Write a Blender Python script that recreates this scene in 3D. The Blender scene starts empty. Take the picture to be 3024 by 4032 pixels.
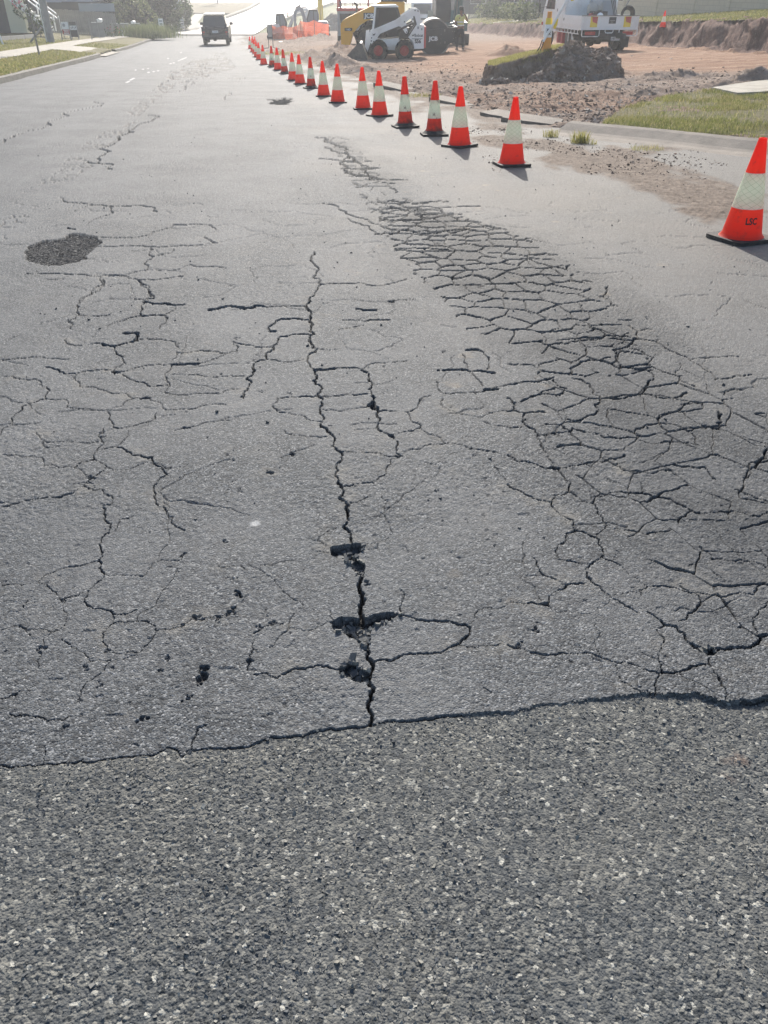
import bpy, bmesh, math, random
import numpy as np
from mathutils import Vector, Matrix
R = math.radians
random.seed(7); rng = np.random.default_rng(11)
S = bpy.context.scene
COL = S.collection

# ---------------------------------------------------------------- camera
FPX = 3026.0; PITCH = R(34.45); CAMH = 1.38
cam_d = bpy.data.cameras.new('camera'); cam = bpy.data.objects.new('camera', cam_d); COL.objects.link(cam)
cam_d.sensor_fit = 'HORIZONTAL'; cam_d.sensor_width = 36.0; cam_d.lens = 36.0*FPX/3024.0
cam_d.clip_start = 0.05; cam_d.clip_end = 3000
cam.location = (0, 0, CAMH); cam.rotation_euler = (math.pi/2-PITCH, 0, 0)
S.camera = cam
# ---------------------------------------------------------------- sky, sun, exposure
SUN_EL = R(31)
W = bpy.data.worlds.new('World'); S.world = W; W.use_nodes = True
_wn = W.node_tree.nodes; _sky = _wn.new('ShaderNodeTexSky')
_sky.sky_type = 'NISHITA'; _sky.sun_disc = False; _sky.sun_elevation = SUN_EL; _sky.sun_rotation = 0.0
_sky.dust_density = 2.0; _sky.air_density = 1.0
_wn['Background'].inputs[1].default_value = 0.15
W.node_tree.links.new(_sky.outputs[0], _wn['Background'].inputs[0])
sun_d = bpy.data.lights.new('sun', 'SUN'); sun = bpy.data.objects.new('sun', sun_d); COL.objects.link(sun)
sun_d.energy = 4.6; sun_d.angle = R(0.55); sun_d.color = (1.0, 0.95, 0.88)
sun.rotation_euler = (-(math.pi/2-SUN_EL), 0, R(0.6)); sun.location = (0, 30, 40)
S.view_settings.view_transform = 'Standard'; S.view_settings.look = 'None'
S.view_settings.exposure = 0.50; S.view_settings.gamma = 1.0
S.cycles.max_bounces = 6; S.cycles.volume_bounces = 0; S.cycles.transparent_max_bounces = 8
S.cycles.use_denoising = True; S.cycles.denoiser = 'OPENIMAGEDENOISE'; S.cycles.denoising_input_passes = 'RGB_ALBEDO_NORMAL'; S.cycles.denoising_prefilter = 'ACCURATE'

# ---------------------------------------------------------------- numpy noise
def _h(ix, iy, seed):
    x = (ix.astype(np.int64)*374761393 + iy.astype(np.int64)*668265263 + seed*974711) & 0xFFFFFFFF
    x = ((x ^ (x >> 13))*1274126177) & 0xFFFFFFFF
    x = ((x ^ (x >> 15))*2246822519) & 0xFFFFFFFF
    return ((x ^ (x >> 16)) & 0xFFFFFF)/16777215.0
def vn(x, y, seed=0):
    x = np.asarray(x, float); y = np.asarray(y, float)
    ix = np.floor(x); iy = np.floor(y); fx = x-ix; fy = y-iy
    ix = ix.astype(np.int64); iy = iy.astype(np.int64)
    fx = fx*fx*(3-2*fx); fy = fy*fy*(3-2*fy)
    a = _h(ix, iy, seed); b = _h(ix+1, iy, seed); c = _h(ix, iy+1, seed); d = _h(ix+1, iy+1, seed)
    return (a+(b-a)*fx)*(1-fy)+(c+(d-c)*fx)*fy
def fbm(x, y, seed=0, o=4):
    x = np.asarray(x, float); y = np.asarray(y, float)
    v = 0; a = 1; t = 0
    for i in range(o):
        v = v+a*(vn(x*2**i+i*17.3, y*2**i-i*9.1, seed+i)-0.5)*2; t += a; a *= 0.5
    return v/t
def sstep(a, b, x):
    t = np.clip((np.asarray(x, float)-a)/(b-a), 0, 1); return t*t*(3-2*t)
def voro(x, y, cell, seed=0, jit=0.9):
    """distance to nearest point, id value of it"""
    gx = np.floor(x/cell).astype(np.int64); gy = np.floor(y/cell).astype(np.int64)
    best = np.full(x.shape, 1e9); bid = np.zeros(x.shape)
    for dx in (-1, 0, 1):
        for dy in (-1, 0, 1):
            cx = gx+dx; cy = gy+dy
            px = (cx+0.5+(_h(cx, cy, seed)-.5)*jit)*cell; py = (cy+0.5+(_h(cx, cy, seed+5)-.5)*jit)*cell
            d = (px-x)**2+(py-y)**2; m = d < best
            best = np.where(m, d, best); bid = np.where(m, _h(cx, cy, seed+9), bid)
    return np.sqrt(best), bid
def voro_edge(x, y, cell, seed=0, jit=0.95):
    """distance to the nearest cell border, a random value for that border, a random value for the cell"""
    gx = np.floor(x/cell).astype(np.int64); gy = np.floor(y/cell).astype(np.int64)
    def pt(cx, cy):
        return (cx+0.5+(_h(cx, cy, seed)-.5)*jit)*cell, (cy+0.5+(_h(cx, cy, seed+5)-.5)*jit)*cell
    best = np.full(x.shape, 1e9); bx = x*0; by = x*0; bi = x*0
    for dx in (-1, 0, 1):
        for dy in (-1, 0, 1):
            px, py = pt(gx+dx, gy+dy); d = (px-x)**2+(py-y)**2; m = d < best
            best = np.where(m, d, best); bx = np.where(m, px, bx); by = np.where(m, py, by); bi = np.where(m, _h(gx+dx, gy+dy, seed+9), bi)
    ed = np.full(x.shape, 1e9); eid = x*0; enx = x*0
    for dx in (-2, -1, 0, 1, 2):
        for dy in (-2, -1, 0, 1, 2):
            px, py = pt(gx+dx, gy+dy); vx = px-bx; vy = py-by; L = np.sqrt(vx*vx+vy*vy)
            ok = L > 1e-6; L = np.where(ok, L, 1)
            d = (((px+bx)/2-x)*vx+((py+by)/2-y)*vy)/L
            d = np.where(ok, d, 1e9); m = d < ed
            enx = np.where(m, np.abs(vx/L), enx); ed = np.where(m, d, ed); eid = np.where(m, (bi+_h(gx+dx, gy+dy, seed+9)+0.37)*7.13 % 1.0, eid)
    return ed, eid, bi, enx

# ---------------------------------------------------------------- terrain profile
_zk = np.array([[-60, 1.2], [-5, .18], [0, 0], [20, -.72], [40, -1.44], [60, -2.1], [80, -2.62], [100, -2.95], [115, -2.98], [130, -2.72], [145, -2.3], [165, -1.62], [200, .2], [260, 4.5], [400, 16], [900, 50]])
_zt = np.linspace(-60, 900, 9601); _zz = np.interp(_zt, _zk[:, 0], _zk[:, 1])
_ker = np.hanning(61); _ker /= _ker.sum()
_zs = np.convolve(np.pad(_zz, 30, mode='edge'), _ker, 'valid')
def zr(Y): return np.interp(Y, _zt, _zs)
def XL(Y): return np.interp(Y, [0, 24.3, 50.5, 85, 110, 134, 150, 168, 172], [-6.3, -10.6, -15.2, -21.2, -23.2, -22.6, -22.2, -22.6, -30])
def XR(Y): return np.interp(Y, [8.2, 8.9, 9.7, 10.87, 11.9, 13.1, 15, 21.7, 42, 60, 85, 110, 134, 150, 170], [40, 14, 7.4, 4.88, 3.7, 2.75, 2.1, .24, -4.3, -8.1, -12.6, -14.4, -13.6, -11.5, -9])
def bX(Y): return 18.2-.15*np.asarray(Y, float)
def hbank(Y): return np.interp(Y, [20, 30, 60, 80, 100], [.9, 1.0, .72, .5, .2])
def z_site(X, Y):
    X = np.asarray(X, float); Y = np.asarray(Y, float)
    s = np.maximum(X-XR(Y), 0); s = np.minimum(s, np.maximum(bX(Y)-XR(Y), 0)+.0*s)
    s = np.minimum(s, 20)
    return zr(Y)+.032*s*sstep(110, 85, Y)
def z_bank(X, Y):
    t = np.asarray(X, float)-bX(Y); k = sstep(130, 95, Y)
    return z_site(X, Y)+hbank(Y)*sstep(0, .55, t)*k+.13*np.clip(t-.3, 0, 9)*k
def z_left(X, Y):
    d = np.maximum(XL(Y)-X, 0)
    return zr(Y)+.14+.065*np.minimum(d, 7)+.02*np.clip(d-7, 0, 40)
def ray(px, py):
    vx = (px-1512)/FPX; vy = (2016-py)/FPX
    return vx, math.cos(PITCH)+vy*math.sin(PITCH), -math.sin(PITCH)+vy*math.cos(PITCH)
def ground_at(px, py, f=lambda X, Y: zr(Y)):
    dx, dy, dz = ray(px, py); lo = .1; a = None
    ts = np.concatenate([np.linspace(.3, 40, 1500), np.linspace(40, 300, 3000)])
    X = dx*ts; Y = dy*ts; Z = CAMH+dz*ts; g = f(X, Y)
    i = int(np.argmax(Z < g)) if (Z < g).any() else len(ts)-1
    i = max(i, 1); d0 = Z[i-1]-g[i-1]; d1 = Z[i]-g[i]; t = ts[i-1]+(ts[i]-ts[i-1])*(d0/(d0-d1) if d0 != d1 else 0)
    X, Y = dx*t, dy*t
    return float(X), float(Y), float(f(np.array([X]), np.array([Y]))[0])
def at_depth(px, py, Y):
    dx, dy, dz = ray(px, py); t = Y/dy
    return dx*t, Y, CAMH+dz*t

# ---------------------------------------------------------------- mesh helpers
def link_mesh(name, me, mat=None, parent=None):
    o = bpy.data.objects.new(name, me); COL.objects.link(o)
    if mat is not None:
        for m in (mat if isinstance(mat, (list, tuple)) else [mat]): me.materials.append(m)
    if parent is not None: o.parent = parent
    return o
def np_mesh(name, V, F, mat=None, parent=None, smooth=True, attrs=None, k=4):
    me = bpy.data.meshes.new(name); V = np.asarray(V, np.float32); F = np.asarray(F, np.int32)
    me.vertices.add(len(V)); me.vertices.foreach_set('co', V.ravel())
    n = len(F); me.loops.add(n*k); me.loops.foreach_set('vertex_index', F.ravel())
    me.polygons.add(n); me.polygons.foreach_set('loop_start', np.arange(0, n*k, k, dtype=np.int32))
    try: me.polygons.foreach_set('loop_total', np.full(n, k, np.int32))
    except Exception: pass
    me.polygons.foreach_set('use_smooth', np.full(n, smooth, bool))
    for an, av in (attrs or {}).items():
        a = me.attributes.new(an, 'FLOAT', 'POINT'); a.data.foreach_set('value', np.asarray(av, np.float32))
    me.update(calc_edges=True); me.validate()
    return link_mesh(name, me, mat, parent)
def grid_faces(nr, nc):
    i = np.arange((nr-1)*(nc-1)); r = i//(nc-1); c = i % (nc-1); a = r*nc+c
    return np.stack([a, a+1, a+nc+1, a+nc], 1)
def tag(o, label=None, cat=None, group=None, kind=None):
    if label: o['label'] = label
    if cat: o['category'] = cat
    if group: o['group'] = group
    if kind: o['kind'] = kind
    return o
def empty(name, loc, rz=0, label=None, cat=None, group=None):
    o = bpy.data.objects.new(name, None); COL.objects.link(o); o.location = loc; o.rotation_euler = (0, 0, rz)
    o.empty_display_size = .2
    return tag(o, label, cat, group)
def copy_thing(o, loc, rz, label=None):
    c = o.copy(); COL.objects.link(c); c.location = loc; c.rotation_euler = (0, 0, rz)
    if label: c['label'] = label
    for ch in list(o.children):
        d = ch.copy(); COL.objects.link(d); d.parent = c
        for g in list(ch.children):
            e = g.copy(); COL.objects.link(e); e.parent = d
    return c
class MB:
    def __init__(s): s.bm = bmesh.new()
    def box(s, c, d, rot=None, taper=None):
        x, y, z = d[0]/2, d[1]/2, d[2]/2; vs = []
        for sx, sy, sz in ((-1,-1,-1),(1,-1,-1),(1,1,-1),(-1,1,-1),(-1,-1,1),(1,-1,1),(1,1,1),(-1,1,1)):
            k = 1 if (taper is None or sz < 0) else taper
            v = Vector((sx*x*k, sy*y*k, sz*z))
            if rot: v = rot @ v
            vs.append(s.bm.verts.new(v+Vector(c)))
        for f in ((3,2,1,0),(4,5,6,7),(0,1,5,4),(1,2,6,5),(2,3,7,6),(3,0,4,7)): s.bm.faces.new([vs[i] for i in f])
        return s
    def prism(s, poly, a, b, axis='y'):
        def P(u, v, w):
            return {'y': (u, w, v), 'z': (u, v, w), 'x': (w, u, v)}[axis]
        A = [s.bm.verts.new(P(u, v, a)) for u, v in poly]; B = [s.bm.verts.new(P(u, v, b)) for u, v in poly]
        n = len(poly); s.bm.faces.new(A[::-1]); s.bm.faces.new(B)
        for i in range(n): s.bm.faces.new((A[i], A[(i+1) % n], B[(i+1) % n], B[i]))
        return s
    def hull(s, pts8):
        vs = [s.bm.verts.new(p) for p in pts8]
        for f in ((3,2,1,0),(4,5,6,7),(0,1,5,4),(1,2,6,5),(2,3,7,6),(3,0,4,7)): s.bm.faces.new([vs[i] for i in f])
        return s
    def cyl(s, p0, p1, r0, r1=None, n=16, cap=True):
        if r1 is None: r1 = r0
        p0 = Vector(p0); p1 = Vector(p1); d = (p1-p0).normalized()
        u = d.orthogonal().normalized(); w = d.cross(u)
        A = []; B = []
        for i in range(n):
            t = 2*math.pi*i/n; o = u*math.cos(t)+w*math.sin(t)
            A.append(s.bm.verts.new(p0+o*r0)); B.append(s.bm.verts.new(p1+o*r1))
        for i in range(n): s.bm.faces.new((A[i], A[(i+1) % n], B[(i+1) % n], B[i]))
        if cap: s.bm.faces.new(A[::-1]); s.bm.faces.new(B)
        return s
    def tube(s, pts, r, n=8):
        pts = [Vector(p) for p in pts]; rings = []
        u = None
        for i, p in enumerate(pts):
            d = (pts[min(i+1, len(pts)-1)]-pts[max(i-1, 0)]).normalized()
            u = (d.orthogonal() if u is None else (u-d*u.dot(d))).normalized(); w = d.cross(u)
            rr = r[i] if isinstance(r, (list, tuple)) else r
            rings.append([s.bm.verts.new(p+(u*math.cos(2*math.pi*k/n)+w*math.sin(2*math.pi*k/n))*rr) for k in range(n)])
        for a, b in zip(rings, rings[1:]):
            for k in range(n): s.bm.faces.new((a[k], a[(k+1) % n], b[(k+1) % n], b[k]))
        s.bm.faces.new(rings[0][::-1]); s.bm.faces.new(rings[-1])
        return s
    def lathe(s, prof, c=(0, 0, 0), axis='z', n=32, closed=False):
        rings = []
        for r, h in prof:
            ring = []
            for k in range(n):
                t = 2*math.pi*k/n; a, b = r*math.cos(t), r*math.sin(t)
                p = {'z': (a, b, h), 'y': (a, h, b), 'x': (h, a, b)}[axis]
                ring.append(s.bm.verts.new(Vector(p)+Vector(c)))
            rings.append(ring)
        pairs = list(zip(rings, rings[1:]))
        if closed: pairs.append((rings[-1], rings[0]))
        for a, b in pairs:
            for k in range(n): s.bm.faces.new((a[k], a[(k+1) % n], b[(k+1) % n], b[k]))
        return s
    def build(s, name, mat=None, parent=None, smooth=False, bevel=0, jit=0, split=False):
        if split:                       # every loose piece becomes a part of its own
            left = set(s.bm.faces); out = None
            while left:
                st = [left.pop()]; isl = [st[0]]
                while st:
                    f = st.pop()
                    for e in f.edges:
                        for g in e.link_faces:
                            if g in left: left.discard(g); st.append(g); isl.append(g)
                m = MB(); vm = {}
                for f in isl:
                    for v in f.verts:
                        if v not in vm: vm[v] = m.bm.verts.new(v.co)
                    m.bm.faces.new([vm[v] for v in f.verts])
                out = m.build(name, mat, parent, smooth, bevel, jit)
            s.bm.free(); return out
        if bevel:
            es = [e for e in s.bm.edges if len(e.link_faces) == 2 and e.calc_face_angle(0) > R(28)]
            bmesh.ops.bevel(s.bm, geom=es, offset=bevel, segments=2, affect='EDGES', clamp_overlap=True)
        bmesh.ops.recalc_face_normals(s.bm, faces=s.bm.faces[:])
        if jit:
            for v in s.bm.verts: v.co += Vector((random.uniform(-jit, jit), random.uniform(-jit, jit), random.uniform(-jit, jit)))
        me = bpy.data.meshes.new(name); s.bm.to_mesh(me); s.bm.free()
        if smooth:
            me.polygons.foreach_set('use_smooth', [True]*len(me.polygons))
            try: me.set_sharp_from_angle(angle=R(35))
            except Exception: pass
        return link_mesh(name, me, mat, parent)
def text_mesh(name, body, size, mat, parent=None, mtx=None, off=0.0, sx=1.0, bend=None, ext=0.0):
    cu = bpy.data.curves.new(name, 'FONT'); cu.body = body; cu.size = size; cu.offset = off; cu.align_x = 'CENTER'; cu.align_y = 'CENTER'
    cu.resolution_u = 3; cu.extrude = ext
    to = bpy.data.objects.new(name, cu); COL.objects.link(to)
    dg = bpy.context.evaluated_depsgraph_get(); me = bpy.data.meshes.new_from_object(to.evaluated_get(dg))
    bpy.data.objects.remove(to)
    for v in me.vertices:
        v.co.x *= sx
    if bend:
        for v in me.vertices: v.co = bend(v.co)
    elif mtx is not None: me.transform(mtx)
    me.materials.clear()
    return link_mesh(name, me, mat, parent)

# ---------------------------------------------------------------- materials
def new_mat(name):
    m = bpy.data.materials.new(name); m.use_nodes = True
    nt = m.node_tree; b = nt.nodes['Principled BSDF']; return m, nt, b
class NG:
    def __init__(s, nt): s.nt = nt
    def N(s, t, **kw):
        n = s.nt.nodes.new(t)
        for k, v in kw.items(): setattr(n, k, v)
        return n
    def L(s, a, b): s.nt.links.new(a, b)
    def pos(s):
        return s.N('ShaderNodeNewGeometry').outputs['Position']
    def objc(s): return s.N('ShaderNodeTexCoord').outputs['Object']
    def mapping(s, v, scale):
        m = s.N('ShaderNodeMapping'); s.L(v, m.inputs[0]); m.inputs['Scale'].default_value = scale; return m.outputs[0]
    def noise(s, v, scale, detail=4, rough=.55, out=0):
        n = s.N('ShaderNodeTexNoise'); s.L(v, n.inputs['Vector']); n.inputs['Scale'].default_value = scale
        n.inputs['Detail'].default_value = detail; n.inputs['Roughness'].default_value = rough; return n.outputs[out]
    def voro(s, v, scale, out='Color', feature='F1', rand=1.0):
        n = s.N('ShaderNodeTexVoronoi', feature=feature); s.L(v, n.inputs['Vector']); n.inputs['Scale'].default_value = scale
        n.inputs['Randomness'].default_value = rand
        return n.outputs[out]
    def ramp(s, f, stops, interp='LINEAR'):
        n = s.N('ShaderNodeValToRGB'); s.L(f, n.inputs[0]); e = n.color_ramp.elements; n.color_ramp.interpolation = interp
        for i, (p, c) in enumerate(stops):
            if i < 2: el = e[i]; el.position = p
            else: el = e.new(p)
            c = c if len(c) == 4 else (*c, 1); el.color = c
        return n.outputs[0]
    def fr(s, f, a, b, c=0, d=1):
        n = s.N('ShaderNodeMapRange'); n.clamp = True
        s.V(f, n.inputs[0]); n.inputs[1].default_value = a; n.inputs[2].default_value = b; n.inputs[3].default_value = c; n.inputs[4].default_value = d
        return n.outputs[0]
    def V(s, a, inp):
        if isinstance(a, bpy.types.NodeSocket): s.L(a, inp)
        elif isinstance(a, (tuple, list)): inp.default_value = a if len(a) == 4 or len(inp.default_value) == 3 else (*a, 1)
        else: inp.default_value = a
    def M(s, op, a, b=0.0, c=0.0):
        n = s.N('ShaderNodeMath', operation=op); s.V(a, n.inputs[0]); s.V(b, n.inputs[1])
        if op in ('MULTIPLY_ADD',): s.V(c, n.inputs[2])
        return n.outputs[0]
    def mix(s, f, a, b, blend='MIX'):
        n = s.N('ShaderNodeMix', data_type='RGBA', blend_type=blend); s.V(f, n.inputs[0])
        for q, i in ((a, 6), (b, 7)):
            if isinstance(q, bpy.types.NodeSocket): s.L(q, n.inputs[i])
            else: n.inputs[i].default_value = (*q[:3], 1)
        return n.outputs[2]
    def sep(s, v):
        n = s.N('ShaderNodeSeparateXYZ'); s.L(v, n.inputs[0]); return n.outputs
    def attr(s, name):
        n = s.N('ShaderNodeAttribute', attribute_name=name); return n.outputs['Fac']
    def bump(s, h, dist=.01, strength=1.0, normal=None):
        n = s.N('ShaderNodeBump'); s.V(h, n.inputs['Height']); n.inputs['Distance'].default_value = dist; n.inputs['Strength'].default_value = strength
        if normal is not None: s.L(normal, n.inputs['Normal'])
        return n.outputs[0]
def simple(name, col, rough=.5, metal=0, var=.12, vs=6, bump=0, bs=40, spec=.5, dirt=None, dirt_amt=.3, coat=0):
    m, nt, b = new_mat(name); g = NG(nt); v = g.objc()
    n = g.noise(v, vs, 5, .6)
    c = g.mix(n, tuple(max(x*(1-var*2), 0) for x in col), tuple(min(x*(1+var*1.2), 1) for x in col))
    if dirt is not None:
        n2 = g.noise(v, vs*.5, 6, .7); f = g.fr(n2, .48, .68, 0, dirt_amt); c = g.mix(f, c, dirt)
    g.L(c, b.inputs['Base Color']); b.inputs['Metallic'].default_value = metal
    g.L(g.fr(n, .3, .7, max(rough-.08, 0), min(rough+.1, 1)), b.inputs['Roughness'])
    b.inputs['Specular IOR Level'].default_value = spec
    if coat: b.inputs['Coat Weight'].default_value = coat
    if bump: g.L(g.bump(g.noise(v, bs, 5, .6), bump), b.inputs['Normal'])
    return m
MT = {}
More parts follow.
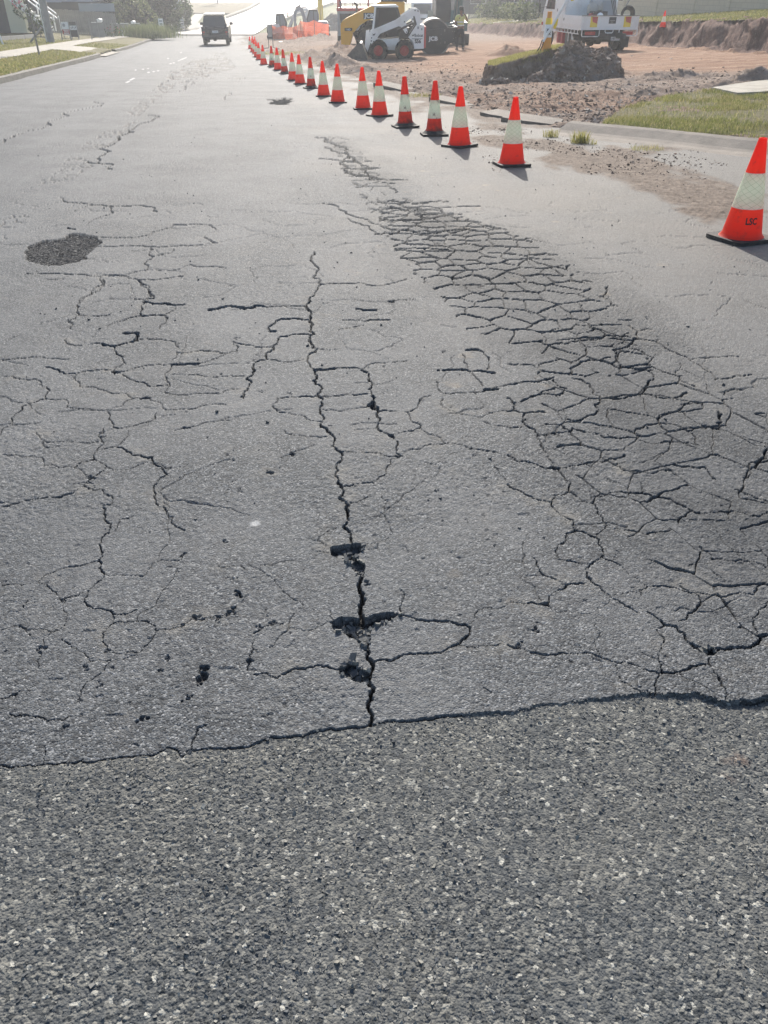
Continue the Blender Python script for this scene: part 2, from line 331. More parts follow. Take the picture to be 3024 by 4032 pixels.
# ================================================================ ROAD with its cracks as real relief
# traced crack lines: (origin x, origin y, zoom) then (width in traced units, points...)
CR = {
'A': (1000, 1900, 1.659, """
17 550,0 575,40 560,105 620,150 610,200 585,290 625,330 640,400 650,440
26 700,590 690,690 715,760 695,810 715,880 715,940
24 740,980 745,1030 725,1080 745,1140 775,1180 765,1230 740,1290 780,1350 755,1420 765,1500 765,1585
7 590,30 650,20 790,10
6 630,135 700,120 760,90
4 420,375 440,350 540,300
5 420,375 450,400 500,425
4 300,370 420,380
5 720,405 800,390 880,370 905,335 880,260 850,200 875,130 830,90
8 960,700 980,740 960,800 960,860
14 960,865 1060,890 1120,905 1200,905 1300,915 1390,930 1415,950 1410,990 1380,1015 1330,1055 1270,1080 1220,1110 1120,1115 1000,1120 940,1140 880,1160 780,1170
7 1395,930 1440,900 1500,820 1580,825 1659,790
6 1330,1060 1400,1075 1500,1065 1620,1055
13 560,1215 480,1195 420,1190 350,1205 270,1210 210,1240 150,1275 80,1240 20,1255 0,1245
9 0,980 60,940 130,915 200,915
5 230,945 330,965 420,935 490,905
5 30,540 120,540 260,510
4 370,450 450,450 500,460
4 720,440 810,425 820,395
4 480,820 500,870 520,900
"""),
'B': (0, 2000, 1.659, """
11 675,0 680,50 725,110 715,150 660,220 655,260 670,290 640,350 665,360 680,430 610,510 550,610 620,655 680,660 720,665 735,690 820,690 900,660
6 755,150 780,85 880,55
7 640,350 540,375 380,405 290,440 250,480 140,505 60,500 0,505
7 250,480 340,540 400,600 450,580 550,550
6 180,600 150,650
6 430,600 440,690 430,740 390,790 330,805 270,785 160,780 120,765 0,790
7 120,765 200,830
5 330,810 280,850 265,920 240,990 245,1040
7 400,850 460,900 520,930 580,990 680,995 720,990
7 735,700 740,745 810,745 940,735 1000,760 1015,800 960,890 900,940 830,970 720,1000 630,1090 560,1130 500,1250
8 740,750 690,790 670,840 700,900 750,950 900,940
6 1015,800 1180,770 1250,720 1310,725 1420,700 1500,690 1530,660
8 0,1240 60,1220 130,1185
9 60,1335 150,1350 230,1355 300,1385 410,1380 470,1350
12 1257,1590 1265,1500 1290,1430 1350,1410
6 285,1700 285,1640 285,1540
9 1659,850 1650,920 1630,1000 1610,1060
5 1530,1010 1620,1005
8 1070,0 1100,60 1130,70 1145,125 1220,150
10 1180,320 1220,290
6 1430,380 1560,370 1600,405
3 690,430 780,440 930,450 970,400 1000,360 1180,340 1210,300
14 1540,540 1570,580
14 1310,1030 1300,1070 1340,1100 1310,1130
"""),
'C': (2000, 1900, 1.62, """
10 0,20 80,60 150,95 275,130 300,180 360,225 415,245 430,310 500,330 580,370 605,430 605,470 560,500 520,525 505,600 540,640 600,690 660,735 730,770 800,810 830,830
9 275,130 300,90 400,70 400,0
9 400,70 470,125 540,140 570,180 600,230 630,270 620,300 560,340 580,380
11 540,140 560,100 640,75 740,65 850,70 950,95 1000,100 1100,140 1180,180 1130,215 1090,260
8 630,290 720,305 800,315 870,340 950,325 1060,300
8 430,315 370,330 370,370 320,410 325,495 420,510 520,525
9 155,480 190,540 220,590 300,620 370,655 440,650 490,645
10 370,655 360,680 290,700 265,760 255,780 200,775 100,775 0,765
5 265,790 320,830 430,830 540,845 560,900 590,960 560,1000 590,1090 600,1115
4 570,800 650,750
8 605,480 680,515 740,555 840,625 890,665 990,660 1060,670 1150,700 1180,715
6 890,665 840,690 850,720
5 680,720 740,705 830,700
15 890,825 950,860 1000,905 1070,915 1130,970 1160,1020 1230,1070 1290,1090
11 1090,885 1150,850 1210,790 1230,760 1200,700
20 1180,1025 1240,1060 1290,1085 1330,1060 1430,1050 1550,1045 1610,980 1659,970
9 1000,905 950,935 960,960 1000,1000 970,1080 985,1160 980,1210
16 980,1210 1080,1205 1170,1170 1280,1155 1290,1110
16 1290,1160 1350,1240 1390,1310 1395,1390
8 690,1160 690,1220 730,1270 800,1310 850,1330 950,1345
10 0,1035 80,1060 180,1085 270,1095 420,1090 530,1085 600,1115 700,1150 790,1155 870,1190 965,1215 940,1280 955,1345
10 1190,190 1300,190 1450,190 1560,215 1600,220 1659,190
8 850,0 850,70
9 1450,40 1530,70 1600,100 1659,120
9 1210,400 1260,440 1300,490 1310,490 1420,500 1540,505 1659,550
6 1290,520 1200,520 1150,540
6 1300,560 1390,640
8 1100,660 1160,700 1300,720 1480,700 1570,715 1659,640
9 1659,760 1600,830 1560,860 1580,930 1610,980
"""),
'D': (2000, 900, 1.62, """
9 0,860 140,865 230,905 300,915 400,920 440,870 470,850 560,840 660,825
10 0,995 120,975 230,965 300,940
9 290,960 340,1010 380,1020
10 0,1080 30,1110 150,1070 250,1055 330,1060 360,1020
10 30,1110 30,1160 100,1175 200,1165 240,1170
9 0,1165 30,1160
10 105,1180 110,1250 190,1320 300,1305 400,1290 410,1265
8 190,1320 210,1385 260,1440 270,1480 310,1530 360,1590 380,1620
5 0,1270 100,1270
9 0,1450 60,1490 160,1500 240,1535 290,1530
12 280,1530 330,1535
10 310,1530 400,1515 500,1495 600,1490 700,1465 750,1440
10 380,1215 430,1230 500,1200 550,1185
10 550,1185 560,1120 600,1080 740,1080 860,1045 950,1075 1080,1075 1150,1045
9 600,1080 540,1020 520,990 470,960 400,950
10 860,1045 900,970 930,930 880,900 720,880 690,830 675,780
8 675,780 720,770 830,700 700,685 620,685
7 620,685 560,710 440,720 380,735 230,740 190,720
7 620,685 560,640 440,610 400,640 340,650 180,655 130,640
6 830,700 830,650 780,610
5 830,650 920,640
7 780,765 870,790 930,820 900,870
6 830,700 990,740 1070,790 1160,840 1200,860 1300,920 1320,965 1450,940 1560,930
7 720,880 830,895 940,910
6 1100,960 1140,990 1200,1010
8 410,1270 550,1300 620,1330 750,1330 820,1330
8 820,1275 820,1330 900,1365 1100,1360 1220,1380 1200,1330 1150,1290 990,1240 820,1275
8 980,1240 970,1190 1050,1170 1160,1165 1240,1150 1240,1120 1100,1130
14 1250,1255 1350,1280 1350,1210 1340,1160
8 1150,1290 1250,1270
7 1350,1280 1480,1330 1600,1390
12 1060,1505 1160,1515 1260,1520 1290,1560 1330,1600
9 700,1500 740,1545 900,1560 1050,1540
9 1300,1440 1360,1450
9 1659,1475 1540,1500 1500,1590
4 1160,840 1350,820 1480,815
6 1380,1060 1390,1035 1500,1025
5 640,370 610,430 650,460 680,500
"""),
'E': (1000, 900, 1.659, """
7 395,155 400,170 385,220 405,290 385,310 430,340 415,380 395,430
11 395,430 350,490 345,520 370,560 365,595 375,640 390,690 370,740 410,790 350,870 400,930
12 400,930 390,1000 440,1040 420,1100 450,1120 430,1190 445,1270 490,1340 530,1390 510,1430 575,1475 545,1540 550,1590 530,1620 548,1665
9 405,930 500,925 585,915 700,925
12 700,925 750,980 770,1020 750,1060 785,1120 780,1170 810,1200 820,1260 810,1310 850,1340 900,1360 930,1430 970,1495
16 400,930 460,928 525,922
5 710,925 760,890 880,875 1000,865
8 120,1165 150,1115 240,1105 420,1105 600,1095 750,1090
7 120,1165 170,1210 280,1225 370,1260 445,1270
4 445,1190 740,1175
7 820,1200 870,1195 1000,1205 1080,1130 1160,1090
7 1000,1205 1020,1245 1090,1290 1085,1310 960,1340 900,1355
5 810,1310 740,1315 650,1325
6 200,1330 250,1355 340,1370 480,1365
7 575,1470 700,1470 790,1470 850,1490 970,1495 900,1510 860,1590 850,1620 800,1650
5 970,1465 1060,1450 1150,1415 1260,1410 1220,1370 1090,1310
6 1260,1410 1350,1415 1440,1450 1600,1470
5 1230,1110 1235,1170 1280,1190 1490,1235 1600,1195 1659,1190
5 1500,1260 1560,1290 1659,1295
6 1190,1000 1210,1060 1250,1080 1500,1065 1520,1050 1600,1030 1659,1020
17 1205,928 1400,922
14 1510,1052 1600,1045
8 1400,920 1440,960 1500,1030
12 1410,930 1580,940
13 1385,795 1470,790
6 1360,820 1370,870 1400,910
9 1470,790 1530,840 1535,880 1515,920
5 430,360 600,355 700,350 740,365 850,365 1000,325
12 670,525 710,535 810,535
10 740,605 800,598 890,598
5 580,600 690,600 740,610
4 545,665 640,650 720,635
9 880,475 910,480
4 910,470 1060,465
6 0,500 350,510
12 0,497 60,500
10 350,595 180,585 130,620 100,665 150,670
9 370,695 300,690 170,705 150,750 120,770 125,790 85,810 85,855 0,875
4 85,855 330,860
4 410,785 560,790
5 0,770 120,770
6 1570,1560 1610,1610 1650,1650
12 230,1485 260,1475
11 85,1605 130,1603
"""),
'F': (0, 1100, 1.659, """
12 940,145 1000,160 1100,155 1150,165 1210,155
15 1370,190 1490,168 1600,182 1665,175
5 670,0 665,35 600,90 550,115 500,165 510,235 440,275 460,320
5 510,235 720,230
6 910,0 970,75 1010,110 1000,125 870,130
6 940,150 935,190 910,235 1070,230 1130,200 1150,180
5 910,235 740,280 700,300
6 1070,230 1085,270 1040,320
14 810,345 885,340 890,370 895,395
12 630,410 740,430 880,395
4 430,380 430,410 530,425 620,410
4 905,385 1140,400 1170,440
6 740,430 800,500 820,545 760,570 730,600
8 300,570 420,615 570,595 720,590 760,605
11 735,600 785,604
4 760,605 880,575 1040,550 1130,555
15 1130,552 1310,547
5 1310,545 1400,515 1480,480 1550,465 1545,430 1520,410
8 1520,400 1665,430
5 1120,520 1150,470 1310,460 1480,480
6 1120,560 1110,690 1080,740 1110,750 1320,750 1450,750 1500,720 1590,720
4 1120,620 1280,620 1430,635 1600,635
7 780,615 860,655 980,700 1100,690
5 0,520 130,510 250,500 320,515 460,520
7 20,630 130,650 240,655 260,690 310,715 300,785 240,805 160,830 100,890 80,950 10,1010 0,1040
6 300,785 430,790 440,835 520,855 650,865 720,860 800,830 870,780 930,780 980,785 1060,830 1090,860 1200,855 1330,830 1480,825
11 930,780 970,780
4 80,960 160,960 280,940
5 500,620 490,660 520,700 650,720 740,750 830,750 870,780
7 700,870 725,930 740,970 780,985 870,970 980,940 1020,880
8 680,980 680,1090 640,1130 620,1190 510,1220 490,1245
6 840,1000 770,1100 700,1115 660,1130
9 770,1110 830,1140 920,1165 990,1180 1060,1240 1090,1290 1030,1340 1005,1390 1020,1460 1030,1500
12 580,1310 610,1310
5 620,1190 690,1220 740,1260 860,1250 970,1210
9 700,1235 650,1280 600,1310 555,1365 480,1410 400,1435 250,1445 130,1470 60,1490 0,1500
8 560,1365 680,1390 740,1440 720,1480 670,1485
5 20,1160 170,1175 280,1180 290,1230 390,1245 490,1245 550,1280 580,1310
5 1000,1200 1090,1250 1200,1240 1230,1215
4 240,1010 260,1040 330,1080 480,1075 670,1070
5 1140,1000 1230,980 1500,930 1490,900
11 1659,550 1620,640 1625,700 1595,740 1590,790
10 1200,980 1250,980
"""),
'G': (0, 400, 1.659, """
9 440,825 500,835
11 570,390 640,405 680,350 740,280 800,220 870,175 960,90
6 640,405 730,410 710,460
5 390,625 410,645 500,660 600,670 720,682 830,680 940,680 1000,690 1030,720
4 590,672 490,715
5 720,682 715,710 740,725 650,760 560,810
7 0,275 130,215 300,140 450,65 600,0
4 640,885 740,885 820,890 900,885 1000,850 1130,800 1300,795 1360,795 1410,830
9 1390,915 1412,915
4 640,945 820,940 980,945 1130,940 1250,935 1400,915
5 1340,870 1400,915
5 985,945 970,990 1000,1010 1090,990 1130,960
6 1000,1010 940,1050 960,1095 870,1110 800,1135 700,1130 660,1140 480,1135 400,1125 240,1125 150,1130
10 740,1130 820,1137
5 820,1135 900,1160 1100,1150 1200,1135
6 900,1160 920,1200 970,1240 1010,1265 940,1300 960,1310
6 660,1145 680,1190 600,1250 550,1280 510,1320
3 300,1165 420,1160
4 960,1095 1110,1100 1240,1060 1440,1080 1480,1085
"""),
'H': (1200, 400, 2.074, """
8 90,295 190,315 260,360 330,400 350,450 400,480 460,520 500,570 545,610 600,625
7 165,375 260,410 330,430
7 350,450 290,500 320,550 330,580 420,600 520,605
8 545,610 540,630 720,635 860,632
4 120,470 300,490 560,490
4 300,545 620,545
5 640,660 740,665
6 690,700 740,740
6 690,805 760,812 880,820 1180,810
9 700,850 780,870 860,885 970,878
8 620,895 690,905
8 900,920 1000,925 1290,915
9 620,968 690,970 820,965 880,970 1030,955
12 585,1085 740,1080
5 350,945 430,990 540,1050 590,1080
5 150,830 340,895 480,950 620,1010 720,1055
8 740,1080 800,1050 880,1060 1000,1080 1080,1078 1220,1050 1400,1050
4 1050,865 1140,858 1440,855
5 1380,985 1560,1035 1659,1050
8 740,1198 900,1195 1010,1200 1180,1215
"""),
'I': (600, 0, 2.765, """
6 0,985 90,920 180,850 240,800
6 280,990 340,930 400,870 480,810 560,730 570,690
5 215,730 330,725
5 180,780 240,790 400,800
4 600,855 1000,855
7 930,860 1010,850
4 270,770 330,765 400,770 500,760 690,745 820,745
4 780,1090 850,1000
4 240,700 420,690 560,690
8 1250,1085 1400,1070 1500,1070
5 1010,560 1060,440
"""),
}
HOLES = [  # outline in photo pixels, depth (m)
 ((1000, 1900, 1.659), "500,425 640,405 660,395 720,400 715,440 665,480 600,495 560,490 505,470", .045),
 ((1000, 1900, 1.659), "590,500 665,485 715,520 720,590 695,605 640,560", .030),
 ((1000, 1900, 1.659), "495,905 700,880 760,870 950,850 960,865 880,905 780,945 740,960 640,1010 600,985 520,960", .045),
 ((1000, 1900, 1.659), "640,1000 760,950 755,1040 735,1090 690,1040", .022),
 ((1000, 1900, 1.659), "550,1215 620,1160 670,1165 665,1200 760,1230 735,1300 680,1300 620,1270 560,1250", .038),
 ((1000, 900, 1.659), "735,1165 760,1140 785,1130 800,1165 820,1190 770,1190", .04),
 ((1000, 900, 1.659), "875,1350 925,1352 915,1380 895,1372", .03),
 ((0, 400, 1.659), "160,980 180,950 270,915 360,905 430,895 440,875 470,860 540,865 600,875 635,895 640,940 580,985 575,1020 520,1050 400,1070 320,1075 230,1060 165,1020", .022),
 ((960, 120, 4.879), "450,1325 520,1305 700,1300 730,1275 910,1295 900,1340 970,1365 900,1430 600,1440 500,1370", .02),
 ((2000, 1900, 1.62), "1235,1062 1310,1045 1335,1065 1300,1100 1265,1092", .05),
 ((2000, 1900, 1.62), "190,770 255,765 268,795 225,785", .03),
]
PITS = [  # small ravelled pits: zoom B/F/A coordinates x,y,r
 ('B', "1270,715,22 1325,727,14 1425,713,18 1490,692,22 1525,665,20 1555,560,20 1330,1090,40 1300,1130,20 1315,1030,18 1220,1245,24 935,1370,24 1090,975,18 1045,1060,15 735,1030,13 690,930,16 268,905,22 260,935,16 405,1425,18 1465,215,15 1520,460,13 550,1040,18 655,1150,14 410,600,16 150,1350,14 1195,765,14 640,1130,12 525,1255,12 1110,385,10 1160,415,11 835,1270,10 1630,985,26 345,640,8 490,120,7"),
 ('F', "590,1312,22 990,1180,14 770,603,18 1545,380,13 1520,1330,10 1570,1385,14 1490,1165,12 680,1010,14 680,1040,14 1065,1250,12 1220,870,10 950,780,20 1165,410,9 1000,1215,10"),
 ('A', "85,870,9 15,1095,12 30,940,18 120,915,18 1285,265,6 1570,415,12 830,205,6 740,660,18 700,605,14 1195,1155,8 240,975,8 1100,1180,7"),
 ('E', "1640,440,8 1450,1555,9 1240,805,14 1285,1170,9 1480,380,14 230,1085,14 1095,1125,11 50,1070,12 245,1480,20 105,1603,16 1430,1485,12 850,905,9"),
 ('C', "865,945,8 640,385,7 705,1022,5 235,360,9 195,330,9 1005,1105,9 70,1045,20 175,935,18 230,775,16 515,615,14 365,655,14 430,310,12"),
 ('D', "1255,580,8 1290,393,7 1120,235,6 1035,238,5 785,198,5 1465,297,8 900,870,16 1350,1240,14 1260,1260,18 300,1535,18 240,525,11"),
 ('H', "850,865,16 660,1030,14 910,922,14 690,905,12 1080,1165,14 870,970,10 860,1055,18 1195,980,9"),
 ('G', "1400,915,14 240,1115,8 1500,1195,10 1480,1130,8"),
]
def pxs(org, txt):
    return [(org[0]+float(a.split(',')[0])/org[2], org[1]+float(a.split(',')[1])/org[2]) for a in txt.split()]
def flat_at(px, py):      # on the plain sloping road
    dx, dy, dz = ray(px, py); lo, hi = .3, 200.
    for _ in range(50):
        t = (lo+hi)/2
        if CAMH+dz*t > zr(dy*t): lo = t
        else: hi = t
    return dx*t, dy*t
# patch edge across the road: old cracked seal beyond, coarse seal on the camera's side
EDGE_PX = [(-60, 3022), (0, 3018)]+pxs((0, 2000, 1.659), "150,1697 240,1690 330,1675 420,1670 520,1650 600,1655 700,1630 800,1615 900,1610 1000,1605 1060,1580 1090,1558 1150,1590 1190,1630 1220,1590 1255,1582 1380,1568 1659,1542")\
  + pxs((1000, 1900, 1.659), "100,1672 300,1650 500,1620 700,1592 765,1582 870,1562 1000,1560 1100,1550 1200,1530 1400,1520")\
  + pxs((2000, 1900, 1.62), "0,1450 60,1440 140,1428 160,1412 330,1400 500,1372 740,1355 880,1332 950,1347 1200,1342 1300,1368 1390,1387 1560,1387 1659,1367")+[(3150, 2735)]
_ew = np.array([flat_at(*p) for p in EDGE_PX]); _ew = np.vstack([[-9, _ew[0, 1]-.12], _ew, [9, _ew[-1, 1]+.5]])
_o = np.argsort(_ew[:, 0]); _ew = _ew[_o]
def edgeY(X): return np.interp(X, _ew[:, 0], _ew[:, 1])+.006*fbm(X*9, X*0, 3, 3)+.0060*fbm(X*55, X*0, 4, 3)

def build_road():
    py = np.linspace(4330, -1, 1500)
    # rows evenly stepped in viewing angle: finer near the feet, coarser far away
    rows = []
    for p in py:
        x, y = flat_at(1512, p)
        if y > 97: break
        rows.append(y)
    rows = np.array(rows); rows = rows[np.concatenate([[True], np.diff(rows) > 1e-4])]
    far = np.arange(rows[-1]+.4, 100, .4)
    rows = np.concatenate([[-3, -1, .1, .3], rows[rows > .32], far]) if rows[0] > .3 else rows
    inner = np.linspace(-1.07, 1.07, 1180); outer = 1.07+np.cumsum(np.geomspace(.003, .12, 60))
    us = np.concatenate([-outer[::-1], inner, outer]); nc = len(us); nr = len(rows)
    zc = np.maximum(rows*math.cos(PITCH)+(CAMH-zr(rows))*math.sin(PITCH), .8)
    hw = 1512/FPX*zc
    X = us[None, :]*hw[:, None]; Y = np.repeat(rows[:, None], nc, 1)
    pitch_y = np.gradient(rows); pitch_x = hw*(inner[1]-inner[0])
    cell = np.maximum(pitch_x, pitch_y*.5)
    D = np.zeros((nr, nc), np.float32)          # crack depth
    FN = np.zeros((nr, nc), np.float32); PT = np.zeros((nr, nc), np.float32)
    u_of = lambda x, y: x/np.interp(y, rows, hw)
    def stamp(x, y, w, dep):
        r0 = np.searchsorted(rows, y-w*1.0); r1 = np.searchsorted(rows, y+w*1.0)+1
        i = min(max(np.searchsorted(rows, y), 0), nr-1); lw = max(w, pitch_x[i]*.62)
        if i <= 4 or i >= nr-2: return
        ly = max(w, pitch_y[i]*.55)
        r0 = max(np.searchsorted(rows, y-ly), 1); r1 = min(np.searchsorted(rows, y+ly)+1, nr)
        c0 = max(np.searchsorted(us, (x-lw)/hw[i])-1, 0); c1 = min(np.searchsorted(us, (x+lw)/hw[i])+1, nc)
        if c1 <= c0 or r1 <= r0: return
        sx = X[r0:r1, c0:c1]; sy = Y[r0:r1, c0:c1]
        d = np.sqrt(((sx-x)/lw)**2+((sy-y)/ly)**2)
        v = dep*np.clip((1.0-d)*2.6, 0, 1); np.maximum(D[r0:r1, c0:c1], v, out=D[r0:r1, c0:c1])
    def stamp_soft(A, x, y, w, val):
        i = min(max(np.searchsorted(rows, y), 0), nr-1)
        r0 = max(np.searchsorted(rows, y-w), 1); r1 = min(np.searchsorted(rows, y+w)+1, nr); c0 = max(np.searchsorted(us, (x-w)/hw[i])-1, 0); c1 = min(np.searchsorted(us, (x+w)/hw[i])+1, nc)
        if c1 <= c0 or r1 <= r0: return
        d = np.hypot(X[r0:r1, c0:c1]-x, Y[r0:r1, c0:c1]-y)/w
        np.maximum(A[r0:r1, c0:c1], val*np.clip((1-d)*2, 0, 1), out=A[r0:r1, c0:c1])
    rs = random.Random(5)
    def fract(pts, n):
        for _ in range(n):
            q = [pts[0]]
            for a, b in zip(pts, pts[1:]):
                dx, dy = b[0]-a[0], b[1]-a[1]; k = rs.uniform(-.16, .16); m = rs.uniform(.4, .6)
                q += [(a[0]+dx*m-dy*k, a[1]+dy*m+dx*k), b]
            pts = q
        return pts
    for key, (ox, oy, zm, txt) in CR.items():
        for line in txt.strip().split('\n'):
            tk = line.split(); w = float(tk[0])/zm*(.62 if key in 'GI' else .85 if key in 'FE' and float(tk[0]) < 9 else 1)
            pts = [flat_at(*p) for p in pxs((ox, oy, zm), ' '.join(tk[1:]))]
            pts = fract(pts, 3)
            ph = rs.uniform(0, 100); fin = rs.random() < .45
            seglen = 0
            for a, b in zip(pts, pts[1:]):
                L = math.hypot(b[0]-a[0], b[1]-a[1])
                zcc = a[1]*math.cos(PITCH)+(CAMH+.036*a[1])*math.sin(PITCH)
                # lines lying across the view show their width foreshortened
                sa = (CAMH+.036*a[1])/math.hypot(a[1], CAMH+.036*a[1]); ca = abs(b[0]-a[0])/(L+1e-9)
                ww = w*zcc/FPX*(1+(1/max(sa, .15)-1)*ca*.75)
                n = max(1, int(L/(ww*.45+.0015)))
                if fin and a[1] < 8: stamp_soft(FN, a[0]+rs.gauss(0, .01), a[1]+rs.gauss(0, .01), rs.uniform(.02, .05), 1.0)
                for k in range(n):
                    t = k/n; seglen += L/n
                    x, y = a[0]+(b[0]-a[0])*t, a[1]+(b[1]-a[1])*t
                    f = .58+.6*float(_h(np.int64(int((seglen+ph)/.035)), np.int64(3), 8)) if w < 12 else .8+.45*rs.random()
                    hwid = ww*.5*f*1.05
                    stamp(x+rs.uniform(-.15, .15)*hwid, y+rs.uniform(-.15, .15)*hwid, hwid, min(max(hwid*5, .006 if w < 3.4 else .011), .045))
    for xx in np.arange(-2.2, 2.6, .004):     # open joint along the cut edge of the old seal
        yy = float(edgeY(np.array([xx]))[0]); wj = .0016+.0025*float(vn(np.array([xx*9]), np.array([0.]), 12)[0])+.005*max(0, min(1, (xx-.85)/.3))
        if float(vn(np.array([xx*4]), np.array([3.]), 13)[0]) > .22: stamp(xx, yy+wj*.8, wj, .02)
    for key, txt in PITS:
        ox, oy, zm, _ = CR[key]
        for q in txt.split():
            a, b, r = map(float, q.split(','))
            x, y = flat_at(ox+a/zm, oy+b/zm); zcc = y*math.cos(PITCH)+(CAMH+.036*y)*math.sin(PITCH)
            rr = r/zm*zcc/FPX
            for k in range(7):
                stamp(x+rs.gauss(0, .55)*rr*1.2, y+rs.gauss(0, .5)*rr*1.4, rr*rs.uniform(.35, .75), min(rr*.9, .02))
    for x0, y0, x1, y1 in [(528, 277, 560, 274), (560, 274, 594, 269), (520, 287, 545, 287), (575, 286, 596, 284), (495, 328, 512, 320), (512, 318, 530, 309), (652, 231, 675, 229), (665, 252, 690, 246), (700, 240, 735, 226), (600, 283, 624, 279), (705, 208, 720, 206), (880, 290, 892, 290)]:
        a = flat_at(x0, y0); b = flat_at(x1, y1); n = max(2, int(math.hypot(b[0]-a[0], b[1]-a[1])/.03))
        for k in range(n): t = k/n; stamp_soft(PT, a[0]+(b[0]-a[0])*t, a[1]+(b[1]-a[1])*t, .055, .8)
    a = flat_at(1003, 2062); stamp_soft(PT, a[0], a[1], .022, .45)
    # block cracking in the wheel path (crocodile skin)
    def inside(poly, A, B):
        r = np.zeros(A.shape, bool); n = len(poly)
        for i in range(n):
            x1, y1 = poly[i]; x2, y2 = poly[(i+1) % n]
            c = ((y1 > B) != (y2 > B)) & (A < (x2-x1)*(B-y1)/((y2-y1) if y2 != y1 else 1e-9)+x1); r ^= c
        return r
    band = [flat_at(*p) for p in [(1290, 540), (1370, 540), (1560, 760), (1790, 860), (2130, 950), (2400, 1170), (2560, 1330), (2760, 1500), (3200, 1800), (3200, 2250), (2900, 2050), (2600, 1700), (2300, 1600), (2060, 1420), (1800, 1230), (1600, 1050), (1490, 880), (1370, 690)]]
    core = [flat_at(*p) for p in [(1480, 780), (1640, 790), (2080, 940), (2330, 1140), (2470, 1300), (2560, 1440), (2400, 1480), (2160, 1400), (1840, 1300), (1720, 1150), (1560, 1000)]]
    tile = np.zeros((nr, nc), np.float32)
    rr = (rows > 1.3) & (rows < 22)
    i0, i1 = np.argmax(rr), len(rows)-np.argmax(rr[::-1])
    x = X[i0:i1]; y = Y[i0:i1]
    wx = x+.05*fbm(x*3, y*3, 31, 3)+.008*fbm(x*22, y*22, 35, 2); wy = y+.05*fbm(x*3+9, y*3, 41, 3)+.008*fbm(x*22, y*22+5, 45, 2)
    inb = inside(band, x, y); inc = inside(core, x, y)
    pxx = pitch_x[i0:i1, None]*np.ones_like(x); pyy = pitch_y[i0:i1, None]*np.ones_like(x)
    def net(mask, c, seed, prob, wlo, whi, dm, tl=.0035, wob=0.0):
        m = mask; qx = wx[m]; qy = wy[m]
        if wob: qx = qx+wob*fbm(x[m]*7, y[m]*7, seed+60, 3); qy = qy+wob*fbm(x[m]*7+3, y[m]*7, seed+61, 3)
        ed, eid, bi, enx = voro_edge(qx, qy, c, seed)
        wid = wlo+(whi-wlo)*(eid*97.3 % 1.0)**2; wid = np.maximum(wid*.5, .58*np.hypot(pxx[m]*enx, pyy[m]*np.sqrt(1-np.minimum(enx, 1)**2)))
        wm = .55+.9*vn(x[m]*25, y[m]*25, seed+77)
        on = (eid < prob)
        v = np.where(on, np.clip(wid*5, .008, dm)*np.clip((1-ed/(wid*wm))*2.4, 0, 1), 0)
        D[i0:i1][m] = np.maximum(D[i0:i1][m], v); tile[i0:i1][m] += ((bi-.5)*tl).astype(np.float32)
    low0 = inside([flat_at(*p) for p in [(2100, 1380), (2560, 1440), (2760, 1500), (3250, 1750), (3300, 2550), (2950, 2500), (2650, 2300), (2350, 2000), (2150, 1700)]], x, y)
    net(inb & ~inc & ~low0, .24, 3, .6, .0018, .006, .02, wob=.05)
    net(inc, .165, 4, .98, .0024, .0095, .03, wob=.018)
    low = inside([flat_at(*p) for p in [(2100, 1380), (2560, 1440), (2760, 1500), (3250, 1750), (3300, 2550), (2950, 2500), (2650, 2300), (2350, 2000), (2150, 1700)]], x, y)
    net(low & ~inc, .185, 14, .95, .0022, .0085, .028, wob=.022)
    dark = np.zeros_like(X); js = random.Random(9)
    lowp = [flat_at(*p) for p in [(2100, 1380), (2560, 1440), (2760, 1500), (3250, 1750), (3300, 2550), (2950, 2500), (2650, 2300), (2350, 2000), (2150, 1700)]]
    for _ in range(7):
        ox_, oy_ = js.uniform(-.22, .22), js.uniform(-.3, .3); w1 = .3*fbm(x*1.5, y*1.5, 50+_, 2)
        dark[i0:i1] += (inside(band, x+ox_+w1, y+oy_) | inside(lowp, x+ox_+w1, y+oy_))/7.0
    strip1 = [flat_at(*p) for p in [(-80, 930), (-20, 850), (560, 395), (640, 330), (860, 200), (900, 200), (700, 330), (600, 410), (330, 680), (0, 960)]]
    strip2 = [flat_at(*p) for p in [(640, 300), (760, 235), (900, 225), (930, 270), (780, 310), (700, 330)]]
    i2 = min(np.searchsorted(rows, 52), nr-1)
    for stp, c_, pr in ((strip1, .11, .5), (strip2, .3, .7)):
        xx = X[i0:i2]; yy = Y[i0:i2]; mk = inside(stp, xx+.12*fbm(xx*2, yy*.7, 5, 3), yy)
        ed, eid, bi, enx = voro_edge(xx[mk], yy[mk], c_, 21); wid = np.maximum(.003, cell[i0:i2, None]*np.ones_like(xx))[mk]*.7
        D[i0:i2][mk] = np.maximum(D[i0:i2][mk], np.where(eid < pr, .010*np.clip((1-ed/wid)*2, 0, 1), 0)*(vn(xx[mk]*3, yy[mk]*1.5, 23) > .35))
    side = ~inb & (y < 7.5) & (np.abs(x) < .52*y+1.2)
    net(side, .32, 9, .30, .0010, .0022, .006, 0, wob=.05)
    # holes
    hole = np.zeros((nr, nc), bool); big = np.zeros((nr, nc), np.float32)
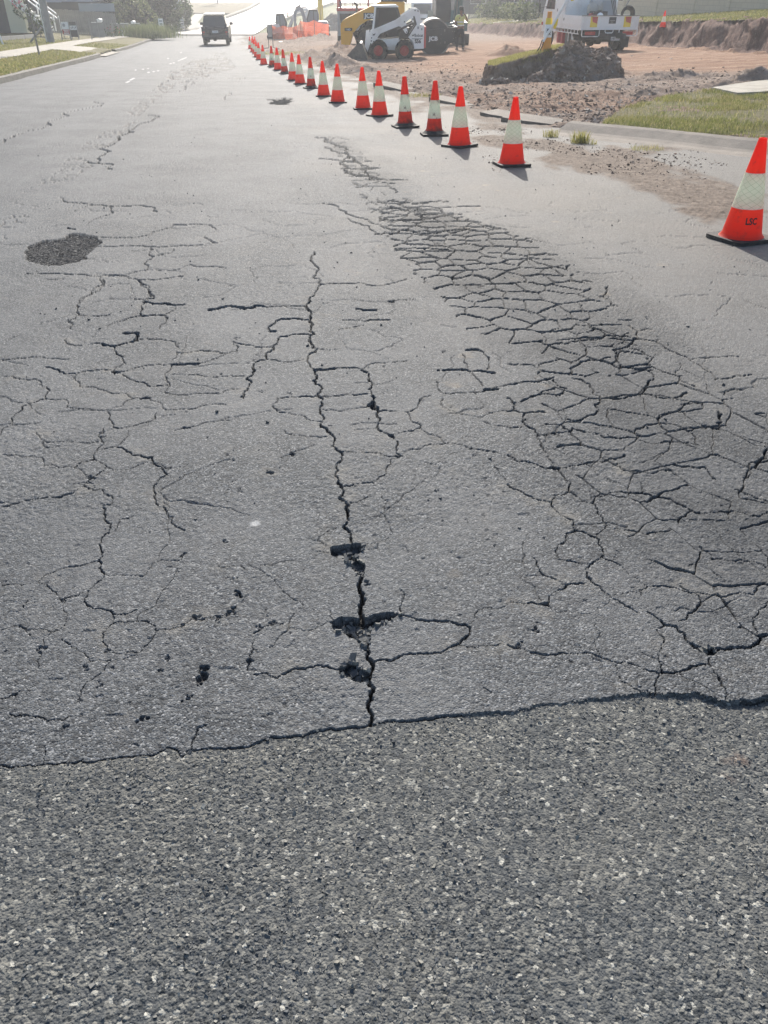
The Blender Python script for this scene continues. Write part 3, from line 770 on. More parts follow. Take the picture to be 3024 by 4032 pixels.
    for org, txt, dep in HOLES:
        poly = [flat_at(*p) for p in pxs(org, txt)]; poly = fract(poly+[poly[0]], 3)[:-1]
        xs = [p[0] for p in poly]; ys = [p[1] for p in poly]
        a0 = max(np.searchsorted(rows, min(ys))-1, 1); a1 = np.searchsorted(rows, max(ys))+1
        m = inside(poly, X[a0:a1], Y[a0:a1])
        rough = .55+.45*vn(X[a0:a1]*55, Y[a0:a1]*55, 61)+.25*fbm(X[a0:a1]*25, Y[a0:a1]*25, 62, 2)
        D[a0:a1][m] = np.maximum(D[a0:a1], dep*rough)[m]
        big[a0:a1][m] = 1
    # foreground seal
    eY = edgeY(X); fg = (Y < eY).astype(np.float32)
    dist = eY-Y
    dropx = np.interp(X[0]*0+us*hw[np.searchsorted(rows, 1.75)], [-1.2, 0, .75, .95, 1.5], [.005, .005, .006, .014, .022])[None, :]
    D = np.where(fg > 0, 0, D)
    Z = zr(Y)-D
    fgm = rows < 3.2; nfg = int(np.argmax(~fgm)) if (~fgm).any() else nr
    fx = X[:nfg]; fy = Y[:nfg]
    ff = fg[:nfg]
    d1, id1 = voro(fx+.002*fbm(fx*150, fy*150, 2, 1), fy, .0105, 71); d2, id2 = voro(fx, fy, .0055, 72)
    stone = (.0025*np.clip(1-d1/.0062, 0, 1)**.7*(.3+id1)+.0009*np.clip(1-d2/.0035, 0, 1)*(.4+id2))
    soft = .5+.5*sstep(-.25, .35, fbm(fx*2.2, fy*2.2, 55, 3))
    Z[:nfg] += ff*(stone*soft-dropx*np.where(dist[:nfg] < .035, 1.0+.25*(1-dist[:nfg]/.035)*(dist[:nfg] > 0), 1)+.004*fbm(fx*5, fy*5, 6, 3))
    # texture of the worn seal: fine stones, hollows, raised blocks
    g1 = vn(X/.011, Y/.011, 81); g2 = vn(X/.005, Y/.005, 82); damp = np.clip(.02/np.maximum(cell, .003), .25, 1)[:, None]
    nf = (1-fg)
    rav = sstep(.05, .5, fbm(X*1.6, Y*1.6, 91, 4))
    inb2 = dark
    Z += nf*((.0018*(g1-.5)+.0010*(g2-.5))*(1+1.2*rav+.9*inb2)+.012*fbm(X*.8, Y*.8, 92, 3)+tile-.0028*(vn(X/.03, Y/.03, 83) > .93)*(vn(X*2, Y*2, 84) > .55))
    Z += .02*fbm(X*.15, Y*.15, 93, 2)*np.clip((Y-3)/8, 0, 1)
    # dried mud carried on to the seal beside the works
    ml = np.array([flat_at(*p) for p in [(1950, 545), (2240, 590), (2460, 655), (2640, 720), (2900, 800)]]); md = np.full(X.shape, 9.)
    r2 = (rows > 6) & (rows < 16); a, b = np.argmax(r2), len(rows)-np.argmax(r2[::-1])
    mm = md[a:b]
    for p, q in zip(ml, ml[1:]):
        vx, vy = q-p; t = np.clip(((X[a:b]-p[0])*vx+(Y[a:b]-p[1])*vy)/(vx*vx+vy*vy), 0, 1)
        mm = np.minimum(mm, np.hypot(X[a:b]-p[0]-vx*t, Y[a:b]-p[1]-vy*t))
    md[a:b] = mm
    mud = np.clip(1.10-md/.75+.9*fbm(X*2.6, Y*1.6, 95, 4), 0, 1)*(md < 2)
    mud = np.maximum(mud, np.clip(.62-np.maximum(XR(Y)-X, 0)*.50+.9*fbm(X*1.7, Y*1.1, 96, 4), 0, 1)*(Y > 8.5))
    tread = (np.sin((X*.5+Y*.9)*2*math.pi/.11) > .1)*.6+.4
    Z += sstep(.25, .7, mud)*(.004+.012*vn(X*28, Y*28, 97))*tread
    V = np.stack([X, Y, Z], -1).reshape(-1, 3)
    at = {'fg': fg.ravel(), 'crack': np.clip(D/.012, 0, 1).ravel(), 'mud': sstep(.15, .6, mud).ravel(), 'croc': np.clip(inb2*(.6+.4*vn(X*4, Y*4, 3)), 0, 1).ravel(), 'hole': big.ravel(), 'fines': FN.ravel(), 'paint': PT.ravel()}
    o = np_mesh('road', V, grid_faces(nr, nc), MT['asphalt'], attrs=at, smooth=True)
    tag(o, kind='structure')
    return X, Y, Z, rows, us, hw
def mat_asphalt():
    m, nt, b = new_mat('asphalt'); g = NG(nt); v = g.pos()
    sp = g.sep(v)
    fg = g.attr('fg'); ck = g.attr('crack'); mud = g.attr('mud'); hole = g.attr('hole')
    va = g.N('ShaderNodeTexVoronoi'); g.L(v, va.inputs['Vector']); va.inputs['Scale'].default_value = 210
    a1 = g.sep(va.outputs['Color'])[0]
    vb = g.N('ShaderNodeTexVoronoi'); g.L(v, vb.inputs['Vector']); vb.inputs['Scale'].default_value = 125
    a2 = g.sep(vb.outputs['Color'])[0]; a3 = g.sep(vb.outputs['Color'])[1]
    n1 = g.noise(v, 45, 6, .75); n2 = g.noise(v, 1.3, 5, .6); n3 = g.noise(v, 7, 5, .65)
    # worn seal: dark binder, mid grey stones, a few pale ones
    old = g.ramp(a1, [(0, (.012, .013, .015)), (.4, (.049, .053, .056)), (.75, (.106, .112, .116)), (.93, (.18, .187, .188)), (1, (.34, .34, .335))])
    old = g.mix(g.fr(n1, .35, .65), old, g.mix(.35, old, (.105, .111, .114)))
    old = g.mix(g.fr(n2, .40, .62, .0, .45), old, (.155, .157, .157))
    old = g.mix(g.fr(n3, .55, .75, 0, .3), old, (.19, .178, .16))
    cb = g.N('ShaderNodeCombineXYZ'); g.L(g.M('MULTIPLY', g.M('ADD', sp[0], g.M('MULTIPLY', sp[1], .18)), 1.5), cb.inputs[0]); g.L(g.M('MULTIPLY', sp[1], .10), cb.inputs[1])
    stk = g.noise(cb.outputs[0], 1.0, 5, .6)
    old = g.mix(g.fr(stk, .52, .70, 0, .42), old, g.mix(.5, old, (.03, .032, .035)))
    old = g.mix(g.fr(stk, .46, .30, 0, .35), old, (.155, .16, .16))
    # dust from the works: warm to the right of the lane
    dx = g.M('ADD', sp[0], g.M('MULTIPLY', sp[1], .13))
    dm = g.M('ADD', g.M('MULTIPLY', dx, .23), g.M('MULTIPLY', g.noise(v, .7, 5, .6), 1.1))
    dm = g.M('MULTIPLY', g.fr(dm, .58, 1.25, 0, .72), g.fr(sp[1], 2.2, 6.5, .15, 1))
    old = g.mix(dm, old, (.175, .158, .134))
    old = g.mix(g.M('MULTIPLY', g.fr(g.noise(v, 3.2, 4, .6), .66, .74, 0, .5), g.fr(dx, -.3, 1.2, .1, 1)), old, (.27, .215, .15))
    grn = g.noise(v, 26, 9, .82); old = g.mix(g.fr(grn, .50, .66, 0, .42), old, g.mix(.5, old, (.02, .021, .023))); old = g.mix(g.fr(grn, .48, .34, 0, .30), old, (.21, .212, .208))
    # coarse seal
    new = g.ramp(a2, [(0, (.032, .036, .039)), (.35, (.070, .076, .080)), (.62, (.108, .110, .106)), (.85, (.155, .153, .138)), (.955, (.22, .215, .19)), (1, (.42, .41, .36))])
    new = g.mix(g.fr(g.noise(v, 260, 4, .7), .4, .65, 0, .35), new, (.142, .142, .128))
    new = g.mix(g.fr(g.noise(v, 2.4, 5, .6), .4, .7, 0, .30), new, (.16, .152, .128))
    new = g.mix(g.fr(g.noise(v, 4.1, 3, .5), .70, .76, 0, .45), new, (.22, .13, .085))
    c = g.mix(fg, old, new)
    cm = g.M('MULTIPLY', g.attr('croc'), g.fr(g.noise(v, 2.6, 5, .7), .30, .60, .98, .45))
    c = g.mix(cm, c, g.mix(.60, c, (.020, .021, .023)))
    c = g.mix(g.M('MULTIPLY', g.attr('fines'), g.fr(n3, .5, .7, 0, .35)), c, (.20, .185, .155))
    c = g.mix(g.fr(g.noise(v, 11, 6, .75), .60, .72, 0, .22), c, (.27, .265, .255))
    c = g.mix(g.M('MULTIPLY', g.attr('paint'), g.fr(g.noise(v, 30, 6, .8), .42, .5)), c, (.62, .62, .60))
    brk = g.mix(g.noise(v, 90, 3, .6), (.022, .022, .024), (.085, .080, .072))
    c = g.mix(g.M('MULTIPLY', g.fr(ck, .25, .9), .85), c, brk)
    rub = g.ramp(g.sep(g.voro(v, 110))[0], [(0, (.018, .018, .019)), (.5, (.062, .062, .062)), (.85, (.12, .118, .113)), (1, (.24, .235, .22))])
    c = g.mix(g.M('MULTIPLY', hole, .95), c, rub)
    mc = g.ramp(g.noise(v, 11, 8, .78), [(.3, (.065, .048, .036)), (.5, (.15, .115, .088)), (.7, (.27, .215, .165))])
    c = g.mix(mud, c, mc)
    g.L(c, b.inputs['Base Color'])
    rg = g.fr(n1, .3, .7, .68, .84); rg2 = g.mix(g.M('MAXIMUM', mud, fg), rg, (.9, .9, .9)); g.L(rg2, b.inputs['Roughness'])
    g.L(g.M('MULTIPLY', .20, g.M('MULTIPLY', g.M('SUBTRACT', 1.0, hole), g.M('SUBTRACT', 1.0, g.M('MULTIPLY', g.attr('croc'), .45)))), b.inputs['Specular IOR Level'])
    h = g.M('ADD', g.M('MULTIPLY', va.outputs['Distance'], -.9), g.M('MULTIPLY', n1, .5))
    h2 = g.M('ADD', g.M('MULTIPLY', vb.outputs['Distance'], -.8), g.M('MULTIPLY', g.noise(v, 400, 3, .6), .35))
    n = g.bump(h, .0032, .75); n = g.bump(g.M('MULTIPLY', h2, fg), .0022, .8, n)
    n = g.bump(g.noise(v, 60, 4, .6), .004, .35, n)
    g.L(n, b.inputs['Normal'])
    MT['asphalt'] = m
mat_asphalt()
RX, RY, RZ, Rrows, Rus, Rhw = build_road()
def z_road(x, y):
    """height of the finished road surface"""
    i = np.clip(np.searchsorted(Rrows, y), 1, len(Rrows)-1); u = x/Rhw[i]
    j = np.clip(np.searchsorted(Rus, u), 1, len(Rus)-1)
    return RZ[i, j]
# ================================================================ LAND, DIRT, KERBS, GRASS
def mat_dirt():
    m, nt, b = new_mat('earth'); g = NG(nt); v = g.pos(); red = g.attr('red')
    n = g.noise(v, 5, 8, .7); n2 = g.noise(v, 1.1, 6, .65)
    st = g.noise(g.mapping(v, (.35, 2.2, 1)), 1.6, 6, .65)
    brown = g.ramp(n, [(.25, (.15, .108, .082)), (.5, (.27, .20, .152)), (.75, (.43, .34, .27))])
    brown = g.mix(g.fr(g.noise(v, 2.3, 5, .7), .52, .7, 0, .6), brown, (.20, .19, .185))
    pan = g.ramp(st, [(.3, (.17, .088, .055)), (.5, (.29, .165, .10)), (.66, (.46, .32, .225))])
    pan = g.mix(g.fr(n2, .5, .72, 0, .5), pan, (.20, .125, .09))
    c = g.mix(red, brown, pan)
    c = g.mix(g.attr('bank'), c, g.ramp(g.noise(v, 3.5, 7, .75), [(.3, (.10, .062, .048)), (.55, (.20, .125, .098)), (.75, (.34, .23, .17))]))
    g.L(c, b.inputs['Base Color']); b.inputs['Roughness'].default_value = .95; b.inputs['Specular IOR Level'].default_value = .15
    n3 = g.bump(g.noise(v, 22, 8, .75), .05, .8); g.L(g.bump(g.noise(v, 90, 5, .7), .012, .7, n3), b.inputs['Normal'])
    MT['earth'] = m
def mat_grass(name, a, c2, c3, dry=.35):
    m, nt, b = new_mat(name); g = NG(nt); v = g.pos()
    c = g.ramp(g.noise(v, 9, 8, .75), [(.3, a), (.55, c2), (.75, c3)])
    c = g.mix(g.fr(g.noise(v, 1.3, 6, .7), .42, .62, 0, dry), c, (.23, .18, .10))
    g.L(c, b.inputs['Base Color']); b.inputs['Roughness'].default_value = .85; b.inputs['Specular IOR Level'].default_value = .2
    g.L(g.bump(g.noise(v, 30, 8, .8), .08, 1.0), b.inputs['Normal']); MT[name] = m
def mat_blade(name, a, c2, tip):
    m, nt, b = new_mat(name); g = NG(nt); t = g.attr('tone')
    c = g.ramp(t, [(0, a), (.55, c2), (1, tip)]); c = g.mix(g.fr(g.noise(g.pos(), 1.6, 5, .7), .45, .68, 0, .75 if name.startswith('blade') else 0), c, (.36, .29, .15)); g.L(c, b.inputs['Base Color']); b.inputs['Roughness'].default_value = .55; b.inputs['Specular IOR Level'].default_value = .3
    tr = g.N('ShaderNodeBsdfTranslucent'); g.L(c, tr.inputs[0]); mx = g.N('ShaderNodeMixShader'); mx.inputs[0].default_value = .45
    out = nt.nodes['Material Output']; g.L(b.outputs[0], mx.inputs[1]); g.L(tr.outputs[0], mx.inputs[2]); g.L(mx.outputs[0], out.inputs[0]); MT[name] = m
def mat_concrete(name, col, rough=.85, crack=False):
    m, nt, b = new_mat(name); g = NG(nt); v = g.pos()
    c = g.ramp(g.noise(v, 3, 8, .7), [(.3, tuple(x*.62 for x in col)), (.5, tuple(x*.9 for x in col)), (.7, tuple(min(1, x*1.12) for x in col))])
    c = g.mix(g.fr(g.noise(v, 1.2, 6, .7), .55, .72, 0, .45), c, (.17, .13, .10))
    c = g.mix(g.fr(g.noise(v, 120, 3, .6), .35, .55, .25, 0), c, (.08, .08, .08))
    g.L(c, b.inputs['Base Color']); b.inputs['Roughness'].default_value = rough; b.inputs['Specular IOR Level'].default_value = .25
    g.L(g.bump(g.noise(v, 45, 7, .7), .012, .7), b.inputs['Normal']); MT[name] = m
mat_dirt()
mat_grass('lawn', (.080, .080, .035), (.185, .170, .065), (.28, .27, .11), .65)
mat_grass('lawn_far', (.07, .095, .03), (.14, .165, .055), (.22, .23, .10), .5)
mat_grass('dry_ground', (.10, .09, .05), (.20, .165, .10), (.32, .27, .19), .6)
mat_blade('blade', (.09, .11, .03), (.22, .235, .075), (.46, .41, .20))
mat_blade('leaf', (.018, .030, .012), (.050, .080, .026), (.13, .17, .06))
mat_blade('leaf_dark', (.010, .016, .009), (.026, .042, .018), (.06, .085, .035))
mat_blade('reed', (.06, .085, .03), (.15, .18, .07), (.30, .30, .15))
mat_concrete('concrete', (.25, .215, .175)); mat_concrete('footpath', (.42, .38, .31)); mat_concrete('grey_kerb', (.21, .195, .165))

mat_blade('blade_pale', (.16, .16, .045), (.33, .32, .10), (.55, .47, .22))
def fan(Y0, Y1, nrow, ulo, uhi, nc, py_hi=None):
    """rows from near to far, finer near the camera"""
    a = np.linspace(1/(Y0), 1/(Y1), nrow); rows = 1/a
    us = np.linspace(ulo, uhi, nc)
    hw = 1512/FPX*(rows*math.cos(PITCH)+(CAMH-zr(rows))*math.sin(PITCH))
    return us[None, :]*hw[:, None], np.repeat(rows[:, None], nc, 1)

# ---- whole-world ground sheet (grass), lower than everything laid on it
def ground():
    xs = np.concatenate([np.linspace(-260, -60, 26)[:-1], np.linspace(-60, 60, 121), np.linspace(60, 260, 26)[1:]])
    ys = np.concatenate([np.linspace(-30, 96, 43)[:-1], np.linspace(96, 240, 120), np.linspace(240, 275, 8)[1:]])
    X, Y = np.meshgrid(xs, ys); Z = zr(Y)-.06*(Y < 97)+.05*fbm(X*.3, Y*.3, 5, 3)*(Y > 100)
    Z = np.where(Y < 97, Z-.35, Z)
    Z += np.clip(np.abs(X+10)-60, 0, 200)*.05*sstep(60, 120, Y)
    o = np_mesh('ground', np.stack([X, Y, Z], -1).reshape(-1, 3), grid_faces(*X.shape), MT['lawn_far']); tag(o, kind='structure')
ground()

# ---- excavated dirt with the bank cut behind it
def rough_at(X, Y):
    s = X-XR(Y)
    r = np.clip(1.0-sstep(17, 26, Y), 0, 1); r = np.maximum(r, 1-sstep(1.5, 5.5, s))
    r = np.maximum(r, .8*(1-sstep(.0, 3.0, s-1))*(Y > 26))
    return r
def dirt_h(X, Y, fine=True):
    s = X-XR(Y); t = X-bX(Y)+.35*fbm(X*.9, Y*.9, 12, 4)
    k = sstep(100, 90, Y)
    base = z_site(X, Y)+hbank(Y)*(.75*sstep(-.1, .62, t)+.25*sstep(.1, .9, t+.25*fbm(X*1.7, Y*1.7, 29, 4)))*k+.13*np.clip(t-.3, 0, 9)*k
    r = rough_at(X, Y)*(t < 0)
    clod = np.abs(fbm(X*3.2, Y*3.2, 14, 5)); d1, i1 = voro(X+.03*fbm(X*9, Y*9, 3, 2), Y, .16, 19)
    n = r*(.085*fbm(X*.8, Y*1.5, 15, 5)+.04*(.3-clod)+.03*np.clip(1-d1/.08, 0, 1)**.7*(i1 > .6)*i1)
    rut = np.abs(((X+.177*Y+.25*fbm(X*.4, Y*.2, 16, 3))*1.15) % 1-.5)
    n += (1-r)*(t < 0)*(.016*fbm(X*1.5, Y*1.5, 17, 5)+.018*(rut < .12)*vn(X*2, Y*.8, 18))
    n += (t > -.6)*(t < .9)*(.16*fbm(X*2.0, Y*1.2, 21, 5)+.06*fbm(X*7, Y*5, 22, 4))
    # spoil heaps
    for hx, hy, rx, ry, hh in HEAPS:
        q = np.sqrt(((X-hx)/rx)**2+((Y-hy)/ry)**2)
        n += hh*np.clip(1-q, 0, 1)**.8*(1+.9*fbm(X*3, Y*3, 23, 5))
    edge = -.10+.15*sstep(-.25, .5, s+.45*fbm(X*1.4, Y*1.4, 13, 4))
    edge = np.where(Y < 13.4, -.20+.24*sstep(.06, .55, s), edge)
    return base+n*sstep(-.1, .6, s)+edge
HEAPS = []
for (a, b2, rx, ry, hh) in [(3000, 330, .9, .5, .26), (2860, 345, .7, .35, .10), (2560, 325, 1.3, .5, .16), (2720, 315, 1.1, .5, .12), (2420, 300, 1.0, .5, .12), (2600, 380, .7, .4, .09),
      (1310, 262, 1.2, 1.6, .35), (1345, 215, 1.5, 2.0, .42), (1240, 232, 1.0, 1.6, .25), (2000, 222, 1.0, 1.2, .30), (1400, 330, .9, .8, .12), (1255, 160, 2.2, 3.0, .35), (1180, 170, 1.5, 2.0, .2), (1400, 285, .9, .9, .16)]:
    x, y, z = ground_at(a, b2, z_site); HEAPS.append((x, y, rx, ry, hh))
def dirt():
    X, Y = fan(9.3, 97, 820, -.52, 1.35, 1150)
    Z = dirt_h(X, Y); s = X-XR(Y); t = X-bX(Y)
    red = sstep(19, 27, Y+5*fbm(X*.25, Y*.25, 33, 4))*sstep(1.2, 5.0, s+2.5*fbm(X*.3, Y*.3, 34, 3)); red = np.maximum(red, .55*sstep(.35, .7, fbm(X*.35, Y*.5, 35, 4)+.35)*(Y < 24))
    red *= sstep(62, 46, Y)*.85+.15
    bank = (t > -.3)*1.0
    wb = (sstep(-.5, 0, t)*sstep(1.3, .8, t)); X = X+wb*.16*fbm(Y*1.6+Z*1.5, Z*5-Y*.7, 36, 4); Y = Y+wb*.12*fbm(Y*2.1-Z*2, Z*6, 37, 3)
    V = np.stack([X, Y, Z], -1).reshape(-1, 3); F = grid_faces(*X.shape)
    keep = ((s > -.9) & (t < 1.15)).ravel(); kf = keep[F].all(1); F = F[kf]
    used = np.unique(F); mp = np.zeros(len(V), int); mp[used] = np.arange(len(used))
    o = np_mesh('dirt_ground', V[used], mp[F], MT['earth'], attrs={'red': red.ravel()[used], 'bank': bank.ravel()[used]}); tag(o, kind='structure')
dirt()
def sheet(name, f, X, Y, mat, keep=None, kind='structure'):
    Z = f(X, Y); V = np.stack([X, Y, Z], -1).reshape(-1, 3); F = grid_faces(*X.shape)
    if keep is not None:
        kf = keep.ravel()[F].all(1); F = F[kf]; used = np.unique(F); mp = np.zeros(len(V), int); mp[used] = np.arange(len(used)); V = V[used]; F = mp[F]
    o = np_mesh(name, V, F, mat); tag(o, kind=kind); return o
# grass bank behind the cut
X, Y = fan(17, 99, 240, .15, 2.2, 420); t = X-bX(Y)+.25*fbm(X*1.2, Y*1.2, 44, 4)
def z_up(X, Y): return z_bank(X, Y)+.035+.03*fbm(X*2, Y*2, 43, 4)
sheet('grass_bank', z_up, X, Y, MT['lawn'], (t > .55) & (X-bX(Y) < 40))
# near verge between kerb and footpath
VERGE = [ground_at(*p, z_site) for p in [(2335, 532), (2440, 455), (2560, 418), (2660, 392), (2790, 378), (2900, 396), (3100, 378), (3300, 400), (3500, 640), (3100, 602), (2995, 588), (2760, 566), (2558, 543)]]
def inpoly(poly, A, B):
    A = np.asarray(A, float); r = np.zeros(A.shape, bool); n = len(poly)
    for i in range(n):
        x1, y1 = poly[i][:2]; x2, y2 = poly[(i+1) % n][:2]
        r ^= ((y1 > B) != (y2 > B)) & (A < (x2-x1)*(B-y1)/((y2-y1) if y2 != y1 else 1e-9)+x1)
    return r
def z_verge(X, Y): return z_site(X, Y)+.075+.03*fbm(X*1.1, Y*1.1, 51, 4)+.02*sstep(0, 1.2, X-XR(Y))
X, Y = fan(9.5, 19, 260, .45, 1.45, 420)
wob = .16*fbm(X*2.2, Y*2.2, 52, 4)
sheet('verge_right', z_verge, X, Y, MT['lawn'], inpoly(VERGE, X+wob*.6, Y+wob) & (X-XR(Y) > .34))
# footpath slab behind the verge
mb = MB()
slab = [ground_at(*p, z_site) for p in [(2795, 378), (2960, 352), (3200, 330), (3400, 350), (3200, 386), (2895, 402)]]
n = len(slab); top = [(x, y, z+.13) for x, y, z in slab]
mb.prism([(p[0], p[1]) for p in slab], 0, .1, 'z')
for v in mb.bm.verts: v.co.z = z_site(v.co.x, v.co.y)+(.155 if v.co.z > .05 else .03)
o = mb.build('footpath_slab', MT['footpath'], bevel=.008); tag(o, kind='structure')

# left verge, footpath, driveways
X, Y = fan(12, 98, 330, -2.6, -.2, 520); d = XL(Y)-X
sheet('verge_left', lambda X, Y: z_left(X, Y)+.02*fbm(X*1.6, Y*1.6, 61, 4)-.2*sstep(.20, .0, XL(Y)-X), X, Y, MT['lawn'], (d > .10))
def strip(name, d0f, d1f, ys, f, mat, off, n=5, side=-1, edge=XL, thick=.0):
    Y = np.repeat(np.array(ys)[:, None], n, 1); a = np.array([d0f(y) for y in ys]); b = np.array([d1f(y) for y in ys])
    X = edge(Y)+side*(a[:, None]+(b-a)[:, None]*np.linspace(0, 1, n)[None, :])
    return sheet(name, lambda X, Y: f(X, Y)+off, X, Y, mat)
PA = lambda y: np.interp(y, [12, 28, 40, 60, 80, 97], [1.5, 2.0, 2.3, 2.6, 1.7, .8]); PB = lambda y: PA(y)+1.25
strip('footpath_left', PA, PB, np.linspace(12, 97.6, 180), z_left, MT['footpath'], .022)
Y2 = np.linspace(46.5, 51.8, 12)
for nm, ya, yb in (('driveway_left', 44.6, 51.0), ('driveway_far', 82.0, 90.0)):
    ys = np.linspace(ya, yb, 16); n = 12; Y = np.repeat(ys[:, None], n, 1); dd = np.linspace(-.25, 2.6, n)[None, :]*np.ones((16, 1)); X = XL(Y)-dd
    sheet(nm, lambda X, Y: zr(Y)+.03+(z_left(X, Y)+.03-zr(Y)-.03)*sstep(-.25, 1.4, XL(Y)-X), X, Y, MT['footpath'])
# far hillside: road, side street, island kerb
ys = np.linspace(90, 172, 140); Y = np.repeat(ys[:, None], 10, 1); A = XL(Y); B = XR(Y); X = A+(B-A)*np.linspace(0, 1, 10)[None, :]
m, nt, b = new_mat('far_asphalt'); g = NG(nt); v = g.pos(); c = g.ramp(g.noise(v, 1.2, 6, .6), [(.3, (.13, .13, .13)), (.7, (.20, .195, .185))]); g.L(c, b.inputs['Base Color']); b.inputs['Roughness'].default_value = .6; b.inputs['Specular IOR Level'].default_value = .35; g.L(g.bump(g.noise(v, 20, 5, .7), .03, .6), b.inputs['Normal']); MT['far_asphalt'] = m
sheet('road_far', lambda X, Y: zr(Y)+.10, X, Y, MT['far_asphalt'])
X, Y = np.meshgrid(np.linspace(-90, 60, 120), np.linspace(167.5, 178, 10))
def z_cross(X, Y): return zr(Y)+.13
sheet('side_street', z_cross, X, Y, MT['far_asphalt'])
X, Y = np.meshgrid(np.linspace(-42, -22.9, 60), np.linspace(141, 167, 40))
sheet('dry_slope', lambda X, Y: zr(Y)+.20+.05*fbm(X, Y, 4, 3), X, Y, MT['dry_ground'], X < XL(Y)-.3)
def kerb_sweep(name, pts, prof, mat, zf, jig=0):
    """sweep a profile (offset to the left of travel, height) along ground points"""
    P = np.array(pts, float); seg = np.hypot(*np.diff(P, axis=0).T); L = np.concatenate([[0], np.cumsum(seg)])
    n = max(int(L[-1]/.22), 4); s = np.linspace(0, L[-1], n); x = np.interp(s, L, P[:, 0]); y = np.interp(s, L, P[:, 1])
    tx = np.gradient(x); ty = np.gradient(y); q = np.hypot(tx, ty); nx, ny = -ty/q, tx/q
    pr = np.array(prof); k = len(pr)
    X = x[:, None]+nx[:, None]*pr[None, :, 0]; Y = y[:, None]+ny[:, None]*pr[None, :, 0]; Z = zf(x, y)[:, None]+pr[None, :, 1]
    if jig: Z = Z+jig*fbm(X*4, Y*4, 5, 3); 
    o = np_mesh(name, np.stack([X, Y, Z], -1).reshape(-1, 3), grid_faces(n, k), mat, smooth=False); return tag(o, kind='structure')
up = [(-.02, -.1), (-.02, .012), (.0, .13), (.03, .152), (.16, .155), (.18, .13), (.18, -.1)]
ysk = np.arange(12, 44.8, .5); pts = [(float(XL(y)), y) for y in ysk]
kerb_sweep('kerb_left', pts, [(a, b2) for a, b2 in up], MT['grey_kerb'], lambda x, y: zr(y), .006)
kerb_sweep('kerb_left_far', [(float(XL(y)), y) for y in np.arange(51, 82, .5)], up, MT['grey_kerb'], lambda x, y: zr(y), .02)
kerb_sweep('kerb_hill', [(float(XL(y)), y) for y in np.arange(120, 168, 1.0)], [(-.15, -.1), (-.15, .2), (-.05, .34), (.3, .36), (.3, -.1)], MT['footpath'], lambda x, y: zr(y)+.05)
kerb_sweep('kerb_hill_right', [(float(XR(y)), y) for y in np.arange(167, 118, -1.0)], [(-.15, -.1), (-.15, .2), (-.05, .30), (.3, .32), (.3, -.1)], MT['footpath'], lambda x, y: zr(y)+.05)
kerb_sweep('kerb_side_street', [(x, 178.4) for x in np.arange(-80, 50, 2.)], [(-.2, -.1), (-.2, .2), (-.1, .34), (.3, .36), (.3, -.1)], MT['footpath'], lambda x, y: zr(y)+.1)
# rolled kerb at the right, with its gutter
kp = [ground_at(*p, lambda X, Y: zr(Y)) for p in [(2175, 523), (2290, 536), (2379, 545), (2460, 553), (2558, 563), (2700, 580), (2850, 598), (2995, 612), (3200, 634), (3500, 665)]]
kp = [(p[0], p[1]) for p in kp][::-1]
roll = [(.50, -.08), (.50, .118), (.44, .125), (.34, .108), (.14, .035), (.04, .018), (.0, .016), (-.16, .020), (-.30, .012), (-.31, -.05)]
kerb_sweep('kerb_right', kp[::-1], roll, MT['concrete'], lambda x, y: zr(y), .004)
# path up the hill on the left
def quad_strip(name, pts, w, zf, mat, off):
    P = np.array(pts); x = np.interp(np.linspace(0, 1, 40), np.linspace(0, 1, len(P)), P[:, 0]); y = np.interp(np.linspace(0, 1, 40), np.linspace(0, 1, len(P)), P[:, 1])
    X = x[:, None]+w*np.linspace(-.5, .5, 4)[None, :]; Y = np.repeat(y[:, None], 4, 1); return sheet(name, lambda X, Y: zf(X, Y)+off, X, Y, mat)
hp = [ground_at(*p, lambda X, Y: zr(Y)+.03) for p in [(735, 118), (760, 88), (788, 55)]]
quad_strip('hill_footpath', [(a, b2) for a, b2, c in hp], 1.5, lambda X, Y: zr(Y), MT['footpath'], .12)
o = quad_strip('hill_driveway', [(-21.9, 98), (-24.6, 121)], 2.6, lambda X, Y: zr(Y), MT['footpath'], .10)

# broken kerb slabs lying in the dirt
def kerb_chunk(px, py, L, w, h, rz, label, tilt=.06):
    x, y, z = ground_at(px, py, lambda X, Y: dirt_h(X, Y)); mb = MB(); poly = [(-L/2, -w/2), (-L/6, -w/2-.03), (L/2, -w/2+.02), (L/2+.05, 0), (L/2-.03, w/2), (0, w/2+.03), (-L/2+.04, w/2-.02)]
    mb.prism(poly, -.04, h, 'z'); o = mb.build('broken_kerb', MT['concrete'], bevel=.012, smooth=True); o.location = (x, y, max(z, float(zr(y)))+.01)
    o.rotation_euler = (tilt, .03, rz); tag(o, label, 'broken kerb', 'broken pieces of old kerb'); return o
kerb_chunk(1548, 350, 1.5, .35, .07, R(-62), 'long broken kerb slab in the dirt behind the cone pair')
kerb_chunk(1785, 412, 1.3, .32, .06, R(-58), 'broken kerb slab behind the clean cone with its dirty neighbour on the left')
kerb_chunk(1985, 464, .8, .4, .05, R(-50), 'pale flat kerb fragment just left of the tall foreground cone tip')
kerb_chunk(2095, 498, .95, .45, .06, R(-40), 'low kerb fragment at the broken end of the rolled kerb')

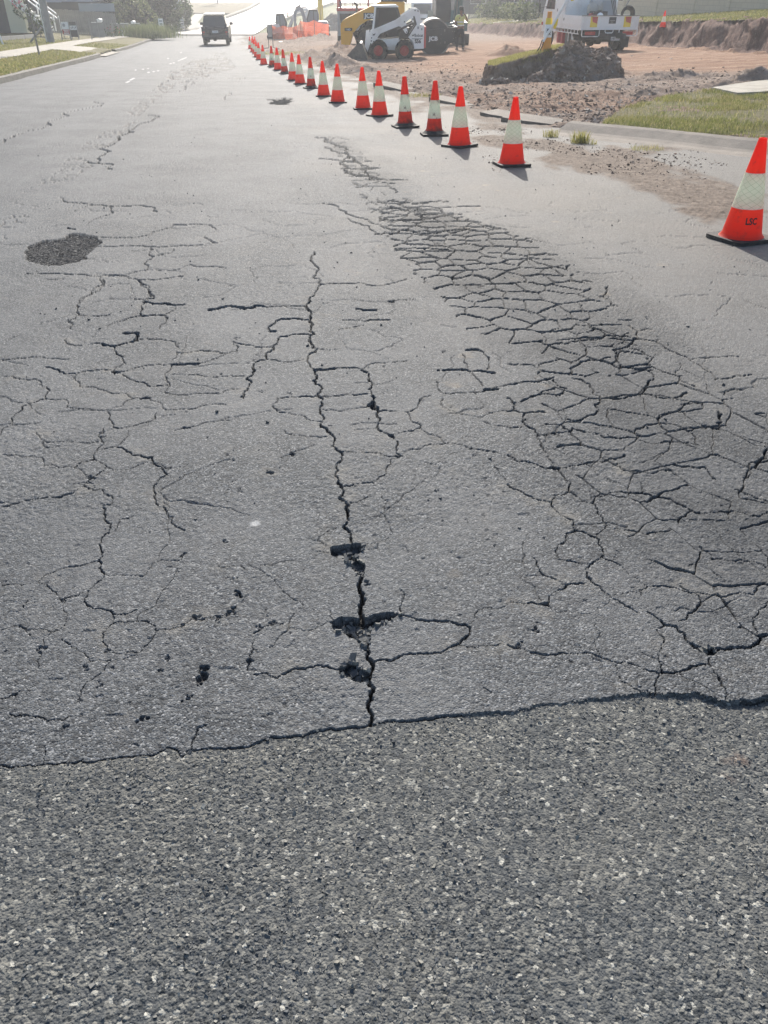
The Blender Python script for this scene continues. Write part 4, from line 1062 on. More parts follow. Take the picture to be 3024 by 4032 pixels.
# ---- stones
def chips(name, P, size, flat, mat, tone, label, kindtag='stuff', cat=None, seed=3, sink=.3):
    n = len(P); r = np.random.default_rng(seed)
    base = np.array([(-1,-1,-1),(1,-1,-1),(1,1,-1),(-1,1,-1),(-1,-1,1),(1,-1,1),(1,1,1),(-1,1,1)], float)*.5
    f = np.array([(3,2,1,0),(4,5,6,7),(0,1,5,4),(1,2,6,5),(2,3,7,6),(3,0,4,7)])
    V = base[None]*(1+r.uniform(-.45, .25, (n, 8, 3)))
    V = V*np.stack([np.ones(n), r.uniform(.55, 1, n), r.uniform(*flat, n)], -1)[:, None, :]*size[:, None, None]
    # random rotation: mostly lying flat
    a = r.uniform(0, 2*math.pi, n); tl = r.normal(0, .38, (n, 2))
    ca, sa = np.cos(a), np.sin(a); x = V[..., 0]*ca[:, None]-V[..., 1]*sa[:, None]; y = V[..., 0]*sa[:, None]+V[..., 1]*ca[:, None]; z = V[..., 2]+x*tl[:, :1]+y*tl[:, 1:]
    V = np.stack([x, y, z+size[:, None]*(.5*np.mean(flat)-sink)], -1)+P[:, None, :]
    F = (f[None]+np.arange(n)[:, None, None]*8).reshape(-1, 4)
    o = np_mesh(name, V.reshape(-1, 3), F, mat, smooth=False, attrs={'tone': np.repeat(tone, 8)}); tag(o, label, cat, kind=kindtag); return o
m, nt, b = new_mat('chip_stone'); g = NG(nt); t = g.attr('tone')
c = g.ramp(t, [(0, (.035, .042, .050)), (.4, (.080, .088, .095)), (.75, (.15, .15, .14)), (.93, (.20, .195, .17)), (.98, (.32, .31, .27)), (1, (.46, .44, .39))])
c = g.mix(g.fr(g.noise(g.pos(), 500, 3, .6), .4, .7, 0, .4), c, (.15, .14, .12)); g.L(c, b.inputs['Base Color']); b.inputs['Roughness'].default_value = .75; b.inputs['Specular IOR Level'].default_value = .3; MT['chip'] = m
N = 70000; y = rng.uniform(.35, 2.15, N); x = rng.uniform(-1, 1, N)*(.62*y+.62)
eY = edgeY(x); ok = y < eY+.004; x, y = x[ok], y[ok]
dn = .15+.6*sstep(-.3, .3, fbm(x*2.6, y*2.6, 71, 3)); near = np.exp(-((edgeY(x)-y)/.12)); ok = rng.random(len(x)) < np.clip(dn+near*.5, 0, 1); x, y = x[ok], y[ok]
sz = np.clip(rng.lognormal(math.log(.0042), .34, len(x)), .002, .0090)
chips('gravel', np.stack([x, y, z_road(x, y)], -1), sz, (.2, .5), MT['chip'], rng.random(len(x)), 'crushed stone chips bedded in the coarse grey seal', seed=4, sink=.20)
# chips and crumbs in the holes and along the broken edge
pts = []
for org, txt, dep in HOLES[:5]+HOLES[9:10]:
    pl = [flat_at(*p) for p in pxs(org, txt)]; xs = [p[0] for p in pl]; ys = [p[1] for p in pl]
    q = rng.uniform((min(xs), min(ys)), (max(xs), max(ys)), (380, 2)); q = q[inpoly(pl, q[:, 0], q[:, 1])]; pts.append(q)
q = np.vstack(pts); chips('rubble', np.stack([q[:, 0], q[:, 1], z_road(q[:, 0], q[:, 1])], -1), np.clip(rng.lognormal(math.log(.008), .45, len(q)), .003, .024), (.5, .9), MT['chip'], rng.random(len(q))*.9, 'loose broken stones lying in the potholes of the cracked seal', seed=5, sink=.1)
# crumbs scattered over the lane
n = 900; y = rng.uniform(2, 14, n); x = rng.uniform(-.7, 1, n)*(.55*y+.6); chips('crumbs', np.stack([x, y, z_road(x, y)], -1), np.clip(rng.lognormal(math.log(.006), .45, n), .003, .016), (.5, .9), MT['earth'] if False else MT['chip'], rng.random(n)*.7, 'dark crumbs of stone and dirt scattered over the seal', seed=6, sink=.2)
# clods on the dirt
m, nt, b = new_mat('clod'); g = NG(nt); c = g.ramp(g.attr('tone'), [(0, (.16, .115, .085)), (.5, (.28, .21, .16)), (.85, (.42, .34, .28)), (1, (.60, .55, .48))]); c = g.mix(g.noise(g.pos(), 30, 5, .7), c, g.mix(.5, c, (.16, .12, .09))); g.L(c, b.inputs['Base Color']); b.inputs['Roughness'].default_value = .95; g.L(g.bump(g.noise(g.pos(), 60, 5, .7), .02, .8), b.inputs['Normal']); MT['clod'] = m
n = 60000; y = 1/rng.uniform(1/70, 1/9.5, n); x = rng.uniform(-.3, 1.15, n)*(.42*y+.5); s = x-XR(y); t = x-bX(y)
ok = (s > -.25) & (t < .4) & ~inpoly(VERGE, x, y); x, y, s, t = x[ok], y[ok], s[ok], t[ok]
ok = rng.random(len(x)) < np.clip(rough_at(x, y)*.9*(.35+1.1*vn(x*1.1, y*1.1, 88)), .03, 1)+.5*(t > -.4); ok &= ~((y < 13.4) & (s < .55)); x, y = x[ok], y[ok]
chips('clods', np.stack([x, y, dirt_h(x, y)], -1), np.clip(rng.lognormal(math.log(.019), .60, len(x)), .008, .10), (.35, .75), MT['clod'], rng.random(len(x)), 'crumbly clods and stones over the dug up ground', seed=8, sink=.3)
# mud crumbs near the kerb return
n = 4200; y = rng.uniform(8.5, 13.5, n); x = rng.uniform(1.2, 5.5, n); ok = (x < XR(y)-.1) & (fbm(x*1.6, y*1.4, 99, 3) > .0); x, y = x[ok], y[ok]
chips('mud_crumbs', np.stack([x, y, z_road(x, y)], -1), np.clip(rng.lognormal(math.log(.011), .5, len(x)), .005, .035), (.4, .7), MT['clod'], rng.random(len(x))*.5, 'small crumbs of dried mud tracked on to the road', seed=9, sink=.2)

# ---- grass blades
def blades(name, x, y, zf, h, mat, label, w=.18, lean=.5, seed=1, kind='stuff', cat=None, parent=None, width=None):
    n = len(x); r = np.random.default_rng(seed); z = zf(x, y) if callable(zf) else zf; h = h*r.uniform(.55, 1.25, n); a = r.uniform(0, 2*math.pi, n); wd = (h*w if width is None else width*np.ones(n))
    dx, dy = np.cos(a)*wd/2, np.sin(a)*wd/2; b2 = r.uniform(0, 2*math.pi, n); ln = r.uniform(.1, lean, n)*h; lx, ly = np.cos(b2)*ln, np.sin(b2)*ln
    p = np.stack([np.stack([x-dx, y-dy, z-.01], -1), np.stack([x+dx, y+dy, z-.01], -1), np.stack([x+dx*.7+lx*.4, y+dy*.7+ly*.4, z+h*.6], -1), np.stack([x-dx*.7+lx*.4, y-dy*.7+ly*.4, z+h*.6], -1), np.stack([x+lx, y+ly, z+h*.95], -1)], 1)
    F = np.concatenate([np.array([[0, 1, 2, 3]])+5*np.arange(n)[:, None], np.array([[3, 2, 4, 4]])+5*np.arange(n)[:, None]])
    V = p.reshape(-1, 3)
    me = bpy.data.meshes.new(name); me.vertices.add(len(V)); me.vertices.foreach_set('co', V.astype(np.float32).ravel())
    f1 = F[:n]; f2 = F[n:, :3]; me.loops.add(n*7); me.loops.foreach_set('vertex_index', np.concatenate([f1.ravel(), f2.ravel()]).astype(np.int32))
    me.polygons.add(2*n); me.polygons.foreach_set('loop_start', np.concatenate([np.arange(n)*4, 4*n+np.arange(n)*3]).astype(np.int32))
    at = me.attributes.new('tone', 'FLOAT', 'POINT'); at.data.foreach_set('value', np.repeat(np.clip(r.normal(.5, .25, n), 0, 1), 5).astype(np.float32)); me.update(calc_edges=True)
    o = link_mesh(name, me, mat, parent); return tag(o, label, cat, kind=kind)
q = rng.uniform((2.5, 9.6), (10, 18.5), (120000, 2)); q = q[inpoly(VERGE, q[:, 0], q[:, 1]) & (q[:, 0]-XR(q[:, 1]) > .5)]; bare = fbm(q[:, 0]*1.2, q[:, 1]*1.2, 53, 3); q = q[(bare < .02) | (rng.random(len(q)) < .15)]
blades('grass', q[:, 0], q[:, 1], z_verge, .055, MT['blade'], 'short patchy green and straw grass on the verge behind the rolled kerb', w=.16, lean=1.0, seed=2)
n = 90000; y = 1/rng.uniform(1/60, 1/16, n); d = rng.uniform(.12, 8, n)**1.0; x = XL(y)-d; on = (d > PA(y)-.05) & (d < PB(y)+.05); ok = ~on & ~((y > 44.4) & (y < 51.2) & (d < 2.9)); x, y = x[ok], y[ok]
blades('grass', x, y, z_left, .075, MT['blade'], 'mown green grass along the left footpath and kerb', w=.3, lean=.8, seed=3)
n = 60000; y = 1/rng.uniform(1/90, 1/28, n); t = rng.uniform(.6, 7, n); x = bX(y)+t; ok = np.ones(n, bool)
blades('grass', x, y, z_up, .07, MT['blade'], 'green grass on the slope above the cut bank', w=.35, lean=.8, seed=4)
def tuft(px, py, n, h, r, label, zf=None, mat='blade_pale'):
    x0, y0, z0 = ground_at(px, py, (lambda X, Y: zr(Y)+.015) if zf is None else zf); a = rng.uniform(0, 6.28, n); q = r*np.sqrt(rng.random(n)); x = np.cos(a)*q; y = np.sin(a)*q*.7
    o = blades('grass_tuft', x, y, np.zeros(n), h*.8, MT[mat], label, w=.07, lean=.7, seed=int(px), kind=None, cat='grass tuft')
    o.location = (x0, y0, z0); 
    if label.startswith(('tallest', 'small brown', 'bushy')): o['group'] = 'weed tufts along the kerb'
    else: del o['category']; o['kind'] = 'stuff'; o.name = 'weeds'
    return o
tuft(2285, 560, 160, .17, .13, 'tallest bright weed tuft growing in the gutter of the rolled kerb')
tuft(2332, 566, 40, .08, .07, 'small brown weed beside the tallest gutter tuft')
tuft(2168, 538, 110, .12, .11, 'bushy weed tuft at the broken end of the rolled kerb')
tuft(2545, 588, 160, .07, .22, 'low flat weed patch in the gutter below the middle of the rolled kerb')
tuft(2095, 480, 120, .09, .25, 'pale weed patch behind the broken kerb near the foreground cone', zf=dirt_h)
tuft(1965, 497, 200, .06, .35, 'dark green weed patch in the mud left of the foreground cone', zf=dirt_h)
tuft(1660, 385, 380, .12, .5, 'grassy clump in the dirt between the clean cone pair and the dirty cones', zf=dirt_h)
tuft(1200, 262, 500, .16, .9, 'patch of grass behind the middle of the cone line', zf=dirt_h)
tuft(1130, 215, 700, .2, 1.5, 'strip of rough grass behind the far cones', zf=dirt_h)
# ================================================================ CONES
def mat_cone(name, col, dirty=0.0):
    m, nt, b = new_mat(name); g = NG(nt); v = g.objc(); z = g.sep(v)[2]
    c = g.mix(g.noise(v, 5, 4, .6), col, tuple(x*.86 for x in col))
    c = g.mix(g.fr(g.noise(v, 14, 6, .7), .56, .72, 0, .42+dirty*.3), c, (.10, .07, .06))
    if dirty: c = g.mix(g.M('MULTIPLY', g.fr(z, .25, .02, 0, 1), g.fr(g.noise(v, 6, 6, .7), .38, .58, 0, dirty)), c, (.035, .032, .032))
    g.L(c, b.inputs['Base Color']); b.inputs['Roughness'].default_value = .45; b.inputs['Specular IOR Level'].default_value = .3
    tr = g.N('ShaderNodeBsdfTranslucent'); g.L(c, tr.inputs[0]); mx = g.N('ShaderNodeMixShader'); mx.inputs[0].default_value = .60
    out = nt.nodes['Material Output']; g.L(b.outputs[0], mx.inputs[1]); g.L(tr.outputs[0], mx.inputs[2]); g.L(mx.outputs[0], out.inputs[0]); MT[name] = m
mat_cone('cone_orange', (.95, .065, .030)); mat_cone('cone_orange_dirty', (.80, .05, .022), .95)
def mat_band(name, scuff):
    m, nt, b = new_mat(name); g = NG(nt); v = g.objc(); p = g.sep(v)
    ang = g.M('MULTIPLY', g.M('ARCTAN2', p[1], p[0]), .095)
    lines = 0.0
    for sg in (1, -1):
        f = g.M('FRACT', g.M('MULTIPLY', g.M('ADD', p[2], g.M('MULTIPLY', ang, sg*.62)), 24.0)); l = g.M('LESS_THAN', f, .09); lines = g.M('MAXIMUM', lines, l)
    base = g.mix(g.fr(g.noise(v, 9, 4, .6), .35, .65), (.74, .79, .71), (.86, .90, .82))
    c = g.mix(g.M('MULTIPLY', lines, .0 if scuff else .55), base, (.38, .50, .36))
    if scuff:
        c = g.mix(g.fr(g.noise(g.mapping(v, (1, 1, .45)), 16, 8, .75), .55, .62, 0, .85), c, (.10, .08, .07)); c = g.mix(g.fr(g.noise(v, 4, 6, .7), .45, .7, 0, .7), c, (.42, .34, .28))
    g.L(c, b.inputs['Base Color']); b.inputs['Roughness'].default_value = .3; b.inputs['Specular IOR Level'].default_value = .5
    tr = g.N('ShaderNodeBsdfTranslucent'); g.L(g.mix(1.0, c, (.86, 1, .86), 'MULTIPLY'), tr.inputs[0]); mx = g.N('ShaderNodeMixShader'); mx.inputs[0].default_value = .5
    out = nt.nodes['Material Output']; g.L(b.outputs[0], mx.inputs[1]); g.L(tr.outputs[0], mx.inputs[2]); g.L(mx.outputs[0], out.inputs[0]); MT[name] = m
mat_band('cone_band', False); mat_band('cone_band_scuffed', True)
MT['rubber'] = simple('rubber', (.028, .028, .030), .75, var=.3, vs=12, bump=.003, bs=90, spec=.3, dirt=(.17, .14, .11), dirt_amt=.6)
MT['black'] = simple('black', (.012, .012, .013), .6)
def cone(kind, loc, rz, label, tilt=(0, 0), scale=1.0):
    t = empty('traffic_cone', loc, rz, label, 'traffic cone', 'orange and white traffic cones'); t.rotation_euler = (tilt[0], tilt[1], rz); t.scale = (scale,)*3
    dirty = kind != 'clean'
    rb, rt, H = (.150, .027, .70) if not dirty else (.128, .030, .70)
    rad = lambda z: rb+(rt-rb)*z/H
    mb = MB(); s = .185 if not dirty else .19
    poly = []
    for cx, cy, a0 in ((1, 1, 0), (-1, 1, 90), (-1, -1, 180), (1, -1, 270)):
        for k in range(4):
            a = R(a0+k*30); poly.append((cx*(s-.035)+.035*math.cos(a), cy*(s-.035)+.035*math.sin(a)))
    mb.prism(poly, .002, .030, 'z'); mb.build('base', MT['rubber'], t, smooth=True, bevel=.004)
    mb = MB()
    if dirty: prof = [(rb+.045, .030), (rb+.022, .042), (rb+.004, .062), (rad(.09), .09)]
    else: prof = [(rb+.012, .030), (rb+.002, .038), (rad(.06), .06)]
    z0, z1 = (.235, .475) if not dirty else (.225, .46); om = MT['cone_orange_dirty' if dirty else 'cone_orange']
    mb.lathe(prof+[(rad(z), z) for z in np.linspace(.10, z0+.006, 5)], n=40); mb.build('lower_body', om, t, smooth=True)
    mb = MB(); mb.lathe([(rad(z), z) for z in np.linspace(z1-.006, H, 7)]+[(rt-.006, H+.001), (rt-.009, H-.03)], n=40); mb.build('upper_body', om, t, smooth=True)
    mb = MB()
    mb.lathe([(rad(z)+.0022, z) for z in np.linspace(z0, z1, 8)], n=40); mb.build('reflective_band', MT['cone_band_scuffed' if dirty else 'cone_band'], t, smooth=True)
    if dirty:
        mb = MB(); mb.lathe([(rb+.052, .0305), (rb+.026, .046), (rb+.006, .066)], n=40); mb.build('foot_collar', MT['rubber'], t, smooth=True)
    return t
# (kind, px, py, turn, label)
CONES = [
 ('clean', 2914, 944, 22, 'clean cone closest to the camera at the right edge, lettered black on its lower orange', (0, .0)),
 ('clean', 2014, 650, 8, 'clean cone with a diamond patterned white band, the second from the right in the line', (0, 0)),
 ('clean', 1809, 580, 40, 'clean cone third from the right, a seam down the middle of its white band', (0, 0)),
 ('dirty', 1709, 534, 12, 'dirty cone with scuffed band and black smeared foot beside the seamed clean cone', (0, 0)),
 ('dirty', 1596, 504, 20, 'dirty flared cone standing between a clean pair and the darkest dirty cone', (0, -.03)),
 ('clean', 1495, 459, 44, 'right hand cone of the clean pair standing close together', (0, 0)),
 ('clean', 1430, 432, 6, 'left hand cone of the clean pair standing close together', (0, 0)),
 ('clean', 1330, 407, 10, 'clean cone left of the close pair, beside the far pothole', (0, 0)),
 ('clean', 1275, 377, 3, 'clean cone with a faded band, between a black smeared cone and the pothole cone', (0, 0)),
 ('dirty', 1226, 347, 15, 'worn cone with a black patch low on its right side', (0, -.01)),
 ('clean', 1182, 330, 0, 'cone next left of the worn black patched cone', (0, 0)),
 ('clean', 1154, 315, 5, 'cone overlapping in front of its left neighbour, second left of the black patched cone', (0, .02)),
 ('dirty', 1122, 290, 20, 'leaning cone with a brown stained band, right of the sign stand', (0, -.03)),
 ('clean', 1095, 276, 2, 'bright clean cone just right of the black sign stand feet', (0, 0)),
 ('dirty', 1072, 264.5, 10, 'dull cone standing between the two feet of the sign stand', (0, 0)),
 ('clean', 1039, 255, 18, 'bright cone just left of the sign stand', (0, 0)),
 ('clean', 1021, 236, 10, 'cone half hidden by the bright one left of the sign stand', (0, .02)),
 ('clean', 1011, 224.5, 0, 'cone in the bunched far end of the line, third from its near side', (0, .03)),
 ('clean', 1004, 212, 30, 'cone in the bunched far end of the line, fourth from its near side', (0, 0)),
 ('clean', 996, 205.5, 0, 'cone in the bunched far end of the line, fifth from its near side', (0, 0)),
 ('clean', 1006, 196, 0, 'cone showing only its red tip behind the bunch, right one', (0, 0)),
 ('clean', 986, 192.5, 0, 'leftmost cone of the whole line at its far end', (0, 0)),
 ('clean', 996, 189, 0, 'cone showing only its red tip behind the bunch, left one', (0, 0)),
]
for i, (kd, px, py, rz, lb, tl) in enumerate(CONES):
    x, y = flat_at(px, py); zz = float(z_road(np.array([x]), np.array([y]))[0]) if False else float(zr(y))+.004
    j = [float(z_road(np.array([x+a]), np.array([y+b2]))[0]) for a in (-.15, .15) for b2 in (-.15, .15)]
    zz = np.mean(j)+.002
    c = cone(kd, (x, y, zz), R(rz), lb, tl)
    tl = (tl[0], tl[1]+random.uniform(-.018, .018)); rz += random.uniform(-7, 7) if i else 0
    c.rotation_euler = (tl[0]-.036, tl[1], R(rz)) if abs(rz) < 12 else (-.03, tl[1], R(rz))
    if i == 0:
        # lettering wrapped round the cone, facing the camera
        rb, rt, H = .150, .027, .70
        def bend(co, zc=.155, a0=math.atan2(-y, -x)-R(rz)+R(24)):
            z = zc+co.y; r = rb+(rt-rb)*z/H+.0015; a = a0+co.x/r
            return Vector((r*math.cos(a), r*math.sin(a), z))
        text_mesh('lettering', 'LSC', .062, MT['black'], c, off=.0022, sx=.82, bend=bend)
x, y, z = ground_at(2608, 111.5, z_up)
c = cone('clean', (x, y, z+.02), .3, 'lone cone standing on the grass edge above the cut bank at the right'); c.scale = (.92,)*3
x, y, z = ground_at(1133, 74, lambda X, Y: zr(Y)+.12); c = cone('clean', (x, y, z), 0, 'far hazy cone beside the road behind the small excavator cab'); c.scale = (1.25,)*3
# ================================================================ MACHINES, VEHICLES, PERSON
MT['white_paint'] = simple('white_paint', (.82, .81, .78), .38, var=.05, dirt=(.42, .36, .30), dirt_amt=.45, vs=3)
MT['yellow_paint'] = simple('yellow_paint', (.80, .40, .035), .38, var=.05, dirt=(.42, .27, .12), dirt_amt=.35, vs=3)
MT['dark_paint'] = simple('dark_paint', (.030, .032, .036), .5, var=.2, dirt=(.14, .12, .10), dirt_amt=.35, vs=4)
MT['tyre'] = simple('tyre', (.030, .030, .031), .85, var=.25, vs=9, bump=.01, bs=30, dirt=(.20, .16, .125), dirt_amt=.7, spec=.2)
MT['red_paint'] = simple('red_paint', (.50, .045, .04), .45, var=.1, dirt=(.30, .2, .15), dirt_amt=.4)
MT['steel'] = simple('steel', (.22, .21, .20), .5, metal=.5, var=.15, dirt=(.22, .17, .13), dirt_amt=.6)
MT['worn_steel'] = simple('worn_steel', (.10, .095, .09), .55, metal=.3, var=.25, dirt=(.24, .19, .15), dirt_amt=.8, vs=3)
MT['yellow'] = simple('yellow', (.85, .62, .03), .45, var=.05, dirt=(.5, .4, .2), dirt_amt=.3)
MT['orange'] = simple('orange', (.78, .33, .05), .6, var=.12, dirt=(.45, .25, .1), dirt_amt=.6)
MT['navy'] = simple('navy', (.010, .013, .022), .28, var=.1, spec=.5)
MT['teal'] = simple('teal', (.05, .13, .14), .4, var=.1, dirt=(.2, .18, .15), dirt_amt=.3)
MT['grey_paint'] = simple('grey_paint', (.33, .34, .35), .45, var=.08, dirt=(.3, .25, .2), dirt_amt=.4)
MT['plastic_red'] = simple('plastic_red', (.48, .05, .06), .5, var=.08)
MT['lamp_red'] = simple('lamp_red', (.42, .03, .03), .2, var=.05)
MT['white'] = simple('white', (.80, .80, .78), .5, var=.03)
MT['cloth'] = simple('cloth', (.42, .40, .36), .9, var=.15, bump=.02, bs=15)
def mat_glass(name, col=(.02, .025, .03), rough=.08):
    m, nt, b = new_mat(name); g = NG(nt); b.inputs['Base Color'].default_value = (*col, 1); b.inputs['Roughness'].default_value = rough; b.inputs['Specular IOR Level'].default_value = .6
    g.L(g.fr(g.noise(g.objc(), 3, 3, .5), .3, .7, rough, rough+.12), b.inputs['Roughness']); MT[name] = m
mat_glass('glass'); mat_glass('glass_pale', (.16, .19, .21), .15)
def wheel(parent, c, r, w, rim_r, rim_mat, axis='y', lugs=0, name='wheel', side=1):
    """tyre (part) with its rim as a sub-part"""
    mb = MB(); h = w/2
    mb.lathe([(rim_r*.98, -h*.86), (r*.90, -h), (r*.985, -h*.72), (r, -h*.35), (r, h*.35), (r*.985, h*.72), (r*.90, h), (rim_r*.98, h*.86)], c, axis, 36, closed=True)
    if lugs:
        for k in range(lugs):
            a = 2*math.pi*k/lugs
            for sd in (-1, 1):
                aa = a+(.5*2*math.pi/lugs if sd > 0 else 0); px, pz = math.cos(aa)*r, math.sin(aa)*r
                rot = Matrix.Rotation(-aa, 3, 'Y') @ Matrix.Rotation(sd*.45, 3, 'X')
                mb.box((c[0]+px, c[1]+sd*h*.48, c[2]+pz), (.055*r/.4, h*1.0, .045*r/.4), rot)
    ty = mb.build('tyre', MT['tyre'], parent, smooth=True)
    mb = MB(); mb.lathe([(.001, -h*.2), (rim_r*.3, -h*.2), (rim_r*.34, -h*.45), (rim_r*.62, -h*.38), (rim_r*.66, -h*.1), (rim_r*.88, -h*.2), (rim_r, -h*.84), (rim_r*1.02, h*.84), (rim_r*.88, h*.2), (rim_r*.66, h*.1), (rim_r*.62, h*.38), (rim_r*.34, h*.45), (rim_r*.3, h*.2), (.001, h*.2)], c, axis, 28)
    for k in range(6):
        a = k*math.pi/3; mb.cyl((c[0]+math.cos(a)*rim_r*.5, c[1]-h*.5, c[2]+math.sin(a)*rim_r*.5), (c[0]+math.cos(a)*rim_r*.5, c[1]+h*.5, c[2]+math.sin(a)*rim_r*.5), rim_r*.05, n=6)
    mb.build('rim', rim_mat, ty, smooth=True); return ty
def text_on(parent, body, size, loc, rot, mat, off=.004, sx=1.0, name='lettering'):
    M = Matrix.Translation(loc) @ Matrix.Rotation(rot[2], 4, 'Z') @ Matrix.Rotation(rot[0], 4, 'X')
    return text_mesh(name, body, size, mat, parent, M, off=off, sx=sx)
VS = .85   # photo rows to metres: the camera looks down, uprights stretch
def mb_poly(pts, k, ox, oy): return [((cx-ox)*k, (oy-cy)*k*VS) for cx, cy in pts]

# ---- skid steer loader, facing left; side profile seen from the road
def skid_steer():
    Y = 37.6; X = at_depth(1540, 235, Y)[0]; z = float(z_site(np.array([X]), np.array([Y]))[0])+.02
    t = empty('skid_steer_loader', (X, Y, z), math.pi, 'white skid steer loader with black cab, bucket lowered, numbered SS6', 'skid steer loader')
    q = .00390; P = lambda pts: [(-a, b2) for a, b2 in mb_poly(pts, q, 662, 650)]
    for x in (.535, -.54):
        for s in (-1, 1):
            w = wheel(t, (x, s*.68, .362), .365, .30, .195, MT['red_paint'], lugs=16)
    mb = MB(); mb.prism(P([(545, 430), (745, 408), (745, 495), (620, 505), (600, 470)]), -.52, .52); mb.prism(P([(470, 420), (560, 430), (900, 440), (905, 540), (480, 540)]), -.44, .44)
    mb.build('chassis', MT['white_paint'], t, bevel=.015)
    mb = MB(); mb.prism(P([(840, 402), (930, 258), (1003, 275), (1003, 520), (905, 522), (893, 450)]), -.80, .80); mb.build('engine_cover', MT['white_paint'], t, bevel=.03, smooth=True)
    mb = MB(); mb.prism(P([(1004, 285), (1024, 292), (1024, 512), (1004, 514)]), -.78, .78); mb.build('tail_panel', MT['red_paint'], t, bevel=.01)
    mb = MB(); mb.prism(P([(620, 515), (1020, 520), (1020, 545), (900, 555), (620, 590)]), -.40, .40); mb.prism(P([(745, 300), (850, 300), (850, 405), (745, 405)]), -.5, .5); mb.build('underframe', MT['dark_paint'], t, bevel=.01)
    mb = MB(); mb.prism(P([(497, 92), (700, 80), (732, 100), (765, 215), (765, 300), (520, 372), (478, 330)]), -.42, .42); mb.build('cab', MT['dark_paint'], t, bevel=.03, smooth=True)
    mb = MB()
    for s in (-1, 1):
        mb.prism(P([(530, 110), (690, 100), (712, 120), (740, 210), (525, 300)]), s*.425, s*.432)
    mb.build('side_window', MT['glass'], t, split=True)
    mb = MB(); mb.prism(P([(460, 72), (705, 66), (735, 84), (735, 92), (500, 92), (460, 84)]), -.47, .47)
    for s in (-1, 1): mb.prism(P([(485, 84), (505, 90), (480, 330), (458, 330)]), s*.43-.03, s*.43+.03)
    mb.build('cab_frame', MT['white_paint'], t, bevel=.012)
    arm = [(435, 345), (470, 318), (700, 220), (850, 122), (880, 104), (925, 102), (950, 120), (962, 180), (968, 262), (925, 262), (905, 190), (895, 175), (870, 200), (812, 242), (832, 345), (822, 362), (806, 356), (765, 292), (738, 284), (640, 322), (545, 362), (505, 420), (462, 472), (440, 455)]
    for s in (-1, 1):
        mb = MB(); mb.prism(P(arm), s*.74-.05, s*.74+.05); mb.build('lift_arm', MT['white_paint'], t, bevel=.012)
    mb = MB()
    for s in (-1, 1):
        mb.cyl((-(720-662)*q, s*.80, (650-330)*q*VS), (-(890-662)*q, s*.80, (650-250)*q*VS), .04); mb.prism(P([(897, 165), (915, 160), (948, 250), (920, 300), (860, 400), (838, 380), (905, 270)]), s*.64-.03, s*.64+.03)
        for cx, cy in ((905, 122), (935, 128), (455, 405), (452, 437), (820, 345), (797, 238)): mb.cyl((-(cx-662)*q, s*.78, (650-cy)*q*VS), (-(cx-662)*q, s*.81, (650-cy)*q*VS), .026, n=12)
    mb.build('cylinder', MT['worn_steel'], t, smooth=True, split=True)
    for s in (-1, 1):
        mb = MB(); mb.prism(P([(395, 335), (430, 325), (440, 470), (410, 560), (380, 500)]), s*.35-.03, s*.35+.03); mb.build('coupler', MT['white_paint'] if s > 0 else MT['worn_steel'], t)
    bk = MB(); pr = P([(160, 640), (330, 458), (352, 462), (376, 530), (410, 640), (400, 655), (230, 668)])
    inner = P([(185, 640), (330, 480), (360, 540), (385, 635), (230, 650)])
    bk.prism(P([(330, 458), (352, 462), (376, 530), (410, 640), (400, 655), (385, 640), (358, 535), (330, 475)]), -.84, .84); bk.prism(P([(155, 645), (400, 640), (404, 660), (225, 672)]), -.84, .84)
    for s in (-1, 1): bk.prism(pr, s*.84-.012, s*.84+.012)
    bk.prism(P([(205, 690), (600, 648), (604, 660), (240, 700)]), -.5, -.3); bk.build('bucket', MT['worn_steel'], t)
    for s, lx in ((1, 0),):
        rot = (math.pi/2, 0, math.pi); y = .803
        text_on(t, 'Bobcat', .15, (-(948-662)*q, y, (650-380)*q*VS), rot, MT['dark_paint'], off=.003, sx=.85)
        text_on(t, 'SS6', .19, (-(940-662)*q, y, (650-443)*q*VS), rot, MT['black'], off=.006, sx=.95)
        mb = MB(); mb.box((-(932-662)*q, y, (650-414)*q*VS), (.44, .004, .03)); mb.box((-(940-662)*q, y, (650-300)*q*VS), (.07, .004, .09)); mb.box((-(978-662)*q, y, (650-315)*q*VS), (.05, .004, .07)); mb.build('sticker', MT['grey_paint'], t, split=True)
        # leaping animal emblem: a plain angular dark mark
        for ex, ey, k, yy in ((478, 370, 1.0, .793), (888, 378, .8, .803)):
            e = [(-18, -14), (-6, -4), (6, -6), (18, -16), (14, 2), (4, 6), (10, 14), (-4, 8), (-14, 14), (-8, 2)]
            mb = MB(); mb.prism([(-((ex-662+a*k)*q), (650-ey-b2*k)*q*VS) for a, b2 in e], yy, yy+.004); mb.build('emblem', MT['black'], t)
skid_steer()

